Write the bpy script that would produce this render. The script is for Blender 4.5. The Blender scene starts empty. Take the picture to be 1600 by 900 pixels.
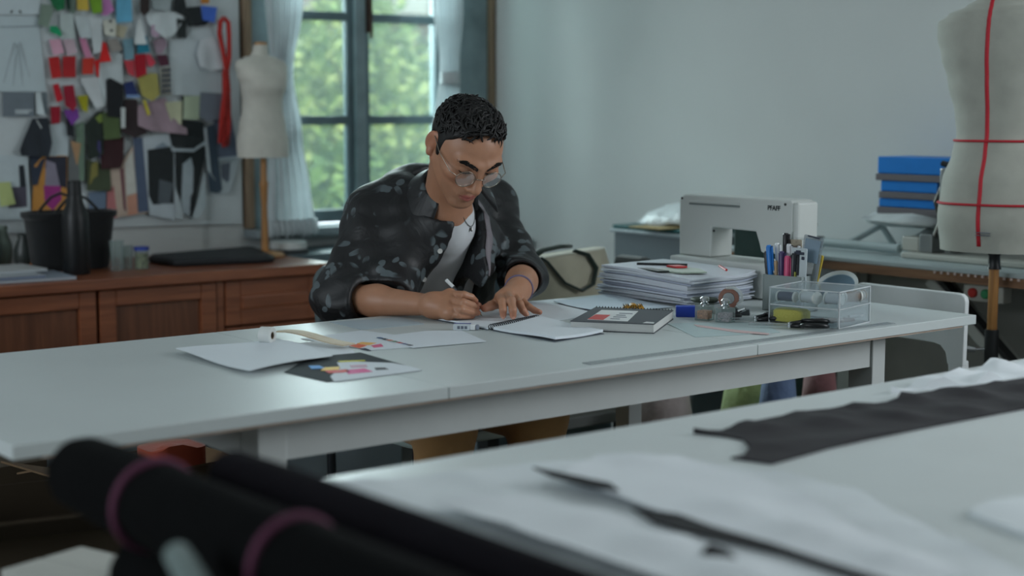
import bpy, bmesh, math, random
import numpy as np
from mathutils import Vector, Matrix, Euler
random.seed(7)
scene = bpy.context.scene
COL = scene.collection

# ---------------------------------------------------------------- camera
cam_data = bpy.data.cameras.new('camera')
cam_data.sensor_width = 36.0
cam_data.lens = 54.9
cam_data.dof.use_dof = True
cam_data.dof.focus_distance = 3.1
cam_data.dof.aperture_fstop = 2.6
cam_data.clip_end = 100
cam = bpy.data.objects.new('camera', cam_data)
COL.objects.link(cam)
cam.location = (0, 0, 1.17)
FWD = Vector((0.62257, 0.78256, 0)).normalized()
PITCH = math.radians(6.523)
look = Vector((FWD.x * math.cos(PITCH), FWD.y * math.cos(PITCH), -math.sin(PITCH)))
cam.rotation_euler = look.to_track_quat('-Z', 'Y').to_euler()
scene.camera = cam

# ---------------------------------------------------------------- world, sun, window light
world = bpy.data.worlds.new('overcast_sky')
scene.world = world
world.use_nodes = True
bg = world.node_tree.nodes['Background']
bg.inputs[0].default_value = (0.70, 0.86, 1.0, 1)
bg.inputs[1].default_value = 1.2

def light(name, kind, loc, energy, color, target=None, size=(1, 1), spread=180):
    d = bpy.data.lights.new(name, kind)
    d.energy = energy
    d.color = color
    if kind == 'AREA':
        d.shape = 'RECTANGLE'
        d.size, d.size_y = size
        d.spread = math.radians(spread)
    o = bpy.data.objects.new(name, d)
    COL.objects.link(o)
    o.location = loc
    if target is not None:
        o.rotation_euler = (Vector(target) - Vector(loc)).to_track_quat('-Z', 'Y').to_euler()
    return o

COOL = (0.88, 0.955, 1.0)
# daylight through the big window in the right-hand wall, out of frame beside the camera
light('daylight_side_window', 'AREA', (3.52, 0.25, 1.62), 42, (0.93, 0.97, 1.0), (2.5, 0.25, 1.5), (1.5, 1.3))
# daylight through the window behind the man
light('daylight_garden_window', 'AREA', (3.15, 6.1, 2.25), 330, COOL, (2.9, 4.2, 1.40), (1.5, 1.8))
# fill light added at the unseen window in the far left wall
light('left_window_fill', 'AREA', (-2.30, 2.3, 1.75), 42, COOL, (0.0, 2.6, 1.5), (2.2, 1.4))
sun = light('sun', 'SUN', (0, 0, 8), 3.8, (1.0, 0.95, 0.86), None)
sun.rotation_euler = Vector((0.35, 0.62, -0.9)).to_track_quat('-Z', 'Y').to_euler()
sun.data.angle = math.radians(4)

scene.view_settings.view_transform = 'Standard'
scene.view_settings.look = 'None'
scene.view_settings.gamma = 1
scene.view_settings.exposure = 0.15
scene.view_settings.use_curve_mapping = False
scene.cycles.use_denoising = True
scene.cycles.max_bounces = 8
scene.cycles.transparent_max_bounces = 12
scene.cycles.caustics_reflective = False
scene.cycles.caustics_refractive = False
scene.cycles.sample_clamp_indirect = 4

# ---------------------------------------------------------------- materials
def lin(c):
    out = []
    for v in c[:3]:
        v = v / 255.0
        out.append(v / 12.92 if v <= 0.04045 else ((v + 0.055) / 1.055) ** 2.4)
    return (*out, 1.0)

_mats = {}
def mat(name, color, rough=0.6, metal=0.0, var=0.06, scale=14.0, bump=0.0, bump_scale=120.0, alpha=1.0,
        trans=0.0, spec=0.5, sheen=0.0, coat=0.0, ior=1.45):
    """a plain surface with a little tonal variation and fine relief"""
    if name in _mats:
        return _mats[name]
    m = bpy.data.materials.new(name)
    m.use_nodes = True
    nt = m.node_tree
    b = nt.nodes['Principled BSDF']
    b.inputs['Roughness'].default_value = rough
    b.inputs['Metallic'].default_value = metal
    b.inputs['Specular IOR Level'].default_value = spec
    b.inputs['IOR'].default_value = ior
    b.inputs['Alpha'].default_value = alpha
    b.inputs['Transmission Weight'].default_value = trans
    b.inputs['Sheen Weight'].default_value = sheen
    b.inputs['Coat Weight'].default_value = coat
    c = lin(color)
    tc = nt.nodes.new('ShaderNodeTexCoord')
    if var > 0:
        n = nt.nodes.new('ShaderNodeTexNoise')
        n.inputs['Scale'].default_value = scale
        n.inputs['Detail'].default_value = 5
        nt.links.new(tc.outputs['Object'], n.inputs['Vector'])
        r = nt.nodes.new('ShaderNodeMapRange')
        r.inputs['From Min'].default_value = 0.3
        r.inputs['From Max'].default_value = 0.7
        r.inputs['To Min'].default_value = 1 - var
        r.inputs['To Max'].default_value = 1 + var
        nt.links.new(n.outputs['Fac'], r.inputs['Value'])
        mx = nt.nodes.new('ShaderNodeVectorMath')
        mx.operation = 'SCALE'
        mx.inputs[0].default_value = c[:3]
        nt.links.new(r.outputs['Result'], mx.inputs['Scale'])
        nt.links.new(mx.outputs['Vector'], b.inputs['Base Color'])
    else:
        b.inputs['Base Color'].default_value = c
    if bump > 0:
        n2 = nt.nodes.new('ShaderNodeTexNoise')
        n2.inputs['Scale'].default_value = bump_scale
        n2.inputs['Detail'].default_value = 3
        nt.links.new(tc.outputs['Object'], n2.inputs['Vector'])
        bp = nt.nodes.new('ShaderNodeBump')
        bp.inputs['Strength'].default_value = bump
        bp.inputs['Distance'].default_value = 0.01
        nt.links.new(n2.outputs['Fac'], bp.inputs['Height'])
        nt.links.new(bp.outputs['Normal'], b.inputs['Normal'])
    _mats[name] = m
    return m

def wood(name, c1, c2, axis='X', scale=6.0, rough=0.45, stretch=12.0, coat=0.0):
    if name in _mats:
        return _mats[name]
    m = bpy.data.materials.new(name)
    m.use_nodes = True
    nt = m.node_tree
    b = nt.nodes['Principled BSDF']
    b.inputs['Roughness'].default_value = rough
    b.inputs['Coat Weight'].default_value = coat
    tc = nt.nodes.new('ShaderNodeTexCoord')
    mp = nt.nodes.new('ShaderNodeMapping')
    s = [stretch, stretch, stretch]
    s['XYZ'.index(axis)] = 1.0
    mp.inputs['Scale'].default_value = s
    nt.links.new(tc.outputs['Object'], mp.inputs['Vector'])
    n = nt.nodes.new('ShaderNodeTexNoise')
    n.inputs['Scale'].default_value = scale
    n.inputs['Detail'].default_value = 6
    n.inputs['Distortion'].default_value = 0.6
    nt.links.new(mp.outputs['Vector'], n.inputs['Vector'])
    cr = nt.nodes.new('ShaderNodeValToRGB')
    cr.color_ramp.elements[0].position = 0.3
    cr.color_ramp.elements[0].color = lin(c1)
    cr.color_ramp.elements[1].position = 0.7
    cr.color_ramp.elements[1].color = lin(c2)
    nt.links.new(n.outputs['Fac'], cr.inputs['Fac'])
    nt.links.new(cr.outputs['Color'], b.inputs['Base Color'])
    bp = nt.nodes.new('ShaderNodeBump')
    bp.inputs['Strength'].default_value = 0.08
    nt.links.new(n.outputs['Fac'], bp.inputs['Height'])
    nt.links.new(bp.outputs['Normal'], b.inputs['Normal'])
    _mats[name] = m
    return m

def cloth(name, color, rough=0.85, weave=900.0, fold=0.25, fold_scale=9.0, sheen=0.2, var=0.08):
    """woven cloth: thread relief plus soft crumple"""
    if name in _mats:
        return _mats[name]
    m = mat(name, color, rough, var=var, scale=20, sheen=sheen)
    nt = m.node_tree
    b = nt.nodes['Principled BSDF']
    tc = nt.nodes.new('ShaderNodeTexCoord')
    n = nt.nodes.new('ShaderNodeTexNoise')
    n.inputs['Scale'].default_value = fold_scale
    n.inputs['Detail'].default_value = 3
    nt.links.new(tc.outputs['Object'], n.inputs['Vector'])
    bp = nt.nodes.new('ShaderNodeBump')
    bp.inputs['Strength'].default_value = fold
    bp.inputs['Distance'].default_value = 0.02
    nt.links.new(n.outputs['Fac'], bp.inputs['Height'])
    n2 = nt.nodes.new('ShaderNodeTexNoise')
    n2.inputs['Scale'].default_value = weave
    nt.links.new(tc.outputs['Object'], n2.inputs['Vector'])
    bp2 = nt.nodes.new('ShaderNodeBump')
    bp2.inputs['Strength'].default_value = 0.15
    bp2.inputs['Distance'].default_value = 0.001
    nt.links.new(n2.outputs['Fac'], bp2.inputs['Height'])
    nt.links.new(bp.outputs['Normal'], bp2.inputs['Normal'])
    nt.links.new(bp2.outputs['Normal'], b.inputs['Normal'])
    return m

def glass(name, color=(235, 242, 242), rough=0.02, clear=0.75, tint=None, edge=.55):
    """thin clear plastic or glass: mostly see-through, glossy by angle"""
    if name in _mats:
        return _mats[name]
    m = bpy.data.materials.new(name)
    m.use_nodes = True
    nt = m.node_tree
    for n in list(nt.nodes):
        nt.nodes.remove(n)
    out = nt.nodes.new('ShaderNodeOutputMaterial')
    tr = nt.nodes.new('ShaderNodeBsdfTransparent')
    tr.inputs[0].default_value = lin(tint or color)
    pb = nt.nodes.new('ShaderNodeBsdfPrincipled')
    pb.inputs['Base Color'].default_value = lin(color)
    pb.inputs['Roughness'].default_value = rough
    fr = nt.nodes.new('ShaderNodeLayerWeight')
    fr.inputs[0].default_value = 0.35
    mr = nt.nodes.new('ShaderNodeMapRange')
    mr.inputs['To Min'].default_value = 1 - clear
    mr.inputs['To Max'].default_value = min(1.0, 1 - clear + edge)
    nt.links.new(fr.outputs['Fresnel'], mr.inputs['Value'])
    mx = nt.nodes.new('ShaderNodeMixShader')
    nt.links.new(mr.outputs['Result'], mx.inputs[0])
    nt.links.new(tr.outputs[0], mx.inputs[1])
    nt.links.new(pb.outputs[0], mx.inputs[2])
    nt.links.new(mx.outputs[0], out.inputs[0])
    _mats[name] = m
    return m

# ---------------------------------------------------------------- mesh helpers
class MB:
    def __init__(self):
        self.v = []; self.f = []; self.mi = []; self.cur = 0
    def add(self, vs, fs):
        o = len(self.v)
        self.v += [tuple(map(float, p)) for p in vs]
        self.f += [tuple(i + o for i in f) for f in fs]
        self.mi += [self.cur] * len(fs)
        return self
    def box(self, x0, x1, y0, y1, z0, z1, M=None):
        vs = [(x, y, z) for z in (z0, z1) for y in (y0, y1) for x in (x0, x1)]
        if M is not None:
            vs = [M @ Vector(p) for p in vs]
        return self.add(vs, [(0, 2, 3, 1), (4, 5, 7, 6), (0, 1, 5, 4), (2, 6, 7, 3), (0, 4, 6, 2), (1, 3, 7, 5)])
    def beam(self, a, b, w, h, up=(0, 0, 1)):
        a = Vector(a); b = Vector(b)
        d = (b - a).normalized()
        s = d.cross(Vector(up))
        if s.length < 1e-5:
            s = d.cross(Vector((1, 0, 0)))
        s.normalize(); u = s.cross(d)
        vs = []
        for p in (a, b):
            for i, j in ((-1, -1), (1, -1), (1, 1), (-1, 1)):
                vs.append(p + s * (i * w / 2) + u * (j * h / 2))
        return self.add(vs, [(3, 2, 1, 0), (4, 5, 6, 7)] + [(i, (i + 1) % 4, 4 + (i + 1) % 4, 4 + i) for i in range(4)])
    def loft(self, rings, closed=True, cap=True):
        n = len(rings[0]); vs = [p for r in rings for p in r]; fs = []
        m = n if closed else n - 1
        for k in range(len(rings) - 1):
            for i in range(m):
                j = (i + 1) % n
                fs.append((k * n + i, k * n + j, (k + 1) * n + j, (k + 1) * n + i))
        if cap and closed:
            fs.append(tuple(range(n - 1, -1, -1)))
            fs.append(tuple((len(rings) - 1) * n + i for i in range(n)))
        return self.add(vs, fs)
    def tube(self, pts, r, n=8, closed=False, flat=1.0):
        pts = [Vector(p) for p in pts]
        rr = r if isinstance(r, (list, tuple)) else [r] * len(pts)
        rings = []; prev = None; N = len(pts)
        for i, p in enumerate(pts):
            if closed:
                t = pts[(i + 1) % N] - pts[(i - 1) % N]
            else:
                t = pts[min(i + 1, N - 1)] - pts[max(i - 1, 0)]
            t.normalize()
            if prev is None:
                a = t.cross(Vector((0, 0, 1)))
                if a.length < 1e-3:
                    a = t.cross(Vector((1, 0, 0)))
            else:
                a = prev - t * prev.dot(t)
            a.normalize(); prev = a
            b = t.cross(a)
            rings.append([p + (a * math.cos(2 * math.pi * k / n) + b * (flat * math.sin(2 * math.pi * k / n))) * rr[i] for k in range(n)])
        if closed:
            rings.append(rings[0])
            return self.loft(rings, True, False)
        return self.loft(rings)
    def lathe(self, prof, n=24, c=(0, 0, 0), sx=1.0, sy=1.0, M=None):
        rings = []
        for r, z in prof:
            ring = [Vector((max(r, 1e-4) * sx * math.cos(2 * math.pi * k / n), max(r, 1e-4) * sy * math.sin(2 * math.pi * k / n), z)) for k in range(n)]
            if M is not None:
                ring = [M @ p for p in ring]
            rings.append([p + Vector(c) for p in ring])
        return self.loft(rings)
    def prism(self, poly, z0, z1, fn=None):
        """a polygon in plan given thickness; fn maps (u, v, w) to a point"""
        fn = fn or (lambda u, v, w: (u, v, w))
        n = len(poly)
        a = sum(poly[i][0] * poly[(i + 1) % n][1] - poly[(i + 1) % n][0] * poly[i][1] for i in range(n))
        if a < 0:
            poly = poly[::-1]
        vs = [fn(u, v, z0) for u, v in poly] + [fn(u, v, z1) for u, v in poly]
        return self.add(vs, [tuple(range(n - 1, -1, -1)), tuple(range(n, 2 * n))] + [(i, (i + 1) % n, n + (i + 1) % n, n + i) for i in range(n)])
    def build(self, name, m, parent=None, smooth=False, bevel=0.0, w=False, sub=0, weld=False):
        """link the collected shape as one mesh object; w: vertices are given in world space"""
        vs = self.v
        if w and parent is not None:
            root = parent
            off = Vector((0, 0, 0))
            q = parent
            while q is not None:
                off += q.location; q = q.parent
            vs = [(p[0] - off.x, p[1] - off.y, p[2] - off.z) for p in vs]
        me = bpy.data.meshes.new(name)
        me.from_pydata(vs, [], self.f)
        ms = m if isinstance(m, (list, tuple)) else [m]
        for x in ms:
            me.materials.append(x)
        if len(ms) > 1:
            me.polygons.foreach_set('material_index', self.mi)
        bm = bmesh.new(); bm.from_mesh(me)
        if weld:
            bmesh.ops.remove_doubles(bm, verts=bm.verts, dist=1e-5)
        bmesh.ops.recalc_face_normals(bm, faces=bm.faces)
        bm.to_mesh(me); bm.free()
        if smooth:
            me.polygons.foreach_set('use_smooth', [True] * len(me.polygons))
            if smooth != 'all':
                me.set_sharp_from_angle(angle=math.radians(40))
        o = bpy.data.objects.new(name, me)
        COL.objects.link(o)
        o.parent = parent
        if bevel > 0:
            b = o.modifiers.new('bevel', 'BEVEL')
            b.width = bevel; b.segments = 2; b.limit_method = 'ANGLE'; b.angle_limit = math.radians(40)
        if sub:
            s = o.modifiers.new('subsurf', 'SUBSURF'); s.levels = sub; s.render_levels = sub
        return o

def thing(name, label, cat, loc=(0, 0, 0), rz=0.0, group=None):
    o = bpy.data.objects.new(name, None)
    COL.objects.link(o)
    o.empty_display_size = 0.05
    o.location = loc; o.rotation_euler = (0, 0, rz)
    o['label'] = label; o['category'] = cat
    if group:
        o['group'] = group
    return o

def tag(o, label, cat, group=None, kind=None):
    o['label'] = label; o['category'] = cat
    if group:
        o['group'] = group
    if kind:
        o['kind'] = kind
    return o

def struct(o):
    o['kind'] = 'structure'
    return o

def copy_tree(o, parent=None):
    c = o.copy(); COL.objects.link(c); c.parent = parent
    for ch in list(o.children):
        copy_tree(ch, c)
    return c

def circle(r, n=24, cx=0.0, cy=0.0, ry=None):
    return [(cx + r * math.cos(2 * math.pi * k / n), cy + (ry or r) * math.sin(2 * math.pi * k / n)) for k in range(n)]

def rrect(x0, x1, y0, y1, r, n=4):
    out = []
    for cx, cy, a in ((x1 - r, y0 + r, -90), (x1 - r, y1 - r, 0), (x0 + r, y1 - r, 90), (x0 + r, y0 + r, 180)):
        for k in range(n + 1):
            t = math.radians(a + 90 * k / n)
            out.append((cx + r * math.cos(t), cy + r * math.sin(t)))
    return out

def sheet(poly, z, t=0.0006, curl=0.0, seed=0, nx=10, ny=10):
    """a paper sheet from four corners laid as a fine grid with a slight curl at its edges"""
    rnd = random.Random(seed)
    a, b, c, d = [Vector((p[0], p[1], 0)) for p in poly]
    ph = rnd.random() * 6
    top = []
    for j in range(ny + 1):
        for i in range(nx + 1):
            u = i / nx; v = j / ny
            p = a.lerp(b, u).lerp(d.lerp(c, u), v)
            e = max(abs(u - .5), abs(v - .5)) * 2
            h = z + t + curl * (e ** 4) * (0.6 + 0.4 * math.sin(ph + 5 * u + 4 * v))
            top.append((p.x, p.y, h))
    mb = MB()
    n = nx + 1
    N = len(top)
    bot = [(p[0], p[1], p[2] - t) for p in top]
    fs = []
    for j in range(ny):
        for i in range(nx):
            q = (j * n + i, j * n + i + 1, (j + 1) * n + i + 1, (j + 1) * n + i)
            fs.append(q); fs.append(tuple(N + k for k in q[::-1]))
    edge = [i for i in range(n)] + [j * n + nx for j in range(1, ny + 1)] + [ny * n + i for i in range(nx - 1, -1, -1)] + [j * n for j in range(ny - 1, 0, -1)]
    for k in range(len(edge)):
        p, q = edge[k], edge[(k + 1) % len(edge)]
        fs.append((q, p, N + p, N + q))
    mb.add(top + bot, fs)
    return mb

# ================================================================ the room
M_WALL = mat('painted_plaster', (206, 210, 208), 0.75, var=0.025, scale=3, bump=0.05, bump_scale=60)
M_WALLB = mat('shaded_plaster', (200, 205, 204), 0.8, var=0.03, scale=3, bump=0.05, bump_scale=60)  # copy of the wall plaster with the back wall's shade put into its colour
M_CEIL = mat('white_ceiling_paint', (214, 216, 214), 0.85, var=0.02)
M_FLOOR = mat('polished_concrete_floor', (92, 90, 86), 0.55, var=0.15, scale=5, bump=0.04)
XR, YW = 3.62, 4.67
XL, YB, ZC = -2.45, -2.6, 2.75
WX0, WX1, WZ0, WZ1 = 2.56, 3.615, 0.77, 2.45

struct(MB().box(XL, XR, YB, YW, -0.06, 0).build('floor', M_FLOOR))
struct(MB().box(XL - .1, XR + .1, YB - .1, YW + .2, ZC, ZC + .08).build('ceiling', M_CEIL))
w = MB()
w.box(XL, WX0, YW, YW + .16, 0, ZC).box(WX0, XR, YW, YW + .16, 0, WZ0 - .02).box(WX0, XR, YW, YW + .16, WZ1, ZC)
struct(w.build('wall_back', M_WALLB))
# right wall with the big window out of frame
w = MB()
w.box(XR, XR + .16, 1.05, YW + .16, 0, ZC).box(XR, XR + .16, YB, -.55, 0, ZC)
w.box(XR, XR + .16, -.55, 1.05, 0, .92).box(XR, XR + .16, -.55, 1.05, 2.35, ZC)
struct(w.build('wall_right', M_WALL))
w = MB()
w.box(XL - .16, XL, YB, 1.1, 0, ZC).box(XL - .16, XL, 3.5, YW, 0, ZC).box(XL - .16, XL, 1.1, 3.5, 0, .95).box(XL - .16, XL, 1.1, 3.5, 2.5, ZC)
struct(w.build('wall_left', M_WALL))
struct(MB().box(XL, XR, YB - .16, YB, 0, ZC).build('wall_front', M_WALL))

# ---- window in the back wall: weathered outer frame and two casements with three panes each
M_FRAME = mat('weathered_teal_paint', (130, 146, 150), 0.55, var=0.22, scale=9, bump=0.15, bump_scale=40)
M_FRAME2 = mat('dark_teal_paint', (98, 116, 122), 0.5, var=0.18, scale=11, bump=0.1, bump_scale=50)
M_OLDWOOD = wood('bare_weathered_wood', (110, 92, 74), (152, 132, 108), 'Z', 5, 0.8)
M_PANE = glass('window_glass', (220, 232, 230), 0.02, 0.90, (236, 244, 242))
win = bpy.data.objects.new('window_1', None); COL.objects.link(win); struct(win)
win.location = (3.04, YW, WZ0)
f = MB().box(2.59, 2.66, YW - .02, YW + .14, WZ0, WZ1).box(3.43, 3.585, YW - .02, YW + .14, WZ0, WZ1).box(2.60, 3.54, YW - .02, YW + .14, WZ1 - .08, WZ1)
f.build('window_frame', M_FRAME, win, w=True, bevel=.006)
MB().box(2.56, 2.59, YW - .03, YW + .10, WZ0, WZ1).build('side_board', M_OLDWOOD, win, w=True, bevel=.004)
MB().box(3.585, 3.615, YW - .03, YW + .10, WZ0, WZ1).build('side_board', M_OLDWOOD, win, w=True, bevel=.004)
MB().box(2.56, 3.615, YW - .09, YW + .14, WZ0 - .03, WZ0).build('window_sill', mat('pale_sill_paint', (140, 152, 156), .5), win, w=True, bevel=.005)
TR = [(1.117, 1.148), (1.478, 1.508), (1.85, 1.88)]
for s0, s1, hinge in ((2.66, 3.043, 0), (3.047, 3.43, 1)):
    sm = M_FRAME2
    sash = MB()
    sash.box(s0, s0 + .045, YW + .03, YW + .060, WZ0 + .005, WZ1 - .09)
    sash.box(s1 - .045, s1, YW + .03, YW + .060, WZ0 + .005, WZ1 - .09)
    sash.box(s0 + .045, s1 - .045, YW + .03, YW + .060, WZ0 + .005, WZ0 + .05)
    sash.box(s0 + .045, s1 - .045, YW + .03, YW + .060, WZ1 - .15, WZ1 - .09)
    so = sash.build('casement', sm, win, w=True, bevel=.004)
    for a, b in TR:
        MB().box(s0 + .044, s1 - .044, YW + .033, YW + .058, a, b).build('glazing_bar', sm, so, w=True, bevel=.003)
    zz = [WZ0 + .05] + [v for t in TR for v in t] + [WZ1 - .15]
    for k in range(0, len(zz), 2):
        MB().box(s0 + .043, s1 - .043, YW + .045, YW + .049, zz[k], zz[k + 1]).build('pane', M_PANE, so, w=True)
# cover strip where the casements meet, with its bolt
MB().box(3.022, 3.068, YW + .012, YW + .03, WZ0 + .005, WZ1 - .09).build('cover_strip', M_FRAME, win, w=True, bevel=.004)
b = MB().box(3.072, 3.09, YW + .005, YW + .03, 1.44, 1.60); b.tube([(3.081, YW, 1.42), (3.081, YW, 1.52)], .006, 8)
b.build('bolt', mat('rusty_iron', (70, 54, 46), .7, var=.3, scale=60), win, w=True)

# big side window (its frame is out of view, daylight comes through it)
win2 = bpy.data.objects.new('window_2', None); COL.objects.link(win2); struct(win2); win2.location = (XR, .25, .92)
f = MB().box(XR, XR + .1, -.55, -.48, .92, 2.35).box(XR, XR + .1, .98, 1.05, .92, 2.35).box(XR, XR + .1, -.48, .98, 2.28, 2.35).box(XR, XR + .1, -.48, .98, .92, .98)
f.build('window_frame', M_FRAME, win2, w=True, bevel=.005)
win3 = bpy.data.objects.new('window_3', None); COL.objects.link(win3); struct(win3); win3.location = (XL, 2.3, .95)
f = MB().box(XL - .1, XL, 1.1, 1.17, .95, 2.5).box(XL - .1, XL, 3.43, 3.5, .95, 2.5).box(XL - .1, XL, 1.17, 3.43, 2.43, 2.5).box(XL - .1, XL, 1.17, 3.43, .95, 1.01)
f.build('window_frame', M_FRAME, win3, w=True, bevel=.005)

# ================================================================ garden outside
M_GROUND = mat('garden_soil_and_grass', (86, 104, 66), .95, var=.3, scale=4, bump=.3)
g = struct(MB().box(-6, 14, YW + .3, 16, -.35, -.3).build('ground', M_GROUND))
def leaf_mat(name, c1, c2):
    if name in _mats:
        return _mats[name]
    m = bpy.data.materials.new(name); m.use_nodes = True
    nt = m.node_tree; b = nt.nodes['Principled BSDF']
    b.inputs['Roughness'].default_value = .5
    oi = nt.nodes.new('ShaderNodeTexCoord'); n = nt.nodes.new('ShaderNodeTexNoise'); n.inputs['Scale'].default_value = 7
    nt.links.new(oi.outputs['Object'], n.inputs['Vector'])
    cr = nt.nodes.new('ShaderNodeValToRGB')
    cr.color_ramp.elements[0].position = .35; cr.color_ramp.elements[0].color = lin(c1)
    cr.color_ramp.elements[1].position = .68; cr.color_ramp.elements[1].color = lin(c2)
    nt.links.new(n.outputs['Fac'], cr.inputs['Fac']); nt.links.new(cr.outputs['Color'], b.inputs['Base Color'])
    b.inputs['Transmission Weight'].default_value = .0
    _mats[name] = m
    return m
LEAFS = [leaf_mat('bright_leaves', (124, 150, 76), (208, 214, 140)), leaf_mat('mid_leaves', (84, 112, 58), (150, 172, 96)), leaf_mat('pale_leaves', (150, 166, 124), (212, 216, 178))]
M_BARK = mat('bark', (104, 82, 70), .9, var=.2, scale=20, bump=.3, bump_scale=40)
def foliage(cx, cy, cz, rx, ry, rz, n, size, seed):
    rnd = random.Random(seed); mb = MB()
    vs = []; fs = []
    for i in range(n):
        while True:
            p = Vector((rnd.uniform(-1, 1), rnd.uniform(-1, 1), rnd.uniform(-1, 1)))
            if .35 < p.length < 1:
                break
        c = Vector((cx + p.x * rx, cy + p.y * ry, cz + p.z * rz))
        d = Vector((rnd.uniform(-1, 1), rnd.uniform(-1, 1), rnd.uniform(-.9, .3))).normalized()
        s = d.cross(Vector((rnd.uniform(-1, 1), rnd.uniform(-1, 1), 1))).normalized()
        L = size * rnd.uniform(.6, 1.4); W = L * .28
        o = len(vs)
        vs += [c - d * L * .5, c + s * W - d * L * .05, c + d * L * .5, c - s * W - d * L * .05]
        fs.append((o, o + 1, o + 2, o + 3))
    mb.add(vs, fs)
    return mb
def bush(name, label, x, y, h, rx, rz, m, n, seed, size=.16, group=None):
    t = thing(name, label, 'tree' if 'tree' in name else 'bush', (x, y, -.3), 0, group)
    tr = MB()
    rnd = random.Random(seed)
    tr.tube([(0, 0, 0), (rnd.uniform(-.1, .1), 0, h * .5), (rnd.uniform(-.15, .15), 0, h)], [.05, .04, .015], 7)
    for k in range(4):
        a = rnd.uniform(0, 6.3)
        tr.tube([(0, 0, h * (.3 + .12 * k)), (math.cos(a) * rx * .6, math.sin(a) * rx * .4, h * (.55 + .12 * k))], [.02, .007], 5)
    tr.build('trunk', M_BARK, t, True)
    fo = foliage(0, 0, h * .62, rx, rx * .7, rz, n, size, seed).build('foliage', m, t)
    fo['kind'] = 'stuff'
    return t
bush('garden_tree', 'bright green leafy tree outside the left casement', 4.98, 7.7, 2.15, .50, .95, LEAFS[0], 2300, 3, .10)
bush('garden_tree', 'bright green leafy tree outside the right casement', 5.72, 8.9, 2.2, .55, .95, LEAFS[0], 2300, 4, .10)
bush('garden_bush', 'darker bush low in the garden, outside the left casement', 4.22, 6.6, 1.2, .32, .6, LEAFS[1], 1500, 5, .09)
bush('garden_bush', 'darker bush low in the garden, outside the right casement', 4.90, 6.75, 1.15, .30, .55, LEAFS[1], 1400, 6, .09)
bush('garden_bush', 'pale green shrub between the two garden trees', 5.75, 10.0, 1.9, .45, .9, LEAFS[2], 1500, 8, .10)
bush('garden_bush', 'pale green shrub at the right edge of the garden view', 6.95, 9.9, 1.9, .55, .9, LEAFS[2], 1500, 9, .10)
bush('garden_bush', 'mid green shrub farthest left in the garden, against the brown house', 4.75, 9.6, 1.9, .45, .9, LEAFS[1], 1300, 10, .10)
# neighbouring house with a tiled lean-to over posts
hs = thing('house', 'brown house with a pale pillar beyond the garden trees', 'building', (6.5, 11.2, -.3))
MB().box(-4.5, 5, 0, .3, 0, 5.0).build('wall', mat('rendered_wall', (168, 156, 146), .9, var=.1, scale=2), hs)
MB().box(-4.6, 5, -.75, .05, 2.06, 2.22).build('lean_to_beam', mat('brown_timber', (104, 74, 62), .8, var=.2), hs)
for x in (-3.6, -.75, .90):
    MB().box(x - .14, x + .14, -.6, -.36, 0, 2.06).build('post', mat('pinkish_post_paint', (168, 132, 118), .8), hs)
for x in (-1.6, .98):
    wn = MB().box(x, x + .45, -.06, .02, 2.28, 3.3).build('window', mat('white_window_trim', (214, 208, 200), .6), hs)
    MB().box(x + .06, x + .39, -.075, -.05, 2.9, 3.24).build('pane', mat('dark_window_glass', (70, 80, 84), .1), wn)

# ================================================================ work table the man sits at
M_TABLE = mat('white_laminate', (190, 198, 198), 0.42, var=0.03, scale=4, spec=.22)
M_EDGE = mat('grey_edge_band', (168, 176, 175), 0.45, var=0.03)
M_LEG = mat('white_leg_paint', (192, 197, 196), 0.5, var=0.03)
M_RAW = wood('raw_pine', (172, 150, 134), (196, 176, 160), 'X', 6, .7)
TX0, TX1, TY0, TY1, TZ = .708, 2.731, 1.898, 2.648, .75
tbl = thing('work_table', 'long white work table the man writes at, papers and a sewing machine on it', 'table', (1.72, 2.27, 0))
for a, b in ((TX0, 1.386), (1.3872, 2.074), (2.0752, TX1)):
    MB().box(a, b, TY0, TY1, TZ - .019, TZ).build('tabletop_board', [M_TABLE], tbl, w=True, bevel=.0012)
MB().box(TX0 + .04, TX1 - .04, TY0 + .004, TY1 - .004, TZ - .0225, TZ - .0192).build('raw_wood_edge', M_RAW, tbl, w=True)
MB().box(1.133, 2.465, 1.955, 1.975, .662, TZ - .0225).build('apron', M_LEG, tbl, w=True)
MB().box(1.133, 2.40, 2.575, 2.595, .672, TZ - .0225).build('apron', M_LEG, tbl, w=True)
MB().box(1.09, 1.11, 2.01, 2.56, .662, TZ - .0225).build('side_rail', M_LEG, tbl, w=True)
MB().box(2.475, 2.495, 2.01, 2.56, .662, TZ - .0225).build('side_rail', M_LEG, tbl, w=True)
for x0, x1, y0, y1 in ((1.085, 1.133, 1.95, 2.0), (2.465, 2.505, 1.95, 2.01), (1.085, 1.133, 2.56, 2.605), (2.375, 2.415, 2.56, 2.605)):
    MB().box(x0, x1, y0, y1, 0, TZ - .0225).build('leg', M_LEG, tbl, w=True, bevel=.002)

# ================================================================ cutting table in front
ct = thing('cutting_table', 'big white cutting table in front, covered with pattern paper and dark cloth', 'table', (1.9, .9, 0))
CX0, CX1, CY0, CY1 = .904, 3.15, .28, 1.511
MB().box(CX0, CX1, CY0, CY1, .725, .75).build('tabletop', mat('white_cutting_top', (196, 203, 203), .38, var=.02), ct, w=True, bevel=.003)
for x in (1.0, 3.05):
    for y in (.36, 1.42):
        MB().box(x - .03, x + .03, y - .03, y + .03, 0, .725).build('leg', M_LEG, ct, w=True, bevel=.003)
MB().box(1.03, 3.02, 1.40, 1.42, .64, .725).build('apron', M_LEG, ct, w=True)
MB().box(1.03, 3.02, .36, .38, .64, .725).build('apron', M_LEG, ct, w=True)

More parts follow.
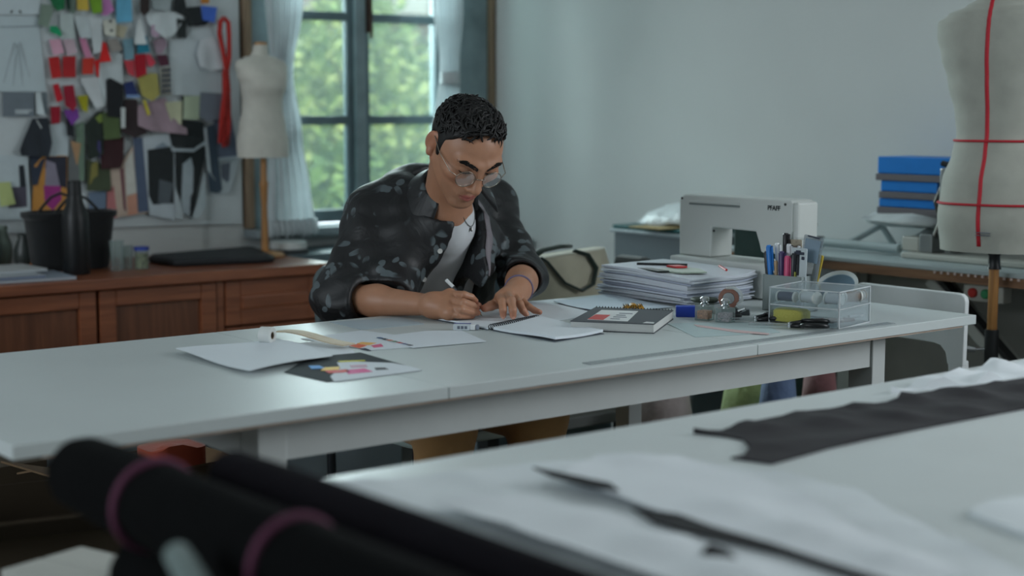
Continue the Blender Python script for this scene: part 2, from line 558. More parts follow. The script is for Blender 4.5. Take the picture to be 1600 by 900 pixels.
# ================================================================ sideboard under the pin board
W1 = wood('red_brown_veneer', (112, 62, 40), (150, 90, 60), 'X', 4, .38, 14)
W2 = wood('dark_panel_veneer', (92, 54, 36), (120, 74, 50), 'Z', 4, .42, 14)
sb = thing('sideboard', 'low red-brown wooden sideboard with panelled doors along the back wall', 'sideboard', (1.6, 4.36, 0))
SX0, SX1, SYF = -.35, 2.545, 4.12
MB().box(SX0, SX1 + .015, SYF - .02, YW - .005, .668, .70).build('top', W1, sb, w=True, bevel=.004)
MB().box(SX0, SX1, SYF + .03, YW - .01, .10, .668).build('carcass', mat('dark_cabinet_inside', (44, 24, 17), .6), sb, w=True)
MB().box(SX0 + .03, SX1 - .03, SYF + .06, YW - .03, 0, .10).build('plinth', mat('dark_cabinet_inside', (44, 24, 17), .6), sb, w=True)
def panel_door(x0, x1, z0, z1, name='door', inset=True, m=W1):
    fw = .05
    d = MB()
    y0, y1 = SYF, SYF + .028
    d.box(x0, x0 + fw, y0, y1, z0, z1).box(x1 - fw, x1, y0, y1, z0, z1).box(x0 + fw, x1 - fw, y0, y1, z1 - .046, z1).box(x0 + fw, x1 - fw, y0, y1, z0, z0 + .046)
    o = d.build(name, m, sb, w=True, bevel=.003)
    if inset:
        MB().box(x0 + fw - .004, x1 - fw + .004, y0 + .013, y1, z0 + .042, z1 - .042).build('panel', W2, o, w=True, bevel=.004)
    else:
        MB().box(x0 + fw - .002, x1 - fw + .002, y0 - .004, y1, z0 + .044, z1 - .044).build('panel', W1, o, w=True, bevel=.009)
    return o
xs = [-.34, .05, .43, .72, 1.085, 1.44]
for a, b in ((-.34, .03), (.036, .405), (.675, 1.045), (1.42, 1.791), (1.80, 2.165), (1.051, 1.414)):
    panel_door(a, b, .12, .664)
for z0, z1 in ((.53, .664), (.33, .524), (.12, .324)):
    panel_door(2.195, 2.53, z0, z1, 'drawer', False)
    panel_door(.41, .67, z0, z1, 'drawer', False)
MB().box(2.168, 2.19, SYF + .004, SYF + .03, .12, .664).build('stile', W1, sb, w=True)

# ================================================================ white chair at the head of the table
M_WCH = mat('white_chair_lacquer', (226, 231, 232), .35, var=.02)
ch = thing('dining_chair', 'white lacquered chair with arched back panel at the table end', 'chair', (2.95, 2.22, 0))
bx = 2.93
top = [(2.105, .762), (2.36, .762), (2.385, .752), (2.39, .735)]
bpoly = [(2.066, .745), (2.069, .755), (2.078, .7615), (2.09, .7625), (2.36, .7625), (2.385, .752), (2.39, .735), (2.385, .60)]
arch = [(2.345, .60), (2.338, .632), (2.30, .643), (2.25, .646), (2.20, .646), (2.15, .645), (2.130, .641), (2.115, .626), (2.110, .60)]
bpoly += arch + [(2.068, .60)]
MB().prism(bpoly, bx, bx + .015, lambda u, v, w_: (w_, u, v)).build('back_panel', M_WCH, ch, w=True, bevel=.003)
for y0, y1, yb in ((2.068, 2.110, 2.06), (2.34, 2.385, 2.37)):
    MB().beam((bx + .013, (y0 + y1) / 2, .61), (bx + .05, yb + .02, 0), .026, .038, (0, 1, 0)).build('leg', M_WCH, ch, w=True, bevel=.003)
    MB().box(2.62, 2.655, yb, yb + .035, 0, .44).build('leg', M_WCH, ch, w=True, bevel=.003)
MB().box(2.61, 2.94, 2.05, 2.40, .44, .465).build('seat', M_WCH, ch, w=True, bevel=.008)

# ================================================================ counter along the right wall with industrial machine
M_CTOP = mat('pale_counter_top', (176, 188, 190), .35, var=.04)
M_CEDGE = wood('brown_counter_edge', (112, 78, 54), (146, 108, 78), 'Y', 5, .6)
co = thing('sewing_bench', 'long bench with pale top and brown edge along the right wall', 'bench', (3.43, 2.0, 0))
MB().box(3.252, XR - .005, 1.15, 3.12, .768, .78).build('top', M_CTOP, co, w=True, bevel=.002)
MB().box(3.25, 3.275, 1.15, 3.12, .745, .7675).build('brown_edge', M_CEDGE, co, w=True)
MB().box(3.2755, XR - .01, 1.16, 3.11, .745, .7675).build('core_board', mat('dark_chipboard', (60, 48, 40), .8), co, w=True)
M_GST = mat('grey_machine_enamel', (186, 188, 182), .5, var=.05)
for y in (1.3, 2.0, 2.72):
    MB().box(3.36, 3.41, y, y + .06, .03, .745).build('leg', M_GST, co, w=True, bevel=.004)
    MB().box(3.27, 3.58, y - .005, y + .065, 0, .03).build('foot', M_GST, co, w=True, bevel=.004)
MB().box(3.36, 3.41, 1.36, 2.72, .18, .23).build('stretcher', M_GST, co, w=True)
# row of steel measuring pins along the edge
st = MB()
for k in range(60):
    y = 1.2 + k * .02
    st.box(3.246, 3.2505, y, y + .006, .7685 - .006, .7685)
o = st.build('measuring_tape_marks', mat('pinkish_white_print', (206, 186, 180), .6), co, w=True); o['kind'] = 'stuff'
MB().box(3.43, 3.437, 1.22, 2.74, .12, .735).build('stand_panel', mat('grey_stand_panel', (176, 176, 170), .6, var=.05), co, w=True)
# belt guard running down to the motor
bg_ = MB()
bg_.beam((3.33, 2.44, .74), (3.33, 1.96, .33), .03, .075, (1, 0, 0))
bg_.build('belt_guard', mat('grey_guard_plastic', (196, 198, 192), .45), co, w=True, bevel=.006)
MB().beam((3.31, 2.40, .735), (3.31, 2.02, .41), .012, .03, (1, 0, 0)).build('dark_guard_slot', mat('dark_slot', (52, 54, 54), .6), co, w=True)
m_ = MB(); m_.lathe([(0.001, -.1), (.075, -.095), (.085, -.06), (.085, .09), (.06, .11), (.001, .112)], 20, (3.47, 1.86, .40), M=Euler((math.pi / 2, 0, 0)).to_matrix())
m_.build('motor', mat('dark_motor_casing', (58, 60, 60), .5), co, w=True, smooth=True)
sw = MB().box(3.272, 3.31, 2.20, 2.315, .70, .742).build('switch_box', mat('pale_switch_plastic', (186, 186, 178), .5), co, w=True, bevel=.004)
for y, c, n in ((2.285, (190, 52, 46), 'red_button'), (2.248, (56, 140, 92), 'green_button')):
    b = MB(); b.lathe([(.001, 0), (.012, 0), (.012, .007), (.009, .010), (.001, .0105)], 16, (3.272, y, .721), M=Euler((0, -math.pi / 2, 0)).to_matrix())
    b.build(n, mat(n, c, .4), sw, w=True, smooth=True)
cb = MB(); cb.tube([(3.34, 1.94, .74), (3.33, 1.92, .66), (3.34, 1.90, .58), (3.36, 1.93, .50), (3.38, 1.95, .42)], .008, 8)
cb.build('cable', mat('grey_cable', (150, 152, 150), .5), co, w=True, smooth=True)
MB().box(3.44, 3.58, 2.75, 2.98, .03, .60).build('shelf_box', mat('bench_dark_box', (74, 70, 66), .8), co, w=True)

# industrial machine standing on the bench (mostly behind the dress form)
im = thing('industrial_sewing_machine', 'white industrial sewing machine on the bench, partly behind the dress form', 'sewing machine', (3.5, 2.3, .78))
M_IM = mat('warm_white_enamel', (190, 190, 182), .4, var=.02)
MB().box(3.36, 3.55, 2.02, 2.575, .7805, .796).build('bed', M_IM, im, w=True, bevel=.004)
MB().box(3.385, 3.51, 2.03, 2.16, .796, 1.02).build('column', M_IM, im, w=True, bevel=.012)
MB().box(3.385, 3.5, 2.03, 2.44, .94, 1.03).build('arm', M_IM, im, w=True, bevel=.015)
MB().box(3.38, 3.5, 2.43, 2.475, .845, 1.02).build('head', mat('grey_steel_face', (150, 154, 154), .35, .6), im, w=True, bevel=.005)
pr = MB().box(3.42, 3.46, 2.44, 2.465, .80, .85).box(3.428, 3.434, 2.47, 2.50, .83, .96).box(3.41, 3.47, 2.475, 2.49, .90, .92)
pr.tube([(3.405, 2.485, .97), (3.4, 2.50, .93), (3.41, 2.49, .88), (3.4, 2.50, .84)], .006, 7)
pr.build('needle_bar', mat('dark_steel', (88, 86, 82), .3, .8), im, w=True, bevel=.002)
MB().box(3.395, 3.45, 2.545, 2.60, .7965, .835).build('front_block', M_IM, im, w=True, bevel=.004)
MB().box(3.39, 3.45, 2.50, 2.54, .7965, .845).build('steel_plate', mat('grey_steel_face', (150, 154, 154), .35, .6), im, w=True, bevel=.003)
# roller frame carrying a folded white bundle
rf = thing('roller_frame', 'white tube frame lying on the bench beneath the white bundle', 'frame', (3.47, 2.72, .78))
r_ = MB(); r_.tube([(3.40, 2.875, .80), (3.40, 2.61, .80)], .0125, 12); r_.build('roller_tube', M_CTOP, rf, w=True, smooth=True)
r_ = MB(); r_.tube([(3.40, 2.893, .80), (3.40, 2.875, .80)], .0165, 12); r_.build('dark_end_cap', mat('black_plastic', (26, 28, 30), .4), rf, w=True, smooth=True)
for y in (2.62, 2.79):
    MB().tube([(3.40, y, .8), (3.50, y - .04, .85)], .009, 8).build('strut', M_CTOP, rf, w=True, smooth=True)
    MB().tube([(3.50, y - .04, .85), (3.56, y - .04, .79)], .009, 8).build('strut', M_CTOP, rf, w=True, smooth=True)
bu = MB()
rings = []
for k, (y, s) in enumerate(((2.515, .02), (2.525, .75), (2.60, 1.0), (2.70, .9), (2.755, .62), (2.77, .02))):
    rings.append([(3.47 + .085 * s * math.cos(a), y, .872 + .0175 * s * math.sin(a) + .006 * math.sin(3 * a + k)) for a in [2 * math.pi * i / 16 for i in range(16)]])
tag(bu.loft(rings).build('cloth_bundle', cloth('white_padding', (200, 206, 206)), None, smooth='all'), 'folded white cloth bundle on the tube frame under the blue boxes', 'cloth')
M_BLUE = mat('bright_blue_plastic', (22, 122, 206), .4, var=.05)
M_GREYL = mat('brown_grey_rim', (104, 100, 104), .6)
for y0, y1, z0, z1, lb in ((2.52, 2.715, .8885, .930, 'blue box lowest of the three stacked against the right wall'),
                           (2.525, 2.71, .9305, .978, 'blue box in the middle of the stack against the right wall'),
                           (2.488, 2.722, .9785, 1.043, 'widest blue box, topmost of the stack against the right wall')):
    t = thing('storage_box', lb, 'box', (3.47, (y0 + y1) / 2, z0), 0, 'blue boxes stacked against the right wall')
    MB().box(3.44, 3.58, y0, y1, z0 + .0185, z1).build('body', M_BLUE, t, w=True, bevel=.003)
    MB().box(3.436, 3.58, y0 - .003, y1 + .003, z0, z0 + .018).build('grey_rim', M_GREYL, t, w=True, bevel=.002)
bt = thing('hanging_bag', 'clear bag with blue print hanging at the end of the blue boxes', 'bag', (3.43, 2.47, .88))
bp_ = MB().prism(rrect(2.452, 2.484, .845, 1.02, .006), 3.42, 3.428, lambda u, v, w_: (w_, u, v)); bp_.build('bag_film', mat('cloudy_film', (168, 186, 196), .3, alpha=1), bt, w=True)
MB().box(3.4185, 3.42, 2.455, 2.481, .93, .975).build('blue_print', M_BLUE, bt, w=True)
MB().tube([(3.425, 2.50, 1.03), (3.425, 2.45, 1.02)], .008, 8).build('dark_clip', mat('black_plastic', (26, 28, 30), .4), bt, w=True, smooth=True)
bb = thing('storage_box', 'small bright blue box at the right end of the bench', 'box', (3.40, 2.08, .78))
MB().box(3.36, 3.46, 1.94, 2.133, .7815, .815).build('body', M_BLUE, bb, w=True, bevel=.003)
MB().box(3.357, 3.463, 1.937, 2.136, .815, .822).build('lid', mat('blue_lid', (22, 92, 160), .4), bb, w=True, bevel=.002)

# ================================================================ storage bins in the corner behind the sewing machine, tote bag
M_BIN = glass('cloudy_bin_plastic', (170, 182, 186), .25, .6, (190, 204, 208), .3)
M_TEAL = mat('dark_teal_lid', (44, 92, 92), .4)
def bin_(label, x0, x1, y0, y1, z0, z1, fill, lid=M_TEAL, group=None):
    t = thing('storage_bin', label, 'box', ((x0 + x1) / 2, (y0 + y1) / 2, z0), 0, group)
    b = MB(); tk = .006
    b.box(x0, x1, y0, y0 + tk, z0, z1).box(x0, x1, y1 - tk, y1, z0, z1).box(x0, x0 + tk, y0 + tk, y1 - tk, z0, z1).box(x1 - tk, x1, y0 + tk, y1 - tk, z0, z1).box(x0, x1, y0, y1, z0, z0 + .006)
    b.build('tub', M_BIN, t, w=True)
    MB().box(x0 - .012, x1 + .012, y0 - .012, y1 + .012, z1 - .012, z1 - .001).build('rim', mat('pale_bin_rim', (172, 186, 190), .4), t, w=True, bevel=.004)
    MB().box(x0 - .006, x1 + .006, y0 - .006, y1 + .006, z1, z1 + .012).build('lid', lid, t, w=True, bevel=.004)
    n = len(fill)
    for k, c in enumerate(fill):
        a = x0 + .02 + (x1 - x0 - .04) * k / n
        e = x0 + .02 + (x1 - x0 - .04) * (k + .96) / n
        zt = z0 + (z1 - z0) * (.62 + .25 * ((k * 7) % 3) / 2)
        MB().box(a, e, y0 + .015, y1 - .015, z0 + .008, zt).build('folded_cloth', cloth('bin_cloth_%d_%d_%d' % c, c), t, w=True, bevel=.015)
    return t
G_BIN = 'storage bins stacked in the corner'
bin_('bottom storage bin of the corner stack, on the floor', 3.30, 3.58, 3.28, 3.63, 0, .34, [(80, 96, 110), (140, 120, 110)], group=G_BIN)
bin_('second storage bin up in the corner stack', 3.30, 3.58, 3.28, 3.63, .3525, .675, [(110, 120, 124), (70, 84, 96)], group=G_BIN)
bin_('cloudy storage bin with red cloth, top of the corner stack behind the sewing machine', 3.30, 3.58, 3.26, 3.63, .6875, .80, [(104, 108, 128), (176, 96, 96), (190, 84, 80)], group=G_BIN)
# crumpled white plastic bag lying on top
tag(MB().loft([[(3.44 + rx * .8 * math.cos(a) * (1 + .15 * math.sin(3 * a + k)), 3.43 + ry * .85 * math.sin(a) * (1 + .12 * math.cos(5 * a + k)), z + .006 * math.sin(4 * a + 2 * k)) for a in [2 * math.pi * i / 20 for i in range(20)]]
               for k, (rx, ry, z) in enumerate(((.16, .17, .818), (.175, .19, .825), (.15, .15, .85), (.10, .095, .868), (.05, .04, .882)))]).build('plastic_bag', cloth('crumpled_white_film', (206, 214, 216), .4, fold=.6, fold_scale=25), None, smooth='all'),
    'crumpled white plastic bag lying on the top corner bin', 'bag')
tag(MB().box(3.24, 3.42, 3.36, 3.50, .8128, .8165).build('folder', mat('mustard_card', (168, 148, 104), .7), None), 'mustard card folder under the crumpled white plastic bag', 'folder')

tb = thing('tote_bag', 'cream canvas tote bag with dark green handles behind the table', 'bag', (2.615, 3.05, .40))
M_CAN = cloth('cream_canvas', (166, 162, 144), fold=.35, fold_scale=7)
rings = []
for z, sx, sy in ((.401, .15, .065), (.42, .165, .075), (.60, .165, .07), (.70, .158, .06), (.765, .145, .05), (.80, .135, .042)):
    rings.append([(2.59 + sx * (abs(math.cos(a)) ** .5) * (1 if math.cos(a) > 0 else -1), 3.05 + sy * (abs(math.sin(a)) ** .7) * (1 if math.sin(a) > 0 else -1), z + (.012 * math.cos(a) if z > .75 else 0)) for a in [2 * math.pi * (i + .5) / 28 for i in range(28)]])
MB().loft(rings).build('bag_body', M_CAN, tb, w=True, smooth='all')
M_GRN = cloth('dark_green_webbing', (38, 52, 46))
MB().tube([(2.485, 3.006, .80), (2.500, 3.0, .79), (2.545, 2.985, .735), (2.595, 2.978, .712), (2.635, 2.98, .725), (2.655, 2.99, .765), (2.635, 3.0, .80), (2.595, 3.008, .812)], .009, 8, flat=.4).build('front_handle', M_GRN, tb, w=True, smooth='all')
MB().tube([(2.475, 3.03, .80), (2.515, 3.04, .815), (2.575, 3.04, .822), (2.615, 3.05, .82)], .012, 8, flat=.5).build('back_handle', M_GRN, tb, w=True, smooth='all')
tag(MB().box(2.825, 2.87, 3.0, 3.12, .40, .78).build('cloth_bag', cloth('dark_bag_cloth', (46, 50, 50)), None, bevel=.015), 'narrow dark cloth bag standing beside the tote bag', 'bag')
for nm, lb, ct_, x, y, rx, ry, h, c in (('shopping_bag', 'pale green crumpled bag on the floor beyond the right end of the work table', 'bag', 2.86, 2.63, .065, .085, .50, (176, 196, 130)),
                                  ('cloth_bundle', 'grey-pink cloth bundle on the floor behind the right end of the work table', 'cloth', 2.70, 2.77, .07, .07, .46, (186, 174, 172)),
                                  ('cloth_bundle', 'dusty red cloth bundle on the floor behind the white chair', 'cloth', 2.985, 2.52, .035, .05, .54, (128, 86, 88)),
                                  ('cloth_bundle', 'blue-grey cloth bundle on the floor next to the dusty red one', 'cloth', 2.80, 2.49, .05, .045, .53, (104, 124, 160))):
    rg_ = []
    for k in range(7):
        f_ = k / 6
        s_ = (.92, 1.0, 1.05, 1.06, 1.05, .98, .80)[k]
        rg_.append([(x + rx * s_ * math.cos(a) * (1 + .12 * math.sin(4 * a + 2 * k)), y + ry * s_ * math.sin(a) * (1 + .12 * math.cos(3 * a + k)), .001 + h * f_) for a in [2 * math.pi * i / 22 for i in range(22)]])
    tag(MB().loft(rg_).build(nm, cloth('bundle_%d_%d_%d' % c, c, fold=.5, fold_scale=14), None, smooth='all'), lb, ct_)
st_ = thing('bench', 'low grey bench behind the work table carrying the tote bag', 'bench', (2.7, 3.05, 0))
MB().box(2.42, 2.95, 2.93, 3.2, .37, .3995).build('seat', mat('grey_bench_top', (104, 108, 106), .6), st_, w=True, bevel=.004)
for x in (2.45, 2.92):
    for y in (2.955, 3.175):
        MB().box(x - .018, x + .018, y - .018, y + .018, 0, .37).build('leg', mat('dark_bench_leg', (58, 60, 60), .6), st_, w=True)
# stored things on the floor that show under the table
bin_('clear storage bin on the floor under the window, left of the bench', 1.95, 2.36, 3.45, 3.80, 0, .36, [(96, 110, 128), (90, 104, 120), (70, 90, 100)], mat('bin_lid_grey', (140, 150, 154), .4))
bin_('blue-grey storage bin on the floor behind the bench with the tote bag', 2.46, 2.94, 3.24, 3.54, 0, .345, [(170, 190, 214), (180, 196, 216), (160, 182, 206)], mat('bin_lid_blue_grey', (150, 162, 176), .4))
bin_('grey-green storage bin on the floor beside the sideboard', 1.40, 1.76, 3.50, 3.80, 0, .42, [(70, 80, 78), (84, 92, 90)], mat('bin_lid_green', (88, 104, 100), .4))

# ================================================================ on the cutting table: pattern paper and dark cloth
M_PAP = mat('white_pattern_paper', (206, 213, 216), .75, var=.02, scale=8, bump=.15, bump_scale=14)
M_PAP2 = mat('thin_white_paper', (212, 218, 222), .7, var=.02, scale=8, bump=.2, bump_scale=10)
M_DARK = cloth('dark_plum_cloth', (27, 25, 30), fold=.5, fold_scale=6, sheen=0)
M_BLACKC = cloth('black_lining_cloth', (16, 18, 22), fold=.3, sheen=0)
def flat_piece(name, label, cat, poly, z, t, m, group=None, wav=0.0, seed=0):
    """a cut piece lying flat: outline subdivided and laid with small ripples"""
    rnd = random.Random(seed)
    bm = bmesh.new()
    vs = [bm.verts.new((p[0], p[1], 0)) for p in poly]
    f = bm.faces.new(vs)
    bmesh.ops.triangulate(bm, faces=[f])
    for _ in range(4):
        es = [e for e in bm.edges if e.calc_length() > .035]
        if not es:
            break
        bmesh.ops.subdivide_edges(bm, edges=es, cuts=1)
        bmesh.ops.triangulate(bm, faces=[q for q in bm.faces if len(q.verts) > 3])
    a, b_, c = rnd.uniform(0, 6), rnd.uniform(0, 6), rnd.uniform(0, 6)
    for v in bm.verts:
        x, y = v.co.x, v.co.y
        h = wav * max(0, math.sin(37 * x + 21 * y + a) * math.sin(19 * x - 33 * y + b_) + .5 * math.sin(61 * x + c))
        v.co.z = z + t + h
    r = bmesh.ops.extrude_face_region(bm, geom=bm.faces[:])
    for v in [q for q in r['geom'] if isinstance(q, bmesh.types.BMVert)]:
        v.co.z = z
    bmesh.ops.recalc_face_normals(bm, faces=bm.faces)
    me = bpy.data.meshes.new(name); bm.to_mesh(me); bm.free()
    me.materials.append(m)
    me.polygons.foreach_set('use_smooth', [True] * len(me.polygons)); me.set_sharp_from_angle(angle=math.radians(50))
    o = bpy.data.objects.new(name, me); COL.objects.link(o)
    if label:
        tag(o, label, cat, group)
    return o
Z0 = .7503
flat_piece('pattern_paper', 'large white pattern paper spread over the left of the cutting table', 'paper',
           [(.906, 1.49), (.999, 1.444), (1.178, 1.407), (1.308, 1.339), (1.332, 1.25), (1.353, 1.086), (1.307, .998), (1.27, .908), (1.23, .80), (1.20, .62), (1.1, .40), (.906, .40)], Z0, .0012, M_PAP, wav=.004, seed=2)
flat_piece('cloth_piece', 'black cloth scrap showing between torn papers, longest one', 'cloth',
           [(1.066, 1.145), (1.085, 1.095), (1.078, 1.042), (1.079, .97), (1.074, .90), (1.07, .80), (1.05, .80), (1.059, .93), (1.05, 1.0), (1.044, 1.05), (1.044, 1.09)], Z0 + .0145, .002, M_BLACKC, seed=4)
flat_piece('cloth_piece', 'short black cloth scrap between papers, nearer the far table edge', 'cloth',
           [(1.101, 1.346), (1.109, 1.3), (1.119, 1.236), (1.105, 1.206), (1.093, 1.234), (1.09, 1.30)], Z0 + .0145, .002, M_BLACKC, seed=5)
flat_piece('cloth_piece', 'small black cloth scrap lying nearest the camera on the white paper', 'cloth',
           [(1.032, 1.0), (1.03, .975), (1.012, .945), (.992, .962), (1.006, .985)], Z0 + .0145, .002, M_BLACKC, seed=6)
flat_piece('torn_paper', 'torn white paper sheet left of the longest black scrap', 'paper',
           [(.93, 1.30), (1.02, 1.25), (1.046, 1.13), (1.052, 1.04), (1.062, .96), (1.057, .80), (.93, .80)], Z0 + .0115, .0012, M_PAP2, wav=.006, seed=7)
flat_piece('torn_paper', 'torn white paper sheet right of the longest black scrap', 'paper',
           [(1.102, 1.30), (1.21, 1.36), (1.285, 1.30), (1.26, 1.10), (1.19, .95), (1.15, .80), (1.072, .80), (1.0775, .98), (1.083, 1.09), (1.10, 1.2)], Z0 + .0115, .0012, M_PAP2, wav=.006, seed=8)
flat_piece('dark_cloth_strip', 'dark plum cloth strip with ragged left end on the cutting table', 'cloth',
           [(1.43, 1.418), (1.466, 1.403), (1.548, 1.419), (1.66, 1.422), (1.735, 1.404), (1.82, 1.393), (1.865, 1.416), (2.017, 1.397), (2.35, 1.37), (2.35, 1.235), (1.912, 1.245), (1.725, 1.25), (1.58, 1.251), (1.494, 1.247), (1.375, 1.232), (1.36, 1.284), (1.382, 1.284), (1.418, 1.307), (1.448, 1.346), (1.446, 1.373)], Z0, .0025, M_DARK, wav=.006, seed=3)
flat_piece('tissue_paper', 'crumpled white tissue beyond the dark plum cloth strip', 'paper',
           [(1.865, 1.44), (2.03, 1.478), (2.27, 1.49), (2.60, 1.49), (2.60, 1.40), (2.3, 1.395), (2.03, 1.41)], Z0, .0015, M_PAP2, wav=.012, seed=9)
flat_piece('pattern_paper', 'white pattern paper corner lying at the right front of the cutting table', 'paper',
           [(1.357, .944), (1.406, .956), (1.50, .94), (1.62, .80), (1.36, .70), (1.33, .861)], Z0, .006, M_PAP, wav=.003, seed=10)

# ================================================================ rolls of dark fabric in front
M_ROLL = cloth('black_roll_cloth', (8, 9, 10), 1.0, fold=.15, sheen=0)
M_ROLL2 = cloth('dark_aubergine_roll_cloth', (17, 15, 20), .95, fold=.15, sheen=0)
for m_r in (M_ROLL, M_ROLL2):
    m_r.node_tree.nodes['Principled BSDF'].inputs['Specular IOR Level'].default_value = .12
M_TIE = cloth('faded_pink_tie', (92, 44, 70), .8, sheen=0)
M_CORE = mat('cardboard_core', (120, 104, 84), .9)
def roll(label, p, q, r, m, ties=(), name='fabric_roll'):
    p = Vector(p); q = Vector(q)
    t = thing(name, label, 'fabric roll', p, 0, 'fabric rolls beside the cutting table')
    L = (q - p)
    d = L.normalized(); s = d.cross(Vector((0, 0, 1))).normalized(); u = s.cross(d)
    rings = []
    n = 40
    for k in range(14):
        c = L * (k / 13)
        ring = []
        for i in range(n):
            a = 2 * math.pi * i / n
            rr = r * (1 + .02 * math.sin(3 * a + k * .4) + .012 * math.sin(7 * a + k))
            if k in (0, 13):
                rr *= .93
            ring.append(c + (s * math.cos(a) + u * math.sin(a)) * rr)
        rings.append(ring)
    MB().loft(rings).build('cloth_wound', m, t, smooth=True)
    sp = MB()   # the wound layers showing at the end
    pts = []
    for k in range(90):
        a = k * .35; rr = r * (.26 + .62 * k / 90)
        pts.append((s * math.cos(a) + u * math.sin(a)) * rr - d * .0015)
    sp.tube(pts, .0012, 4); sp.build('wound_edge', m, t)
    c_ = MB(); c_.tube([-d * .006, d * .02], r * .24, 16); c_.build('core', M_CORE, t, smooth=True)
    for f in ties:
        c = L * f
        MB().tube([c + (s * math.cos(a) + u * math.sin(a)) * (r * 1.035) for a in [2 * math.pi * i / 28 for i in range(28)]], .0045, 6, True, 1.0).build('tie', M_TIE, t, smooth='all')
    return t
roll('fat black fabric roll tied with faded pink bands, uppermost of the rolls', (.632, 1.502, .80), (.632, .25, .80), .0405, M_ROLL, (.135, .34))
roll('slimmer aubergine fabric roll lying against the end of the cutting table', (.722, 1.352, .812), (.722, .25, .812), .027, M_ROLL2, ())
roll('black fabric roll underneath the pink-tied roll', (.652, 1.40, .716), (.652, .25, .716), .042, M_ROLL, ())
roll('pale grey-green fabric roll with a rounded end among the black rolls', (.558, 1.140, .810), (.506, .903, .768), .0118, cloth('pale_grey_green_cloth', (100, 116, 114)), ())
rs = thing('roll_stand', 'dark wooden stand under the fabric rolls', 'stand', (.69, .8, 0))
MB().box(.58, .86, .28, 1.33, .655, .673).build('shelf', mat('dark_stand_wood', (42, 36, 32), .7), rs, w=True)
for x in (.60, .84):
    for y in (.31, 1.30):
        MB().box(x - .015, x + .015, y - .015, y + .015, 0, .655).build('leg', mat('dark_stand_wood', (42, 36, 32), .7), rs, w=True)

# ---- cardboard boxes on the floor under the left of the table
M_CARD = mat('brown_cardboard', (98, 78, 56), .85, var=.08, scale=6, bump=.05)
M_CARD2 = mat('dark_cardboard', (66, 56, 42), .85, var=.08, scale=6)
def carton(label, cx, cy, sx, sy, h, rz, m, flaps=True):
    t = thing('cardboard_box', label, 'box', (cx, cy, 0), rz, 'cardboard boxes on the floor')
    tk = .005
    b = MB().box(-sx, sx, -sy, -sy + tk, 0, h).box(-sx, sx, sy - tk, sy, 0, h).box(-sx, -sx + tk, -sy + tk, sy - tk, 0, h).box(sx - tk, sx, -sy + tk, sy - tk, 0, h).box(-sx, sx, -sy, sy, 0, .006)
    if not flaps:
        b.box(-sx, -.002, -sy, sy, h, h + .004).box(.002, sx, -sy, sy, h, h + .004)
    b.build('carton_body', m, t)
    if flaps:
        for pts in (((-sx, -sy, h), (sx, -sy, h), (sx, -sy - .10, h + .05), (-sx, -sy - .10, h + .05)),
                    ((-sx, sy, h), (sx, sy, h), (sx, sy + .12, h - .03), (-sx, sy + .12, h - .03)),
                    ((-sx, -sy, h), (-sx, sy, h), (-sx - .10, sy, h + .03), (-sx - .10, -sy, h + .03))):
            a = [Vector(p) for p in pts]
            MB().loft([[p for p in a], [p + Vector((0, 0, .004)) for p in a]]).build('flap', m, t)
    return t
carton('open brown cardboard box under the work table, orange-red cloth in it', 1.36, 2.84, .17, .14, .46, .15, M_CARD)
carton('large dark cardboard box with open flaps under the left end of the work table', .90, 2.34, .16, .18, .55, -.2, M_CARD2)
carton('closed brown cardboard box between the table and the sideboard', 1.02, 3.45, .26, .2, .40, .1, M_CARD2, False)
rc = flat_piece('folded_cloth', 'orange-red folded cloth in the cardboard box under the table', 'cloth', rrect(1.29, 1.41, 2.72, 2.82, .03), .43, .085, cloth('orange_red_cloth', (170, 72, 44)), wav=.01, seed=3)
carton('tall white carton standing on the floor at the lower left', .72, 1.74, .06, .06, .626, .3, mat('white_card', (176, 178, 172), .7), False)

# ================================================================ on the work table
M_PAPER = mat('drawing_paper', (214, 222, 228), .7, var=.015, scale=10)
M_PAPERB = mat('bluish_paper', (190, 204, 216), .65, var=.02, scale=10)
T0 = .7503
def paper(label, poly, z, m=None, curl=.0, seed=0, name='paper_sheet', cat='paper', group=None, t=.0008):
    return tag(sheet(poly, z, t, curl, seed).build(name, m or M_PAPER, None, smooth=True), label, cat, group)
def blob(poly, z, m, parent=None, name='colour_patch', t=.0004):
    return MB().prism(poly, z, z + t).build(name, m, parent, w=True)
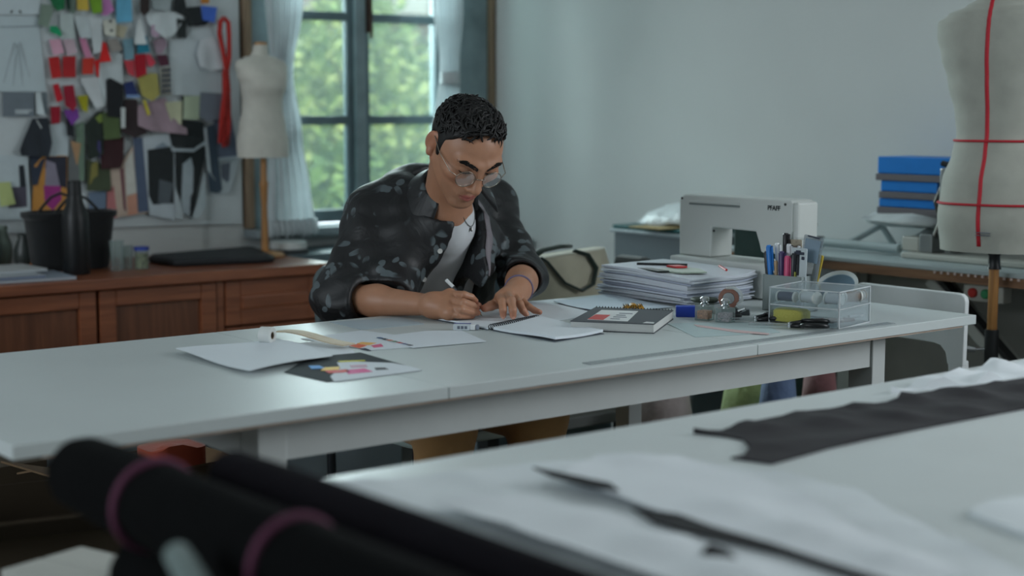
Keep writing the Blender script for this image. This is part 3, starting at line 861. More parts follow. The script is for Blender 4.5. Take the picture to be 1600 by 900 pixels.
# left group
paper('white drawing sheet with a curling torn edge, leftmost on the work table', [(1.207, 2.451), (1.198, 2.175), (1.39, 2.235), (1.415, 2.465)], T0 + .0032, curl=.006, seed=4)
t = thing('colour_card', 'charcoal card with a row of bright colour swatches on the work table', 'card', (1.36, 2.14, T0))
MB().prism([(1.255, 2.165), (1.262, 2.045), (1.44, 2.052), (1.462, 2.26), (1.36, 2.262)], T0, T0 + .001).build('card', mat('charcoal_card', (52, 60, 64), .8), t, w=True)
blob([(1.29, 2.082), (1.268, 2.036), (1.437, 2.039), (1.443, 2.08), (1.44, 2.13), (1.40, 2.178), (1.37, 2.19), (1.345, 2.14)], T0 + .001, M_PAPER, t, 'white_shape', .0006)
for poly, c in (([(1.302, 2.158), (1.323, 2.15), (1.33, 2.18), (1.315, 2.19)], (40, 130, 200)),
                ([(1.305, 2.135), (1.33, 2.12), (1.35, 2.15), (1.325, 2.158)], (232, 190, 70)),
                ([(1.302, 2.105), (1.335, 2.095), (1.345, 2.12), (1.31, 2.132)], (206, 56, 50)),
                ([(1.322, 2.08), (1.365, 2.075), (1.372, 2.11), (1.34, 2.115)], (214, 72, 140)),
                ([(1.36, 2.13), (1.385, 2.12), (1.395, 2.14), (1.37, 2.15)], (196, 160, 178)),
                ([(1.378, 2.085), (1.398, 2.078), (1.402, 2.096), (1.388, 2.104)], (34, 34, 44)),
                ([(1.375, 2.19), (1.415, 2.172), (1.418, 2.180), (1.378, 2.20)], (216, 212, 60))):
    blob(poly, T0 + .0017, mat('swatch_%d_%d_%d' % c, c, .6, var=0), t)
t = thing('reference_print', 'white print with a dark red swatch, under the curled drawing sheet', 'paper', (1.43, 2.34, T0))
MB().prism([(1.385, 2.41), (1.345, 2.275), (1.45, 2.258), (1.49, 2.35), (1.47, 2.42)], T0 + .0011, T0 + .0018).build('sheet', M_PAPER, t, w=True)
blob([(1.394, 2.409), (1.372, 2.346), (1.40, 2.352), (1.412, 2.408)], T0 + .0018, mat('dark_red_print', (140, 48, 56), .7), t)
blob([(1.394, 2.409), (1.385, 2.385), (1.412, 2.39), (1.412, 2.408)], T0 + .0022, mat('black_print', (32, 32, 38), .7), t)
t = thing('colour_sketch', 'white sketch with blue and orange colour strokes in the middle of the table', 'paper', (1.56, 2.37, T0))
MB().prism([(1.466, 2.467), (1.49, 2.27), (1.60, 2.25), (1.655, 2.267), (1.613, 2.489)], T0 + .0002, T0 + .001).build('sheet', M_PAPER, t, w=True)
for poly, c in (([(1.488, 2.412), (1.485, 2.376), (1.502, 2.378), (1.508, 2.412)], (38, 44, 60)),
                ([(1.486, 2.374), (1.485, 2.34), (1.50, 2.345), (1.50, 2.37)], (40, 90, 190)),
                ([(1.487, 2.336), (1.486, 2.30), (1.515, 2.32), (1.512, 2.345)], (226, 96, 54)),
                ([(1.512, 2.35), (1.52, 2.32), (1.545, 2.335), (1.53, 2.36)], (232, 178, 90)),
                ([(1.52, 2.315), (1.51, 2.29), (1.53, 2.29), (1.545, 2.32)], (216, 90, 130)),
                ([(1.484, 2.298), (1.483, 2.27), (1.489, 2.268), (1.495, 2.296)], (30, 32, 60))):
    blob(poly, T0 + .001, mat('stroke_%d_%d_%d' % c, c, .6, var=0), t)
t = thing('colour_notes', 'white sheet edged with small colour notes, right of the colour sketch', 'paper', (1.66, 2.3, T0))
MB().prism([(1.586, 2.393), (1.561, 2.244), (1.709, 2.223), (1.757, 2.364), (1.70, 2.40)], T0 + .0012, T0 + .002).build('sheet', M_PAPER, t, w=True)
for k in range(7):
    c = [(60, 90, 130), (40, 44, 60), (190, 110, 80), (90, 120, 90), (170, 60, 60), (70, 80, 120), (40, 40, 50)][k]
    x, y = 1.578 - .0015 * k, 2.385 - .018 * k
    blob([(x, y), (x - .001, y - .013), (x + .007, y - .014), (x + .008, y - .001)], T0 + .002, mat('note_%d_%d_%d' % c, c, .6, var=0), t, 'colour_note')
t = thing('wooden_ruler', 'curved bare wooden ruler bridging the colour sheets', 'ruler', (1.455, 2.42, T0))
rings = []
for k in range(13):
    v = k / 12
    y = 2.524 - .222 * v; x = 1.440 + .026 * v; h = .0035 + .012 * math.sin(math.pi * min(1, v * 1.15)) * (1 - v) + .004
    rings.append([(x - .012, y, T0 + h), (x + .014, y + .002, T0 + h + .001), (x + .014, y + .002, T0 + h + .003), (x - .012, y, T0 + h + .002)])
MB().loft(rings).build('blade', wood('pale_ruler_wood', (176, 158, 130), (204, 188, 160), 'Y', 5, .6), t, w=True, smooth=True)
t = thing('masking_tape', 'small white roll of tape standing at the end of the wooden ruler', 'tape', (1.385, 2.448, T0))
Mx = Euler((math.pi / 2, 0, .6)).to_matrix()
b = MB(); b.lathe([(.007, -.011), (.0155, -.011), (.0155, .011), (.007, .011), (.007, -.011)], 24, (0, 0, .0165), M=Mx); b.build('tape_wound', mat('white_tape', (206, 210, 208), .6), t, smooth=True)
b = MB(); b.lathe([(.0055, -.0105), (.007, -.0105), (.007, .0105), (.0055, .0105), (.0055, -.0105)], 20, (0, 0, .0165), M=Mx); b.build('core', M_CORE, t, smooth=True)
paper('pale grey tracing sheet at the far edge beside his right arm', [(1.63, 2.63), (1.62, 2.50), (1.76, 2.49), (1.78, 2.60)], T0, mat('grey_tracing_paper', (168, 182, 190), .6, var=.02), 0, 3)

# open spiral notebook
t = thing('spiral_notebook', 'open white spiral notebook under his hands', 'notebook', (1.88, 2.34, T0))
Bq, Cq = Vector((1.807, 2.337, 0)), Vector((1.967, 2.39, 0))
sheet([(1.812, 2.515), (1.807, 2.345), (1.965, 2.398), (1.972, 2.565)], T0 + .0012, .003, .0015, 2).build('left_page', M_PAPER, t, w=True, smooth=True)
MB().prism([(1.810, 2.519), (1.805, 2.345), (1.967, 2.399), (1.974, 2.569)], T0, T0 + .001).build('back_cover', mat('grey_board', (92, 100, 108), .8), t, w=True)
sheet([(1.809, 2.331), (1.809, 2.147), (1.945, 2.170), (1.969, 2.384)], T0 + .0012, .005, .004, 5).build('right_page', M_PAPER, t, w=True, smooth=True)
MB().prism([(1.807, 2.331), (1.806, 2.145), (1.946, 2.168), (1.971, 2.384)], T0, T0 + .001).build('front_cover', mat('grey_board', (92, 100, 108), .8), t, w=True)
sp = MB()
for k in range(24):
    c = Bq.lerp(Cq, (k + .5) / 24); dx = (Cq - Bq).normalized(); s = Vector((-dx.y, dx.x, 0))
    sp.tube([(c.x + s.x * .007 * math.cos(a), c.y + s.y * .007 * math.cos(a), T0 + .0065 + .0055 * math.sin(a)) for a in [2 * math.pi * i / 10 for i in range(10)]], .0009, 5, True)
sp.build('spiral_binding', mat('dark_wire', (40, 44, 50), .35, .7), t, w=True, smooth='all')
t = thing('eraser', 'small white eraser in a blue printed sleeve beside the notebook', 'eraser', (1.775, 2.375, T0), math.radians(-46))
MB().box(-.022, .010, -.009, .009, 0, .0115).build('sleeve', mat('white_sleeve', (196, 204, 210), .5), t, bevel=.001)
MB().box(-.022, .010, .0015, .0095, .0113, .0121).build('blue_band', mat('blue_print', (64, 78, 140), .5), t)
for k in range(3):
    MB().box(-.014 + k * .007, -.009 + k * .007, -.0095, -.0088, .003, .0085).build('grey_mark', mat('grey_print', (96, 104, 118), .6), t)
MB().box(.010, .020, -.0083, .0083, .0005, .0112).build('rubber', mat('white_rubber', (214, 218, 220), .6), t, bevel=.002)
MB().box(.0202, .0265, -.006, .006, .001, .0105).build('worn_tip', mat('grey_rubber', (128, 136, 150), .7), t, bevel=.002)

paper('large white sheet under the notebook, reaching to the table edge behind his left hand', [(1.99, 2.645), (1.985, 2.36), (2.24, 2.40), (2.24, 2.64)], T0, curl=.0, seed=8)
paper('bluish white sheet with one lifted edge below the paper pile', [(2.174, 2.587), (2.13, 2.379), (2.318, 2.365), (2.345, 2.61)], T0 + .0012, M_PAPERB, curl=.005, seed=9)

# closed dark sketchbook
t = thing('sketchbook', 'closed charcoal sketchbook with a white and red label, thick white pages', 'book', (2.06, 2.24, T0))
A_, B_, C_, D_ = (1.928, 2.245), (2.022, 2.112), (2.195, 2.237), (2.105, 2.372)
def ins(p, f=.97):
    return (2.0625 + (p[0] - 2.0625) * f, 2.2415 + (p[1] - 2.2415) * f)
M_COV = mat('charcoal_cover', (64, 68, 74), .6, var=.05)
MB().prism([A_, B_, C_, D_], T0, T0 + .0015).build('back_cover', M_COV, t, w=True)
pg = MB()
for k in range(8):
    z = T0 + .0016 + k * .0019
    f = .985 + .006 * ((k * 5) % 3) / 3
    pg.prism([ins(p, f) for p in (A_, B_, C_, D_)], z, z + .00175)
pg.build('pages', mat('page_edges', (196, 198, 196), .8), t, w=True)
MB().prism([A_, B_, C_, D_], T0 + .0170, T0 + .0185).build('front_cover', M_COV, t, w=True)
def uv(u, v):
    a = Vector(A_).lerp(Vector(B_), u); b = Vector(D_).lerp(Vector(C_), u)
    return tuple(a.lerp(b, v))
blob([uv(.17, .12), uv(.66, .10), uv(.60, .82), uv(.14, .80)], T0 + .0185, mat('label_white', (208, 212, 212), .6), t, 'label')
blob([uv(.17, .14), uv(.36, .12), uv(.35, .46), uv(.17, .46)], T0 + .0190, mat('label_red', (196, 74, 70), .6), t, 'red_print')
for k in range(4):
    blob([uv(.42, .2 + .13 * k), uv(.42 + .12 + .05 * (k % 2), .2 + .13 * k), uv(.53 + .05 * (k % 2), .235 + .13 * k), uv(.42, .235 + .13 * k)], T0 + .0190, mat('grey_print', (96, 104, 118), .6), t, 'print_line')
blob([uv(.86, .03), uv(.99, .02), uv(.98, .10), uv(.88, .12)], T0 + .0186, mat('label_white', (208, 212, 212), .6), t, 'white_sticker')
sp = MB()
for k in range(26):
    c = Vector(uv(.02 + .96 * k / 25, .985))
    sp.tube([(c.x + .006 * math.cos(a) * .72, c.y + .006 * math.cos(a) * -.0 + .006 * math.cos(a) * .7, T0 + .0095 + .0115 * math.sin(a)) for a in [2 * math.pi * i / 10 for i in range(10)]], .0009, 5, True)
sp.build('spiral_binding', mat('dark_wire', (40, 44, 50), .35, .7), t, w=True, smooth='all')
t = thing('measuring_tape', 'yellow-gold roll of tape measure behind the charcoal sketchbook', 'tape', (2.185, 2.345, T0 + .003), math.radians(-38))
b = MB()
for k, r in enumerate((.008, .0095, .0085)):
    b.lathe([(.001, -.013 + k * .0005), (r, -.013), (r, .012), (.001, .012)], 18, ((k - 1) * .0135, 0, r + .0003), M=Euler((math.pi / 2, 0, 0)).to_matrix())
b.build('wound_tape', mat('gold_tape', (190, 138, 44), .5, var=.2, scale=80), t, smooth=True)
b = MB()
for k in range(9):
    b.box(-.02 + k * .0047, -.0192 + k * .0047, -.0136, .0126, .010 + .006 * math.sin(k), .0175)
b.build('dark_marks', mat('black_print', (32, 32, 38), .7), t)

# tall pile of papers
t = thing('paper_pile', 'tall untidy pile of white papers beside the sewing machine', 'paper pile', (2.46, 2.49, T0))
rnd = random.Random(11)
M_PILE = [mat('pile_paper_%d' % k, c, .75, var=.02) for k, c in enumerate(((206, 213, 220), (190, 197, 210), (176, 184, 200), (198, 204, 212)))]
z = T0 + .0035
NP = 26
for k in range(NP):
    th = rnd.choice((.0016, .002, .003, .0036))
    if z + th > T0 + .0735:
        break
    jx, jy, ja = rnd.uniform(-.008, .008), rnd.uniform(-.009, .009), rnd.uniform(-.05, .05)
    if k > NP * .6:
        jx += .004; ja += .03
    w_, d_ = .101, .142
    q = []
    for ux, uy in ((-1, 1), (-1, -1), (1, -1), (1, 1)):
        x = ux * w_ * rnd.uniform(.96, 1.02); y = uy * d_ * rnd.uniform(.97, 1.01)
        q.append((2.448 + jx + x * math.cos(ja) - y * math.sin(ja), 2.492 + jy + x * math.sin(ja) + y * math.cos(ja)))
    mb = sheet(q, z, th, 0, k, 8, 8)
    f = (z - T0) / .075
    # the pile sags towards its near corner and the top sheets curl up at the right
    nv = []
    for (x, y, zz) in mb.v:
        sag = f * .020 * max(0, (2.53 - y) / .3) 
        cur = .016 * f * max(0, (x - 2.50) / .075) ** 2 * max(0, (2.52 - y) / .17)
        nv.append((x, y, zz - sag + cur))
    mb.v = nv
    mb.build('sheet', M_PILE[0] if k > NP - 5 else M_PILE[rnd.randrange(4)], t, w=True, smooth=True)
    z += th + .0006
ZP = z
for poly, c, nm in (([(2.36, 2.52), (2.345, 2.44), (2.37, 2.43), (2.385, 2.50)], (38, 44, 42), 'dark scrap of cloth on the paper pile'),):
    flat_piece('cloth_scrap', 'dark green cloth scrap on top of the paper pile', 'cloth', poly, ZP - .004, .003, cloth('dark_green_scrap', (36, 46, 42)), seed=3)
flat_piece('cloth_scrap', 'pale green cut sample on top of the paper pile', 'cloth', [(2.36, 2.505), (2.38, 2.40), (2.43, 2.375), (2.47, 2.44), (2.45, 2.53), (2.40, 2.55)], ZP - .006, .003, cloth('pale_green_scrap', (150, 164, 150)), seed=4)
flat_piece('cloth_scrap', 'small red cloth scrap on top of the paper pile', 'cloth', [(2.43, 2.50), (2.425, 2.465), (2.45, 2.455), (2.458, 2.49)], ZP - .002, .004, cloth('red_scrap', (180, 44, 48)), seed=5)
tag(MB().tube([(2.40, 2.565, ZP + .002), (2.475, 2.48, ZP + .001)], .003, 8).build('marker', mat('black_plastic', (26, 28, 30), .4), None, smooth=True), 'thin black marker lying on the paper pile', 'pen')
t = thing('pen', 'thin red pen lying on the right of the paper pile', 'pen', (2.47, 2.385, ZP - .004))
MB().tube([(0, -.03, .004), (.035, .025, .0065)], .0028, 8).build('barrel', mat('red_plastic', (170, 34, 38), .4), t, smooth=True)
MB().tube([(.035, .025, .0065), (.038, .030, .0066)], .002, 8).build('tip', mat('black_plastic', (26, 28, 30), .4), t, smooth=True)

# ================================================================ sewing machine
M_SM = mat('sewing_machine_white', (196, 201, 198), .38, var=.015)
M_SMF = mat('sewing_machine_face', (176, 183, 180), .42, var=.015)
sm = thing('sewing_machine', 'large white sewing machine with lettering on its arm, at the table end', 'sewing machine', (2.66, 2.45, T0))
SXF, SXB, SYL, SYR = 2.60, 2.672, 2.634, 2.288
# the arm, column and head cut from one profile (seen from the long side)
prof = [(SYL, .83), (SYL, .962), (SYL - .012, .9725), (SYR + .002, .9725), (SYR - .004, .967), (SYR - .0045, .905), (SYR + .004, .885), (SYR + .010, .852), (2.375, .852), (2.381, .872), (2.392, .898), (2.528, .900), (2.530, .83)]
o = MB().prism(prof, SXF, SXB, lambda u, v, w_: (w_, u, v)).build('arm_and_column', [M_SM], sm, w=True, bevel=.004)
MB().box(SXF + .003, SXB - .003, 2.270, SYR - .001, .886, .969).build('end_cover', M_SM, sm, w=True, bevel=.006)
MB().box(SXF + .010, SXB - .010, 2.276, SYR + .006, .858, .9045).build('needle_head', M_SM, sm, w=True, bevel=.010)
MB().prism([(2.28, .80), (2.28, .8225), (2.295, .8295), (SYL, .8295), (SYL, .752), (2.33, .752), (2.325, .798)], SXF - .03, SXB + .02, lambda u, v, w_: (w_, u, v)).build('bed', M_SM, sm, w=True, bevel=.004)
MB().box(SXF - .01, SXB + .01, 2.335, 2.44, .7525, .772).build('dark_foot', mat('black_plastic', (26, 28, 30), .4), sm, w=True)
hd = MB(); hd.box(SXF - .0035, SXF + .001, 2.44, 2.60, .9495, .9535)
hd.build('handle_groove', mat('grey_groove', (120, 128, 128), .5), sm, w=True, bevel=.0015)
MB().box(SXF - .002, SXF + .001, 2.44, 2.60, .9538, .960).build('handle_flap', M_SM, sm, w=True, bevel=.0015)
for y, z in ((2.625, .963), (2.305, .963), (2.305, .878), (2.52, .892)):
    b = MB(); b.lathe([(.001, 0), (.003, 0), (.003, .0015), (.001, .002)], 10, (SXF, y, z), M=Euler((0, -math.pi / 2, 0)).to_matrix())
    b.build('screw', mat('dark_screw', (60, 64, 64), .4, .5), sm, w=True)
nb = MB(); nb.tube([(2.64, 2.32, .86), (2.64, 2.32, .835)], .003, 8); nb.box(2.63, 2.65, 2.308, 2.332, .831, .834)
nb.build('presser_foot', mat('bright_steel', (180, 184, 186), .25, .9), sm, w=True)
def text(name, body, size, loc, rot, m, parent, ext=.0004):
    c = bpy.data.curves.new(name, 'FONT'); c.body = body; c.size = size; c.extrude = ext; c.align_x = 'CENTER'; c.align_y = 'CENTER'; c.offset = .0004
    o = bpy.data.objects.new(name, c); COL.objects.link(o); o.data.materials.append(m)
    off = Vector((0, 0, 0)); q = parent
    while q is not None:
        off += q.location; q = q.parent
    dg = bpy.context.evaluated_depsgraph_get()
    me = bpy.data.meshes.new_from_object(o.evaluated_get(dg))
    bpy.data.objects.remove(o)
    o = bpy.data.objects.new(name, me); COL.objects.link(o)
    o.location = Vector(loc) - off; o.rotation_euler = rot; o.parent = parent
    return o
R_XM = Matrix(((0, 0, -1), (-1, 0, 0), (0, 1, 0))).to_euler()     # reads along -Y, faces -X
text('lettering', 'PFAFF', .0145, (SXF - .0006, 2.338, .953), R_XM, mat('dark_lettering', (44, 50, 52), .5), sm)
# dark green box seen through the arch, standing on the floor beyond the table
t = thing('garment_box', 'tall dark green cloth-covered box behind the work table, seen through the sewing machine arch', 'box', (3.10, 2.80, 0))
MB().box(3.06, 3.18, 2.715, 2.895, 0, .862).build('body', cloth('bottle_green_cloth', (34, 62, 58)), t, w=True, bevel=.006)
MB().box(3.055, 3.185, 2.71, 2.90, .8625, .875).build('lid', cloth('bottle_green_cloth', (34, 62, 58)), t, w=True, bevel=.004)

# ================================================================ pen cup and its pens
cu = thing('pen_cup', 'grey rectangular pen cup crammed with pens and needle packets', 'cup', (2.485, 2.185, T0), math.radians(10))
M_CUP = mat('grey_cup_plastic', (136, 146, 146), .4, var=.03)
b = MB(); hx, hy, hh = .034, .047, .076
b.box(-hx, hx, -hy, -hy + .003, 0, hh).box(-hx, hx, hy - .003, hy, 0, hh).box(-hx, -hx + .003, -hy + .003, hy - .003, 0, hh).box(hx - .003, hx, -hy + .003, hy - .003, 0, hh).box(-hx, hx, -hy, hy, 0, .004)
b.build('cup_body', M_CUP, cu, bevel=.001)
def pen(label, dx, dy, ang, tilt, L, r, body, cap, capL=.035, clip=True, name='pen'):
    a = math.radians(10)
    px, py = 2.485 + dx * math.cos(a) - dy * math.sin(a), 2.185 + dx * math.sin(a) + dy * math.cos(a)
    t = thing(name, label, 'pen', (px, py, T0 + .0055), 0, 'pens in the grey cup')
    t.rotation_euler = Euler((tilt * math.cos(ang), tilt * math.sin(ang), 0))
    b = MB(); b.lathe([(.001, 0), (r * .5, .003), (r, .02), (r, L - capL)], 10); b.build('barrel', mat('pen_%d_%d_%d' % body, body, .35, var=0), t, smooth=True)
    b = MB(); b.lathe([(r * 1.1, L - capL), (r * 1.15, L - .004), (r * .8, L), (.001, L + .0005)], 10)
    if clip:
        b.box(-.0015, .0015, -r * 1.9, -r * 1.4, L - capL * .9, L - .002).box(-.0015, .0015, -r * 1.9, 0, L - .004, L - .002)
    b.build('cap', mat('pen_%d_%d_%d' % cap, cap, .35, var=0), t, smooth=True)
    return t
pen('black pen at the left end of the grey cup', -.02, .038, 0, -.10, .118, .0045, (30, 32, 38), (40, 42, 50))
pen('bright blue capped pen leaning left in the grey cup', -.024, .026, 0, -.12, .132, .0055, (52, 130, 200), (40, 120, 200), .06)
pen('wooden pencil beside the bright blue pen in the cup', -.026, .016, 0, -.05, .10, .0038, (176, 150, 120), (176, 150, 120), .01, False)
pen('white capped pen behind the bright blue pen in the cup', -.004, .022, 0, -.08, .135, .005, (210, 214, 216), (214, 218, 220))
pen('dark violet pen in the middle of the cup', -.022, .006, 0, -.03, .120, .006, (62, 56, 92), (70, 60, 100), .05)
pen('white pen with rounded cap behind the pink one in the cup', -.008, .000, 0, .0, .135, .005, (205, 208, 212), (214, 216, 220), .04)
pen('pink marker pen in the grey cup', -.026, -.006, 0, .02, .112, .0062, (206, 84, 124), (206, 84, 124), .05)
pen('black thick marker right of the pink marker in the cup', -.022, -.018, 0, .03, .118, .007, (34, 36, 42), (44, 46, 52), .05)
pen('silver pen near the middle back of the cup', .012, -.008, 0, .03, .130, .004, (178, 182, 186), (196, 200, 204), .03)
pen('tall black clip pen at the back of the cup', .018, .022, 0, -.02, .155, .006, (28, 28, 32), (32, 32, 36), .05)
def packet(label, dx, dy, z0, w_, h, tilt, m, parts, rz=10, name='needle_packet'):
    a = math.radians(10)
    px, py = 2.485 + dx * math.cos(a) - dy * math.sin(a), 2.185 + dx * math.sin(a) + dy * math.cos(a)
    t = thing(name, label, 'packet', (px, py, T0 + z0), 0, 'packets in the grey cup')
    t.rotation_euler = Euler((tilt, 0, math.radians(rz)))
    MB().prism(rrect(-w_ / 2, w_ / 2, 0, h, .003), -.001, .001, lambda u, v, q: (q, -u, v)).build('card', m, t)
    for (u0, u1, v0, v1, mm, nm, th) in parts:
        MB().prism(rrect(u0, u1, v0, v1, .0015), .0012, th, lambda u, v, q: (-q, -u, v)).build(nm, mm, t)
    return t
M_PKW = mat('packet_white', (190, 200, 204), .4)
M_INK = mat('dark_navy_print', (34, 42, 62), .5)
packet('white needle packet with dark print in front of the clear packet', -.022, -.031, .035, .036, .10, .03, M_PKW,
       [(-.012, .012, .086, .092, M_INK, 'print', .0018), (-.008, .004, .091, .095, M_INK, 'print', .0018), (.006, .013, .076, .083, M_INK, 'print', .0018), (-.016, -.004, .0, .05, mat('yellow_green_pack', (160, 160, 70), .5), 'yellow_insert', .006)])
packet('tall clear plastic packet standing at the right of the cup', .004, -.034, .045, .046, .115, .16, mat('clear_packet_plastic', (150, 162, 168), .15, alpha=.5),
       [(-.018, .018, .060, .108, mat('packet_blue_grey', (128, 148, 164), .3), 'printed_panel', .002), (-.014, .014, .112, .115, M_INK, 'dark_fold', .003)])
packet('patterned beige packet at the back of the cup', .02, .004, .05, .040, .098, -.03, mat('beige_packet', (150, 140, 122), .5, var=.25, scale=160), [(-.016, .016, .03, .085, mat('brown_print', (88, 76, 66), .5, var=.5, scale=220), 'print', .0018)])
packet('yellow paper note sticking out at the right of the cup', .01, -.05, .06, .018, .062, .22, mat('yellow_note_paper', (214, 186, 70), .7), [(-.004, .004, .01, .05, mat('brown_strip', (120, 80, 60), .6), 'brown_strip', .002)], name='paper_note')

# ================================================================ clear acrylic drawer box with sewing bits
ab = thing('acrylic_drawer_box', 'clear acrylic two-tier drawer box near the front table edge', 'box', (2.385, 2.02, T0), math.radians(13.5))
M_AC = glass('clear_acrylic', (226, 230, 232), .04, .955, (243, 246, 247), .16)
M_ACE = mat('acrylic_edge', (216, 220, 222), .2, alpha=.8)
wx, wy, hz = .0685, .076, .073
tk = .003
b = MB()
b.box(-wx, wx, -wy, wy, 0, tk).box(-wx, wx, -wy, wy, hz - tk, hz).box(-wx, wx, -wy, wy, .0375, .0395)
b.box(-wx, wx, -wy, -wy + tk, tk, hz - tk).box(-wx, wx, wy - tk, wy, tk, hz - tk).box(wx - tk, wx, -wy + tk, wy - tk, tk, hz - tk)
b.build('case', M_AC, ab)
for z0, z1 in ((.0045, .036), (.041, .069)):
    d = MB(); d.box(-wx + .001, -wx + .004, -wy + .004, wy - .004, z0, z1).box(-wx + .004, wx - .006, -wy + .0045, -wy + .007, z0, z1 - .004).box(-wx + .004, wx - .006, wy - .007, wy - .0045, z0, z1 - .004)
    d.build('drawer', M_AC, ab)
e = MB()
for x in (-wx, wx - .0025):
    for y in (-wy, wy - .0025):
        e.box(x, x + .0025, y, y + .0025, 0, hz)
for z in (0, .0372, hz - .0022):
    for y in (-wy, wy - .0022):
        e.box(-wx, wx, y, y + .0022, z, z + .0022)
    for x in (-wx, wx - .0022):
        e.box(x, x + .0022, -wy, wy, z, z + .0022)
e.build('polished_edges', M_ACE, ab)
def inbox(x, y, z):
    a = math.radians(13.5)
    return (2.385 + x * math.cos(a) - y * math.sin(a), 2.02 + x * math.sin(a) + y * math.cos(a), T0 + z)
def spool(label, x, y, z, r, L, c, ang, cc=(206, 208, 204)):
    t = thing('thread_spool', label, 'spool', inbox(x, y, z + r + .001), ang, 'spools in the acrylic box')
    Mr = Euler((math.pi / 2, 0, 0)).to_matrix()
    b = MB(); b.lathe([(.001, -L * .42), (r * .85, -L * .42), (r * .9, 0), (r * .85, L * .42), (.001, L * .42)], 16, M=Mr); b.build('thread', mat('thread_%d_%d_%d' % c, c, .7, bump=.3, bump_scale=900), t, smooth=True)
    for s in (-1, 1):
        b = MB(); b.lathe([(.001, s * L * .42), (r, s * L * .42), (r, s * L * .5), (.001, s * L * .5)], 16, M=Mr); b.build('flange', mat('spool_flange_%d_%d_%d' % cc, cc, .4), t, smooth=True)
    return t
spool('slate grey thread spool at the left of the upper tier', -.052, .045, .0425, .0105, .040, (74, 84, 104), .2)
spool('white thread spool in the middle of the upper tier', -.050, -.005, .0425, .0125, .042, (204, 208, 210), -.15)
spool('second white thread spool at the corner of the upper tier', -.040, -.05, .0425, .012, .036, (196, 200, 204), .35)
spool('brown thread spool at the right of the upper tier', .015, -.06, .0425, .0115, .040, (130, 108, 92), 1.3)
spool('wooden-flanged thread spool at the right end of the upper tier', .056, -.058, .0425, .0105, .022, (186, 176, 160), 1.45, (170, 150, 124))
t = tag(MB().loft([[(inbox(-.05 + .022 * s * (abs(math.cos(a)) ** .6) * (1 if math.cos(a) > 0 else -1), .035 + .036 * s * (abs(math.sin(a)) ** .6) * (1 if math.sin(a) > 0 else -1), zz)) for a in [2 * math.pi * i / 20 for i in range(20)]] for zz, s in ((.0055, .9), (.008, 1), (.026, 1), (.030, .85))]).build('chalk_sponge', mat('olive_yellow_sponge', (172, 168, 84), .8, bump=.3, bump_scale=300), None, smooth='all'), 'olive yellow sponge block in the lower tier of the acrylic box', 'sponge')
for k, (x, y, ang, c, lb) in enumerate(((-.045, -.03, .4, (120, 84, 84), 'dusty red tool handle in the lower tier'), (-.055, -.055, 1.0, (176, 170, 168), 'pale tool handle in the lower tier, at the corner'),
                                    (-.01, -.06, 1.4, (96, 78, 76), 'dark brown tool handle in the lower tier'), (.03, -.062, 1.5, (200, 202, 202), 'white tool handle at the right of the lower tier'))):
    p = inbox(x, y, .0105 + .004 * (k % 2))
    t = thing('seam_ripper', lb + ' of the acrylic box', 'tool', p, ang, 'tools in the lower tier')
    b = MB(); b.tube([(0, -.022, 0), (0, .0, .001), (0, .018, 0)], [.003, .0048, .004], 8); b.build('handle', mat('tool_%d_%d_%d' % c, c, .5, var=0), t, smooth=True)
    b = MB(); b.tube([(0, .018, 0), (0, .034, .001)], .0013, 6); b.build('blade', mat('bright_steel', (180, 184, 186), .25, .9), t, smooth=True)

# ================================================================ small things between the sketchbook and the pen cup
t = thing('chalk_box', 'blue box of chalk beside the little glass bottles', 'box', (2.245, 2.25, T0), math.radians(-42))
MB().box(-.022, .022, -.012, .012, 0, .021).build('carton', mat('royal_blue_card', (26, 56, 150), .45), t, bevel=.001)
MB().box(-.0215, .0215, -.0115, .0115, .0209, .0219).build('lid', mat('royal_blue_lid', (36, 70, 170), .45), t)
M_GL = glass('bottle_glass', (214, 226, 226), .03, .86, (220, 232, 230))
M_CHR = mat('chrome', (200, 204, 206), .15, 1.0, var=0)
for x, y, c, lb in ((2.238, 2.192, (196, 120, 76), 'small glass bottle with orange beads and a chrome cap'), (2.243, 2.140, (176, 150, 158), 'small glass bottle with pale pins and a chrome cap, nearer the front edge')):
    t = thing('glass_bottle', lb, 'bottle', (x, y, T0), .3)
    b = MB(); b.prism(rrect(-.0155, .0155, -.0155, .0155, .004), 0, .029); b.build('glass_body', M_GL, t)
    b = MB(); b.prism(rrect(-.012, .012, -.012, .012, .004), .003, .019); b.build('contents', mat('contents_%d_%d_%d' % c, c, .6, var=.5, scale=300), t)
    b = MB(); b.lathe([(.001, .029), (.0085, .029), (.0085, .033), (.0055, .036), (.0095, .038), (.0095, .044), (.006, .047), (.001, .047)], 16); b.build('cap', M_CHR, t, smooth=True)
t = thing('tape_dispenser', 'clear tape dispenser with a shiny brown roll beside the pen cup', 'dispenser', (2.34, 2.215, T0), math.radians(-50))
b = MB(); b.prism([(-.03, 0), (.038, 0), (.036, .012), (.015, .010), (.008, .016), (-.022, .016), (-.03, .008)], -.010, .010, lambda u, v, q: (u, q, v)); b.build('base', mat('smoke_plastic', (58, 64, 66), .3), t, bevel=.001)
Mx = Euler((math.pi / 2, 0, 0)).to_matrix()
b = MB(); b.lathe([(.0125, -.008), (.021, -.008), (.021, .008), (.0125, .008), (.0125, -.008)], 28, (-.006, 0, .034), M=Mx); b.build('tape_roll', mat('glossy_brown_tape', (142, 104, 92), .15), t, smooth=True)
b = MB(); b.lathe([(.001, -.0085), (.012, -.0085), (.012, .0085), (.001, .0085)], 20, (-.006, 0, .034), M=Mx); b.build('core', mat('silver_core', (196, 196, 198), .2, .7), t, smooth=True)
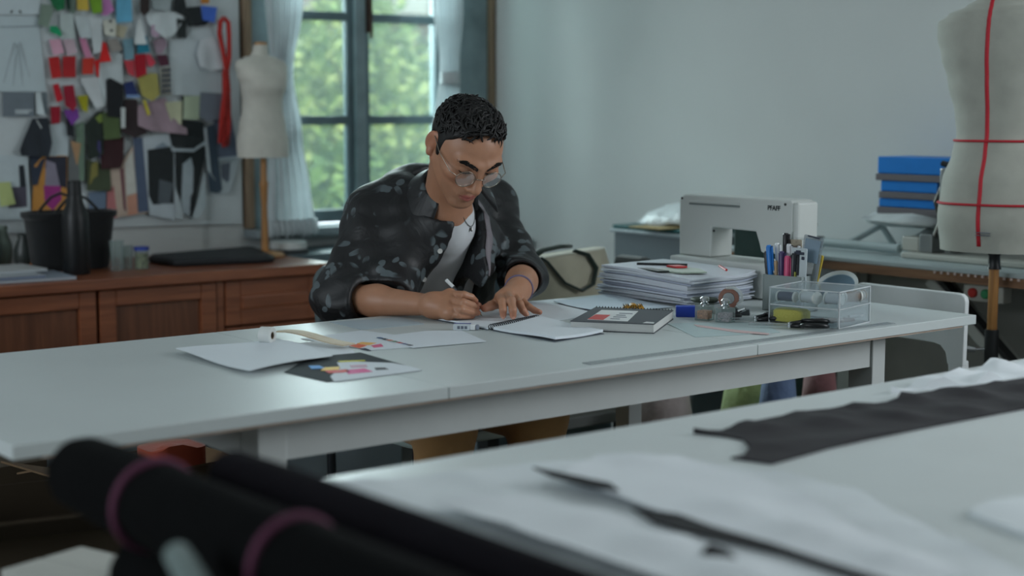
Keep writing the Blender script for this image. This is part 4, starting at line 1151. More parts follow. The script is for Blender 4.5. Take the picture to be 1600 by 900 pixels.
b = MB(); b.prism([(.012, .02), (.024, .03), (.02, .048), (.005, .0575), (-.012, .0565), (-.012, .053), (.004, .053), (.016, .045), (.019, .033), (.010, .024)], -.0095, .0095, lambda u, v, q: (u, q, v)); b.build('clear_shell', mat('clear_shell_plastic', (196, 204, 204), .2, alpha=.6), t)
t = thing('pin_dish', 'dark green magnetic pin dish by the paper pile', 'dish', (2.322, 2.275, T0))
b = MB(); b.lathe([(.001, 0), (.022, 0), (.018, .012), (.020, .022), (.001, .022)], 24, sx=1.0, sy=1.2); b.build('grey_base', mat('grey_green_base', (118, 128, 122), .5), t, smooth=True)
b = MB(); b.lathe([(.001, .0222), (.026, .0225), (.030, .027), (.026, .030), (.001, .028)], 24, sx=.9, sy=1.1); b.build('green_top', mat('dark_green_rubber', (44, 54, 44), .6), t, smooth=True)
def scissors(label, loc, rz, s=1.0):
    t = thing('scissors', label, 'scissors', loc, rz, 'black-handled scissors')
    MH = mat('black_handle', (18, 20, 22), .35)
    for k, sg in ((0, 1), (1, -1)):
        z = .004 + .0045 * k
        b = MB()
        b.tube([(-.032 + .021 * math.cos(a) * s, sg * .0165 + .0135 * math.sin(a) * s, z + .004 + .003 * math.sin(a)) for a in [2 * math.pi * i / 20 for i in range(20)]], .0042, 8, True)
        b.tube([(-.012, sg * .012, z + .003), (.004, sg * .004, z + .001), (.016, -sg * .001, z)], [.005, .0045, .004], 8)
        h = b.build('handle', MH, t, smooth='all')
        MB().prism([(.012, -sg * .006), (.03, -sg * .0065), (.095, -sg * .001), (.03, sg * .001), (.012, sg * .003)], z - .001, z + .001).build('blade', mat('bright_steel', (180, 184, 186), .25, .9), t)
    b = MB(); b.lathe([(.001, .001), (.004, .001), (.004, .011), (.001, .0115)], 12, (.016, 0, 0)); b.build('pivot_screw', M_CHR, t, smooth=True)
    return t
scissors('black-handled scissors in front of the acrylic box', (2.285, 1.988, T0 + .001), math.radians(128), 1.15)
scissors('black-handled scissors beside the tape dispenser', (2.305, 2.095, T0 + .001), math.radians(150), 1.1)
t = thing('cable_coil', 'black cable coil with a silver plug before the tape dispenser', 'cable', (2.285, 2.165, T0))
MB().tube([(.022 * math.cos(a), .018 * math.sin(a), .004 + .0035 * (i // 14)) for i, a in [(i, 2 * math.pi * i / 14) for i in range(40)]], .0028, 6).build('coil', mat('black_handle', (18, 20, 22), .35), t, smooth='all')
MB().tube([(.022, .0, .014), (.03, -.012, .02)], .004, 8).build('plug', M_CHR, t, smooth=True)
t = thing('saucer', 'white saucer leaning behind the pen cup', 'dish', (2.56, 2.125, T0 + .001))
t.rotation_euler = Euler((0, math.radians(-38), math.radians(15)))
b = MB(); b.lathe([(.001, 0), (.022, 0), (.028, .003), (.047, .012), (.0475, .0135), (.028, .0055), (.001, .003)], 36, (.0, 0, .0))
b.v = [(x - .0 + .03, y, z + .028) for x, y, z in b.v]
b.build('dish', mat('white_china', (200, 208, 208), .25), t, smooth=True)
b = MB(); b.lathe([(.038, .0), (.040, .0), (.040, .0006), (.038, .0006), (.038, .0)], 36); b.v = [(x + .03, y, z + .028 + .0095) for x, y, z in b.v]
b.build('blue_ring', mat('pale_blue_line', (130, 160, 180), .4), t, smooth=True)
t = thing('steel_ruler', 'long grey ruler lying along the front edge of the work table', 'ruler', (2.09, 1.926, T0))
MB().box(-.40, .40, -.0105, .0105, 0, .0012).build('blade', mat('frosted_ruler', (140, 148, 150), .35, var=.04), t)
mk = MB()
for k in range(80):
    x = -.395 + k * .01
    mk.box(x, x + .0006, .0035 if k % 5 else -.001, .0095, .0012, .0014)
o = mk.build('scale_marks', mat('grey_print', (96, 104, 118), .6), t); o['kind'] = 'stuff'
paper('thin blue-green tracing sheet under the scissors', [(2.14, 2.20), (2.05, 2.03), (2.22, 1.975), (2.30, 2.10)], T0, mat('tracing_blue_green', (172, 190, 192), .4), 0, 3)
flat_piece('paper_strip', 'faded pink paper strip before the glass bottles', 'paper', [(2.165, 2.15), (2.15, 2.125), (2.15, 2.02), (2.175, 1.965), (2.19, 1.975), (2.175, 2.04)], T0 + .001, .0006, mat('faded_pink_paper', (190, 164, 164), .7), seed=1)
PINS = [
    ('sketch_sheet', 'white sheet held by two black clips at the top left of the pin board', 'paper', (196, 208, 212), 1, 0.2, [(1.709, 1.512), (1.87, 1.519), (1.868, 1.456), (1.707, 1.45)], [('clip_leg', (30, 34, 36), [(1.775, 1.456), (1.777, 1.464), (1.785, 1.466), (1.781, 1.458)]), ('clip_leg', (30, 34, 36), [(1.801, 1.464), (1.807, 1.467), (1.81, 1.457), (1.806, 1.457)])], None),
    ('sketch_sheet', 'white spiral-torn sheet with a faint pencil sketch of a long gown', 'paper', (190, 204, 208), 0, 0.3, [(1.707, 1.446), (1.864, 1.452), (1.88, 1.224), (1.698, 1.223)], [('pencil_line', (174, 185, 189), [(1.784, 1.371), (1.788, 1.371), (1.75, 1.248), (1.746, 1.248)]), ('pencil_line', (174, 185, 189), [(1.801, 1.373), (1.805, 1.373), (1.835, 1.253), (1.831, 1.251)]), ('pencil_line', (174, 185, 189), [(1.791, 1.356), (1.793, 1.356), (1.777, 1.241), (1.775, 1.241)]), ('pencil_line', (174, 185, 189), [(1.797, 1.356), (1.799, 1.356), (1.808, 1.241), (1.806, 1.241)]), ('pencil_line', (174, 185, 189), [(1.786, 1.371), (1.795, 1.352), (1.803, 1.371), (1.795, 1.36)]), ('perforation', (150, 162, 168), [(1.744, 1.417), (1.859, 1.423), (1.859, 1.419), (1.744, 1.413)])], None),
    ('fabric_swatch', 'sage green swatch beside the clipped white sheet', 'swatch', (128, 146, 132), 3, 0.5, [(1.873, 1.488), (1.913, 1.484), (1.887, 1.416), (1.855, 1.426)], [], None),
    ('fabric_swatch', 'emerald green hanging cloth at the upper left of the pin board', 'swatch', (24, 110, 66), 3, 0.8, [(1.894, 1.516), (1.947, 1.518), (1.941, 1.476), (1.917, 1.467), (1.903, 1.486)], [], None),
    ('fabric_swatch', 'very dark green narrow strip next to the emerald cloth', 'swatch', (18, 56, 42), 3, 0.4, [(1.949, 1.518), (1.963, 1.519), (1.958, 1.472), (1.95, 1.474)], [], None),
    ('fabric_swatch', 'grey-green strip left of the yellow swatch', 'swatch', (110, 128, 118), 2, 0.4, [(1.963, 1.519), (1.982, 1.52), (1.976, 1.461), (1.957, 1.465)], [], None),
    ('fabric_swatch', 'mustard yellow swatch at the top of the pin board', 'swatch', (204, 176, 72), 4, 0.5, [(1.984, 1.52), (2.019, 1.522), (2.018, 1.473), (1.98, 1.473)], [], None),
    ('fabric_swatch', 'lime green swatch at the top of the pin board', 'swatch', (116, 160, 42), 4, 0.8, [(2.021, 1.522), (2.065, 1.524), (2.059, 1.469), (2.03, 1.463)], [], None),
    ('fabric_swatch', 'lilac swatch right of the lime green one', 'swatch', (190, 124, 180), 3, 0.6, [(2.065, 1.524), (2.088, 1.525), (2.102, 1.476), (2.076, 1.459), (2.057, 1.461)], [], None),
    ('fabric_swatch', 'sky blue swatch at the top of the pin board', 'swatch', (104, 176, 208), 4, 0.4, [(2.114, 1.526), (2.163, 1.528), (2.161, 1.444), (2.107, 1.439)], [], None),
    ('fabric_swatch', 'small jade green crumpled swatch above the two pink ones', 'swatch', (20, 150, 98), 4, 1.2, [(1.893, 1.422), (1.915, 1.423), (1.927, 1.406), (1.924, 1.39), (1.892, 1.404)], [], None),
    ('fabric_swatch', 'off-white strip right of the jade green swatch', 'swatch', (186, 198, 196), 2, 0.5, [(1.931, 1.46), (1.972, 1.461), (1.975, 1.384), (1.926, 1.386)], [], None),
    ('fabric_swatch', 'off-white swatch below the mustard yellow one', 'swatch', (196, 206, 208), 3, 0.6, [(1.974, 1.454), (2.023, 1.452), (2.025, 1.389), (1.988, 1.388)], [], None),
    ('fabric_swatch', 'long white strip hanging below the lime green swatch', 'swatch', (204, 212, 214), 3, 0.7, [(2.023, 1.455), (2.065, 1.449), (2.058, 1.35), (2.03, 1.342)], [], None),
    ('fabric_swatch', 'cream swatch with two dark buttons', 'swatch', (206, 206, 194), 4, 0.6, [(2.065, 1.445), (2.112, 1.451), (2.101, 1.395), (2.068, 1.4)], [('button', (60, 66, 66), [(2.084, 1.446), (2.092, 1.448), (2.094, 1.44), (2.086, 1.438)]), ('button', (60, 66, 66), [(2.085, 1.418), (2.094, 1.418), (2.093, 1.411), (2.085, 1.41)])], None),
    ('fabric_swatch', 'beige swatch between the button swatch and the white tassel', 'swatch', (178, 172, 148), 3, 0.6, [(2.107, 1.435), (2.15, 1.428), (2.131, 1.392), (2.102, 1.399)], [], None),
    ('fabric_swatch', 'light pink swatch above the left one of the two square red swatches', 'swatch', (218, 166, 186), 4, 0.5, [(1.89, 1.381), (1.926, 1.384), (1.935, 1.342), (1.9, 1.333)], [], None),
    ('fabric_swatch', 'greyish pink swatch above the right one of the two square red swatches', 'swatch', (196, 172, 182), 4, 0.5, [(1.934, 1.382), (1.969, 1.387), (1.976, 1.343), (1.945, 1.334)], [], None),
    ('fabric_swatch', 'rose pink slanted strip above the orange-red swatch', 'swatch', (204, 134, 166), 3, 0.5, [(1.988, 1.39), (2.009, 1.392), (2.025, 1.33), (2.003, 1.329)], [], None),
    ('fabric_swatch', 'left one of the two square red swatches', 'swatch', (190, 36, 38), 4, 0.4, [(1.886, 1.327), (1.92, 1.332), (1.924, 1.268), (1.893, 1.263)], [], None),
    ('fabric_swatch', 'right one of the two square red swatches', 'swatch', (176, 34, 40), 5, 0.4, [(1.93, 1.332), (1.972, 1.333), (1.967, 1.268), (1.926, 1.268)], [], None),
    ('fabric_swatch', 'orange-red swatch left of the red triangle', 'swatch', (206, 58, 44), 4, 0.7, [(1.996, 1.327), (2.034, 1.33), (2.026, 1.279), (1.988, 1.278)], [], None),
    ('fabric_swatch', 'bright red triangular swatch', 'swatch', (214, 34, 32), 5, 0.8, [(2.061, 1.38), (2.073, 1.374), (2.082, 1.319), (2.044, 1.315)], [], None),
    ('ribbon', 'red ribbon hanging beside the orange-red swatch', 'ribbon', (204, 30, 30), 6, 0.8, [(2.029, 1.32), (2.048, 1.325), (2.04, 1.269), (2.034, 1.269)], [], None),
    ('fabric_swatch', 'taupe grey swatch under the cream button swatch', 'swatch', (150, 144, 138), 4, 0.6, [(2.078, 1.386), (2.11, 1.391), (2.126, 1.356), (2.087, 1.347)], [], None),
    ('fabric_swatch', 'large white ragged swatch above the black one', 'swatch', (200, 210, 212), 2, 0.6, [(2.048, 1.307), (2.079, 1.343), (2.13, 1.342), (2.127, 1.248), (2.074, 1.268), (2.065, 1.182), (2.041, 1.212)], [], None),
    ('fabric_swatch', 'long white slanting swatch under the orange-red one', 'swatch', (208, 214, 216), 3, 0.8, [(1.986, 1.266), (2.042, 1.271), (2.059, 1.18), (2.029, 1.174)], [], None),
    ('fabric_swatch', 'small tilted scarlet swatch below the left square red one', 'swatch', (198, 26, 44), 4, 0.5, [(1.897, 1.244), (1.915, 1.25), (1.928, 1.201), (1.905, 1.191)], [], None),
    ('fabric_swatch', 'crimson swatch below the right square red one', 'swatch', (160, 24, 50), 5, 0.5, [(1.929, 1.242), (1.962, 1.245), (1.969, 1.182), (1.956, 1.164), (1.931, 1.182)], [], None),
    ('fabric_swatch', 'olive yellow swatch right of the crimson one', 'swatch', (164, 160, 28), 4, 0.7, [(1.974, 1.211), (2.009, 1.215), (2.003, 1.16), (1.987, 1.168)], [], None),
    ('fabric_swatch', 'dark red swatch lowest of the red ones', 'swatch', (158, 20, 44), 4, 0.4, [(1.888, 1.178), (1.919, 1.18), (1.915, 1.129), (1.887, 1.125)], [], None),
    ('fabric_swatch', 'purple diamond-shaped swatch below the crimson one', 'swatch', (120, 60, 150), 6, 0.6, [(1.927, 1.168), (1.972, 1.172), (1.974, 1.146), (1.948, 1.121), (1.929, 1.156)], [], None),
    ('fabric_swatch', 'black strip beneath the purple diamond swatch', 'swatch', (30, 34, 40), 5, 0.4, [(1.935, 1.156), (1.959, 1.137), (1.957, 1.085), (1.934, 1.09)], [], None),
    ('fabric_swatch', 'black square-cut swatch in the centre of the pin board', 'swatch', (26, 30, 34), 5, 0.5, [(2.07, 1.26), (2.083, 1.268), (2.127, 1.246), (2.117, 1.142), (2.066, 1.148)], [], None),
    ('photo_print', 'grey textured photo under the gown sketch', 'photo', (112, 122, 130), 2, 0.2, [(1.743, 1.222), (1.84, 1.222), (1.837, 1.149), (1.74, 1.149)], [('white_label', (178, 188, 192), [(1.778, 1.17), (1.834, 1.17), (1.833, 1.156), (1.778, 1.157)])], None),
    ('fabric_swatch', 'narrow white curled scrap right of the grey textured photo', 'swatch', (196, 206, 208), 3, 1.0, [(1.844, 1.222), (1.86, 1.222), (1.863, 1.153), (1.841, 1.156)], [], None),
    ('fabric_swatch', 'grey swatch right of the narrow white curled scrap', 'swatch', (120, 132, 138), 2, 0.3, [(1.86, 1.222), (1.882, 1.222), (1.88, 1.156), (1.859, 1.153)], [], None),
    ('ornament', 'dark brown pointed oval hanging at the top of the pin board', 'ornament', (48, 38, 36), 5, 0.8, [(2.192, 1.529), (2.224, 1.531), (2.216, 1.478), (2.198, 1.462), (2.186, 1.477)], [], None),
    ('fabric_swatch', 'grey sheer swatch at the top, beside the dark brown oval', 'swatch', (158, 168, 170), 2, 0.7, [(2.233, 1.531), (2.306, 1.534), (2.291, 1.481), (2.234, 1.487)], [], None),
    ('fabric_swatch', 'wide bunch of white tulle near the top of the pin board', 'swatch', (206, 214, 216), 3, 1.5, [(2.212, 1.474), (2.343, 1.483), (2.34, 1.459), (2.303, 1.407), (2.262, 1.395), (2.215, 1.442)], [], None),
    ('tassel', 'white cone-shaped tassel above the teal swatch', 'tassel', (214, 220, 220), 6, 1.0, [(2.183, 1.453), (2.189, 1.449), (2.2, 1.374), (2.159, 1.373)], [], None),
    ('fabric_swatch', 'dusty light blue swatch left of the teal one', 'swatch', (120, 158, 172), 3, 0.4, [(2.131, 1.388), (2.166, 1.393), (2.164, 1.329), (2.134, 1.324)], [], None),
    ('fabric_swatch', 'teal blue swatch below the white tassel', 'swatch', (32, 130, 156), 4, 0.6, [(2.177, 1.397), (2.212, 1.402), (2.219, 1.35), (2.175, 1.345)], [], None),
    ('fabric_swatch', 'pinkish lilac swatch under the white tulle', 'swatch', (190, 164, 184), 5, 0.5, [(2.226, 1.435), (2.255, 1.44), (2.267, 1.416), (2.24, 1.395), (2.223, 1.404)], [], None),
    ('fabric_swatch', 'mauve diamond swatch below the pinkish lilac one', 'swatch', (158, 136, 150), 4, 0.5, [(2.231, 1.385), (2.269, 1.402), (2.28, 1.376), (2.259, 1.347), (2.241, 1.346)], [], None),
    ('fabric_swatch', 'carmine red tall swatch below the teal one', 'swatch', (176, 18, 40), 5, 0.4, [(2.166, 1.341), (2.204, 1.346), (2.204, 1.281), (2.166, 1.267)], [], None),
    ('fabric_swatch', 'coral red pointed swatch right of the carmine one', 'swatch', (206, 64, 84), 4, 0.7, [(2.206, 1.342), (2.219, 1.346), (2.238, 1.318), (2.22, 1.304), (2.207, 1.307)], [], None),
    ('fabric_swatch', 'soft red swatch left of the carmine one', 'swatch', (200, 66, 78), 4, 0.6, [(2.131, 1.324), (2.166, 1.323), (2.162, 1.271), (2.141, 1.282)], [], None),
    ('fabric_swatch', 'dark wine swatch below the mauve diamond one', 'swatch', (84, 40, 58), 5, 0.5, [(2.239, 1.342), (2.276, 1.345), (2.284, 1.311), (2.251, 1.306)], [], None),
    ('fabric_swatch', 'navy and cream gingham swatch', 'swatch', (208, 206, 184), 5, 0, [(2.253, 1.302), (2.287, 1.307), (2.289, 1.217), (2.255, 1.217)], [('check', (36, 44, 66), [(2.258, 1.304), (2.263, 1.304), (2.263, 1.217), (2.257, 1.217)]), ('check', (36, 44, 66), [(2.269, 1.304), (2.274, 1.305), (2.274, 1.217), (2.268, 1.217)]), ('check', (36, 44, 66), [(2.28, 1.305), (2.285, 1.305), (2.285, 1.217), (2.28, 1.217)]), ('check', (40, 50, 74), [(2.255, 1.296), (2.289, 1.299), (2.288, 1.293), (2.255, 1.29)]), ('check', (40, 50, 74), [(2.255, 1.28), (2.288, 1.282), (2.288, 1.276), (2.254, 1.274)]), ('check', (40, 50, 74), [(2.254, 1.264), (2.288, 1.266), (2.288, 1.26), (2.254, 1.258)]), ('check', (40, 50, 74), [(2.254, 1.247), (2.287, 1.25), (2.287, 1.244), (2.254, 1.241)]), ('check', (40, 50, 74), [(2.253, 1.231), (2.287, 1.233), (2.287, 1.227), (2.253, 1.225)])], None),
    ('fabric_swatch', 'khaki yellow large swatch left of the gingham one', 'swatch', (172, 164, 92), 4, 0.8, [(2.175, 1.269), (2.219, 1.285), (2.244, 1.284), (2.248, 1.217), (2.217, 1.196), (2.187, 1.212)], [], None),
    ('ribbon', 'short yellow ribbon hanging under the khaki swatch', 'ribbon', (204, 190, 60), 6, 0.6, [(2.188, 1.2), (2.199, 1.2), (2.211, 1.156), (2.202, 1.15)], [], None),
    ('fabric_swatch', 'navy blue swatch with a pale blue border', 'swatch', (36, 52, 104), 4, 0.6, [(2.129, 1.252), (2.16, 1.261), (2.174, 1.216), (2.13, 1.216)], [('pale_border', (130, 160, 204), [(2.13, 1.216), (2.174, 1.216), (2.178, 1.208), (2.13, 1.206)])], None),
    ('fabric_swatch', 'large black cut-out shape at the top right of the pin board', 'swatch', (32, 38, 40), 4, 0.6, [(2.311, 1.535), (2.344, 1.536), (2.35, 1.496), (2.4, 1.502), (2.404, 1.449), (2.371, 1.437), (2.348, 1.435), (2.345, 1.467), (2.305, 1.482)], [], None),
    ('fabric_swatch', 'black rectangular swatch below the black cut-out shape', 'swatch', (34, 42, 42), 5, 0.4, [(2.315, 1.46), (2.349, 1.455), (2.343, 1.398), (2.314, 1.397)], [], None),
    ('fabric_swatch', 'black corner scrap behind the cornflower blue swatch', 'swatch', (38, 42, 46), 3, 0.4, [(2.395, 1.465), (2.434, 1.454), (2.417, 1.441), (2.376, 1.436)], [], None),
    ('fabric_swatch', 'cornflower blue swatch at the top right of the pin board', 'swatch', (70, 110, 204), 6, 0.5, [(2.4, 1.504), (2.458, 1.5), (2.445, 1.45), (2.401, 1.457)], [], None),
    ('fabric_swatch', 'amber brown swatch at the very top right', 'swatch', (188, 122, 50), 5, 0.4, [(2.399, 1.539), (2.436, 1.54), (2.428, 1.511), (2.4, 1.51)], [], None),
    ('sketch_sheet', 'large white blank sheet left of the red cord', 'paper', (200, 210, 214), 1, 0.3, [(2.293, 1.386), (2.347, 1.394), (2.376, 1.429), (2.479, 1.426), (2.475, 1.222), (2.393, 1.214), (2.289, 1.217)], [], None),
    ('fabric_swatch', 'sheer white ruffle pinned on the large blank sheet', 'swatch', (212, 218, 222), 4, 0.7, [(2.398, 1.395), (2.444, 1.405), (2.48, 1.36), (2.484, 1.308), (2.432, 1.293), (2.391, 1.309), (2.383, 1.35)], [], None),
    ('card', 'grey card overlapping the pale green note', 'card', (124, 132, 144), 5, 0.2, [(2.393, 1.226), (2.472, 1.222), (2.468, 1.141), (2.414, 1.13), (2.387, 1.147)], [], None),
    ('note', 'pale green square note on a dark backing', 'note', (186, 200, 172), 4, 0.2, [(2.334, 1.213), (2.393, 1.214), (2.386, 1.137), (2.329, 1.139)], [('dark_backing', (34, 40, 42), [(2.325, 1.215), (2.334, 1.213), (2.329, 1.135), (2.32, 1.135)])], None),
    ('fabric_swatch', 'pale cream swatch left of the pale green note', 'swatch', (196, 198, 166), 5, 0.5, [(2.266, 1.192), (2.326, 1.197), (2.32, 1.123), (2.286, 1.121)], [], None),
    ('fabric_swatch', 'mauve pink draped fabric below the khaki swatch', 'swatch', (160, 138, 148), 3, 1.5, [(2.175, 1.182), (2.27, 1.209), (2.282, 1.131), (2.34, 1.11), (2.339, 1.089), (2.267, 1.096), (2.21, 1.101), (2.171, 1.119)], [], None),
    ('fabric_swatch', 'dark brown draped fabric left of the mauve pink one', 'swatch', (52, 40, 42), 3, 1.0, [(2.13, 1.202), (2.173, 1.202), (2.175, 1.111), (2.201, 1.095), (2.154, 1.079), (2.114, 1.102)], [], None),
    ('label_tag', 'small white tag in front of the dark brown fabric', 'tag', (204, 210, 208), 7, 0.2, [(2.112, 1.176), (2.127, 1.176), (2.123, 1.112), (2.11, 1.112)], [], None),
    ('photo_print', 'black photo with a white curved lower edge', 'photo', (36, 42, 44), 3, 0.3, [(2.305, 1.139), (2.405, 1.13), (2.408, 1.064), (2.366, 1.046), (2.289, 1.051), (2.281, 1.09)], [('white_edge', (176, 188, 194), [(2.28, 1.061), (2.297, 1.045), (2.366, 1.043), (2.408, 1.068), (2.408, 1.057), (2.365, 1.033), (2.288, 1.036)])], None),
    ('photo_print', 'blue-grey photo with a pale lower border behind the red cord', 'photo', (96, 106, 124), 2, 0.2, [(2.443, 1.155), (2.504, 1.176), (2.534, 1.007), (2.443, 1.0)], [('pale_border', (160, 172, 178), [(2.444, 1.011), (2.534, 1.018), (2.534, 1.007), (2.443, 0.998)])], None),
    ('fabric_swatch', 'dark leaf-shaped textured cloth at the left of the pin board', 'swatch', (40, 46, 54), 4, 1.0, [(1.829, 1.143), (1.879, 1.145), (1.885, 1.07), (1.873, 1.026), (1.785, 1.031), (1.782, 1.047)], [('white_pin', (180, 186, 186), [(1.839, 1.139), (1.843, 1.139), (1.858, 1.114), (1.854, 1.112)])], None),
    ('fabric_swatch', 'slate blue tail of cloth beneath the dark leaf-shaped one', 'swatch', (46, 56, 72), 3, 0.6, [(1.819, 1.033), (1.869, 1.026), (1.838, 0.942), (1.819, 0.939)], [], None),
    ('photo_print', 'white-framed photo with a dark plum picture at the lower left', 'photo', (190, 202, 206), 2, 0.2, [(1.691, 1.033), (1.813, 1.031), (1.816, 0.837), (1.683, 0.839)], [('dark_picture', (36, 44, 50), [(1.784, 1.002), (1.8, 1.002), (1.805, 0.936), (1.785, 0.936)]), ('plum_picture', (82, 78, 92), [(1.746, 0.937), (1.805, 0.936), (1.805, 0.875), (1.747, 0.873)])], None),
    ('note', 'lime sticky note on the white-framed photo', 'note', (184, 196, 130), 5, 0.8, [(1.715, 0.952), (1.752, 0.953), (1.764, 0.886), (1.716, 0.88)], [], None),
    ('sketch_sheet', 'white sheet between the dark leaf-shaped cloth and the black strip', 'paper', (190, 202, 206), 2, 0.3, [(1.885, 1.123), (1.934, 1.133), (1.949, 1.083), (1.939, 1.026), (1.875, 1.028)], [], None),
    ('photo_print', 'fashion photo of a magenta dress on an orange ground', 'photo', (196, 138, 66), 3, 0.2, [(1.832, 1.001), (1.861, 1.03), (1.937, 1.028), (1.931, 0.852), (1.818, 0.853)], [('dark_dress', (44, 46, 60), [(1.869, 1.026), (1.934, 1.026), (1.931, 0.92), (1.894, 0.937), (1.864, 0.993)]), ('grey_shawl', (140, 134, 150), [(1.869, 1.016), (1.897, 1.006), (1.911, 0.932), (1.862, 0.938)]), ('magenta_skirt', (158, 52, 130), [(1.858, 0.938), (1.911, 0.936), (1.913, 0.893), (1.884, 0.862), (1.86, 0.883)])], None),
    ('fabric_swatch', 'long pale green strips of cloth above the black bottle', 'swatch', (112, 134, 116), 3, 0.6, [(1.965, 1.123), (1.996, 1.132), (1.986, 0.95), (1.971, 0.95)], [], None),
    ('photo_print', 'tall photo with a tan wedge above the black bottle', 'photo', (108, 112, 112), 4, 0.2, [(1.943, 1.087), (1.977, 1.053), (1.973, 0.944), (1.936, 0.945)], [('tan_wedge', (176, 140, 104), [(1.948, 1.074), (1.981, 1.065), (1.966, 0.99)])], None),
    ('fabric_swatch', 'dark mottled green cloth left of the olive one', 'swatch', (38, 48, 42), 4, 0.8, [(1.996, 1.123), (2.039, 1.164), (2.06, 1.168), (2.052, 1.032), (2.001, 1.013)], [('yellow_green_leaf', (120, 140, 64), [(2.03, 1.144), (2.049, 1.158), (2.059, 1.132), (2.042, 1.128)]), ('violet_stripe', (66, 64, 110), [(2.032, 1.073), (2.042, 1.072), (2.041, 1.021), (2.028, 1.021)])], None),
    ('fabric_swatch', 'olive green square swatch right of the mottled cloth', 'swatch', (84, 102, 62), 5, 0.5, [(2.052, 1.16), (2.109, 1.164), (2.109, 1.08), (2.053, 1.076)], [], None),
    ('fabric_swatch', 'blackish red swatch beneath the olive square', 'swatch', (58, 28, 32), 4, 0.6, [(2.043, 1.08), (2.126, 1.086), (2.12, 1.011), (2.11, 0.987), (2.042, 0.984)], [], None),
    ('fabric_swatch', 'long mottled green-gold cloth behind the bottle bag', 'swatch', (70, 80, 58), 3, 0.6, [(1.999, 1.017), (2.076, 0.988), (2.076, 0.915), (1.995, 0.918)], [('gold_leaf', (136, 130, 70), [(2.013, 1.001), (2.034, 1.009), (2.032, 0.933), (2.004, 0.937)])], None),
    ('photo_print', 'photo of pleated peach and pink dresses', 'photo', (196, 176, 160), 2, 0.2, [(2.072, 0.988), (2.124, 1.011), (2.174, 1.079), (2.207, 0.989), (2.202, 0.841), (2.06, 0.827)], [('pink_pleat', (188, 120, 120), [(2.065, 0.911), (2.087, 0.931), (2.097, 0.829), (2.06, 0.827)]), ('dark_pleat', (120, 76, 84), [(2.11, 0.983), (2.121, 0.987), (2.127, 0.836), (2.119, 0.832)]), ('white_pleat', (206, 204, 196), [(2.126, 1.001), (2.153, 1.041), (2.165, 0.908), (2.129, 0.897)]), ('peach_pleat', (204, 150, 128), [(2.131, 0.897), (2.164, 0.904), (2.165, 0.839), (2.132, 0.834)])], None),
    ('photo_print', 'narrow slate blue photo right of the peach dresses', 'photo', (84, 98, 122), 3, 0.2, [(2.157, 1.081), (2.189, 1.081), (2.202, 0.845), (2.167, 0.843)], [], None),
    ('card', 'small blue-grey card below the mottled green-gold cloth', 'card', (108, 126, 148), 2, 0.2, [(2.004, 0.913), (2.063, 0.916), (2.057, 0.851), (2.004, 0.853)], [], None),
    ('photo_print', 'black and white photo of a figure in a pale coat', 'photo', (190, 200, 206), 3, 0.3, [(2.189, 1.083), (2.301, 1.094), (2.293, 0.813), (2.204, 0.833)], [('black_ground', (34, 40, 42), [(2.204, 1.042), (2.295, 1.053), (2.29, 0.867), (2.203, 0.866)]), ('pale_figure', (140, 154, 166), [(2.23, 1.05), (2.258, 1.066), (2.295, 1.036), (2.29, 0.935), (2.239, 0.947)]), ('grey_skirt', (90, 98, 104), [(2.241, 0.947), (2.29, 0.933), (2.275, 0.867), (2.234, 0.869)])], None),
    ('photo_print', 'black and white photo of a figure in a white gown', 'photo', (32, 38, 40), 3, 0.3, [(2.3, 1.045), (2.417, 1.051), (2.366, 0.86), (2.351, 0.818), (2.305, 0.904)], [('white_gown', (166, 178, 184), [(2.326, 0.994), (2.356, 1.015), (2.364, 0.981), (2.355, 0.818), (2.315, 0.841)]), ('white_edge', (186, 196, 200), [(2.296, 0.925), (2.323, 0.828), (2.319, 0.816), (2.294, 0.817)])], None),
    ('paper_strip', 'curled white strip right of the white gown photo', 'paper', (176, 188, 192), 4, 1.0, [(2.405, 0.972), (2.403, 0.858), (2.369, 0.818), (2.353, 0.822)], [], None),
    ('photo_print', 'narrow photo with white edges below the black one', 'photo', (62, 78, 92), 3, 0.3, [(2.404, 1.11), (2.442, 1.122), (2.465, 0.907), (2.45, 0.895), (2.418, 0.9)], [('white_edge', (184, 194, 198), [(2.404, 1.11), (2.414, 1.112), (2.428, 0.959), (2.456, 0.92), (2.45, 0.895), (2.418, 0.9)])], None),
    ('photo_print', 'pale photo with a grey pointed shape, lowest at the right', 'photo', (176, 186, 190), 2, 0.3, [(2.457, 0.996), (2.533, 1.003), (2.498, 0.897), (2.46, 0.892)], [('grey_shape', (92, 100, 112), [(2.467, 0.991), (2.5, 0.995), (2.496, 0.94), (2.481, 0.911), (2.468, 0.932)])], None),
]

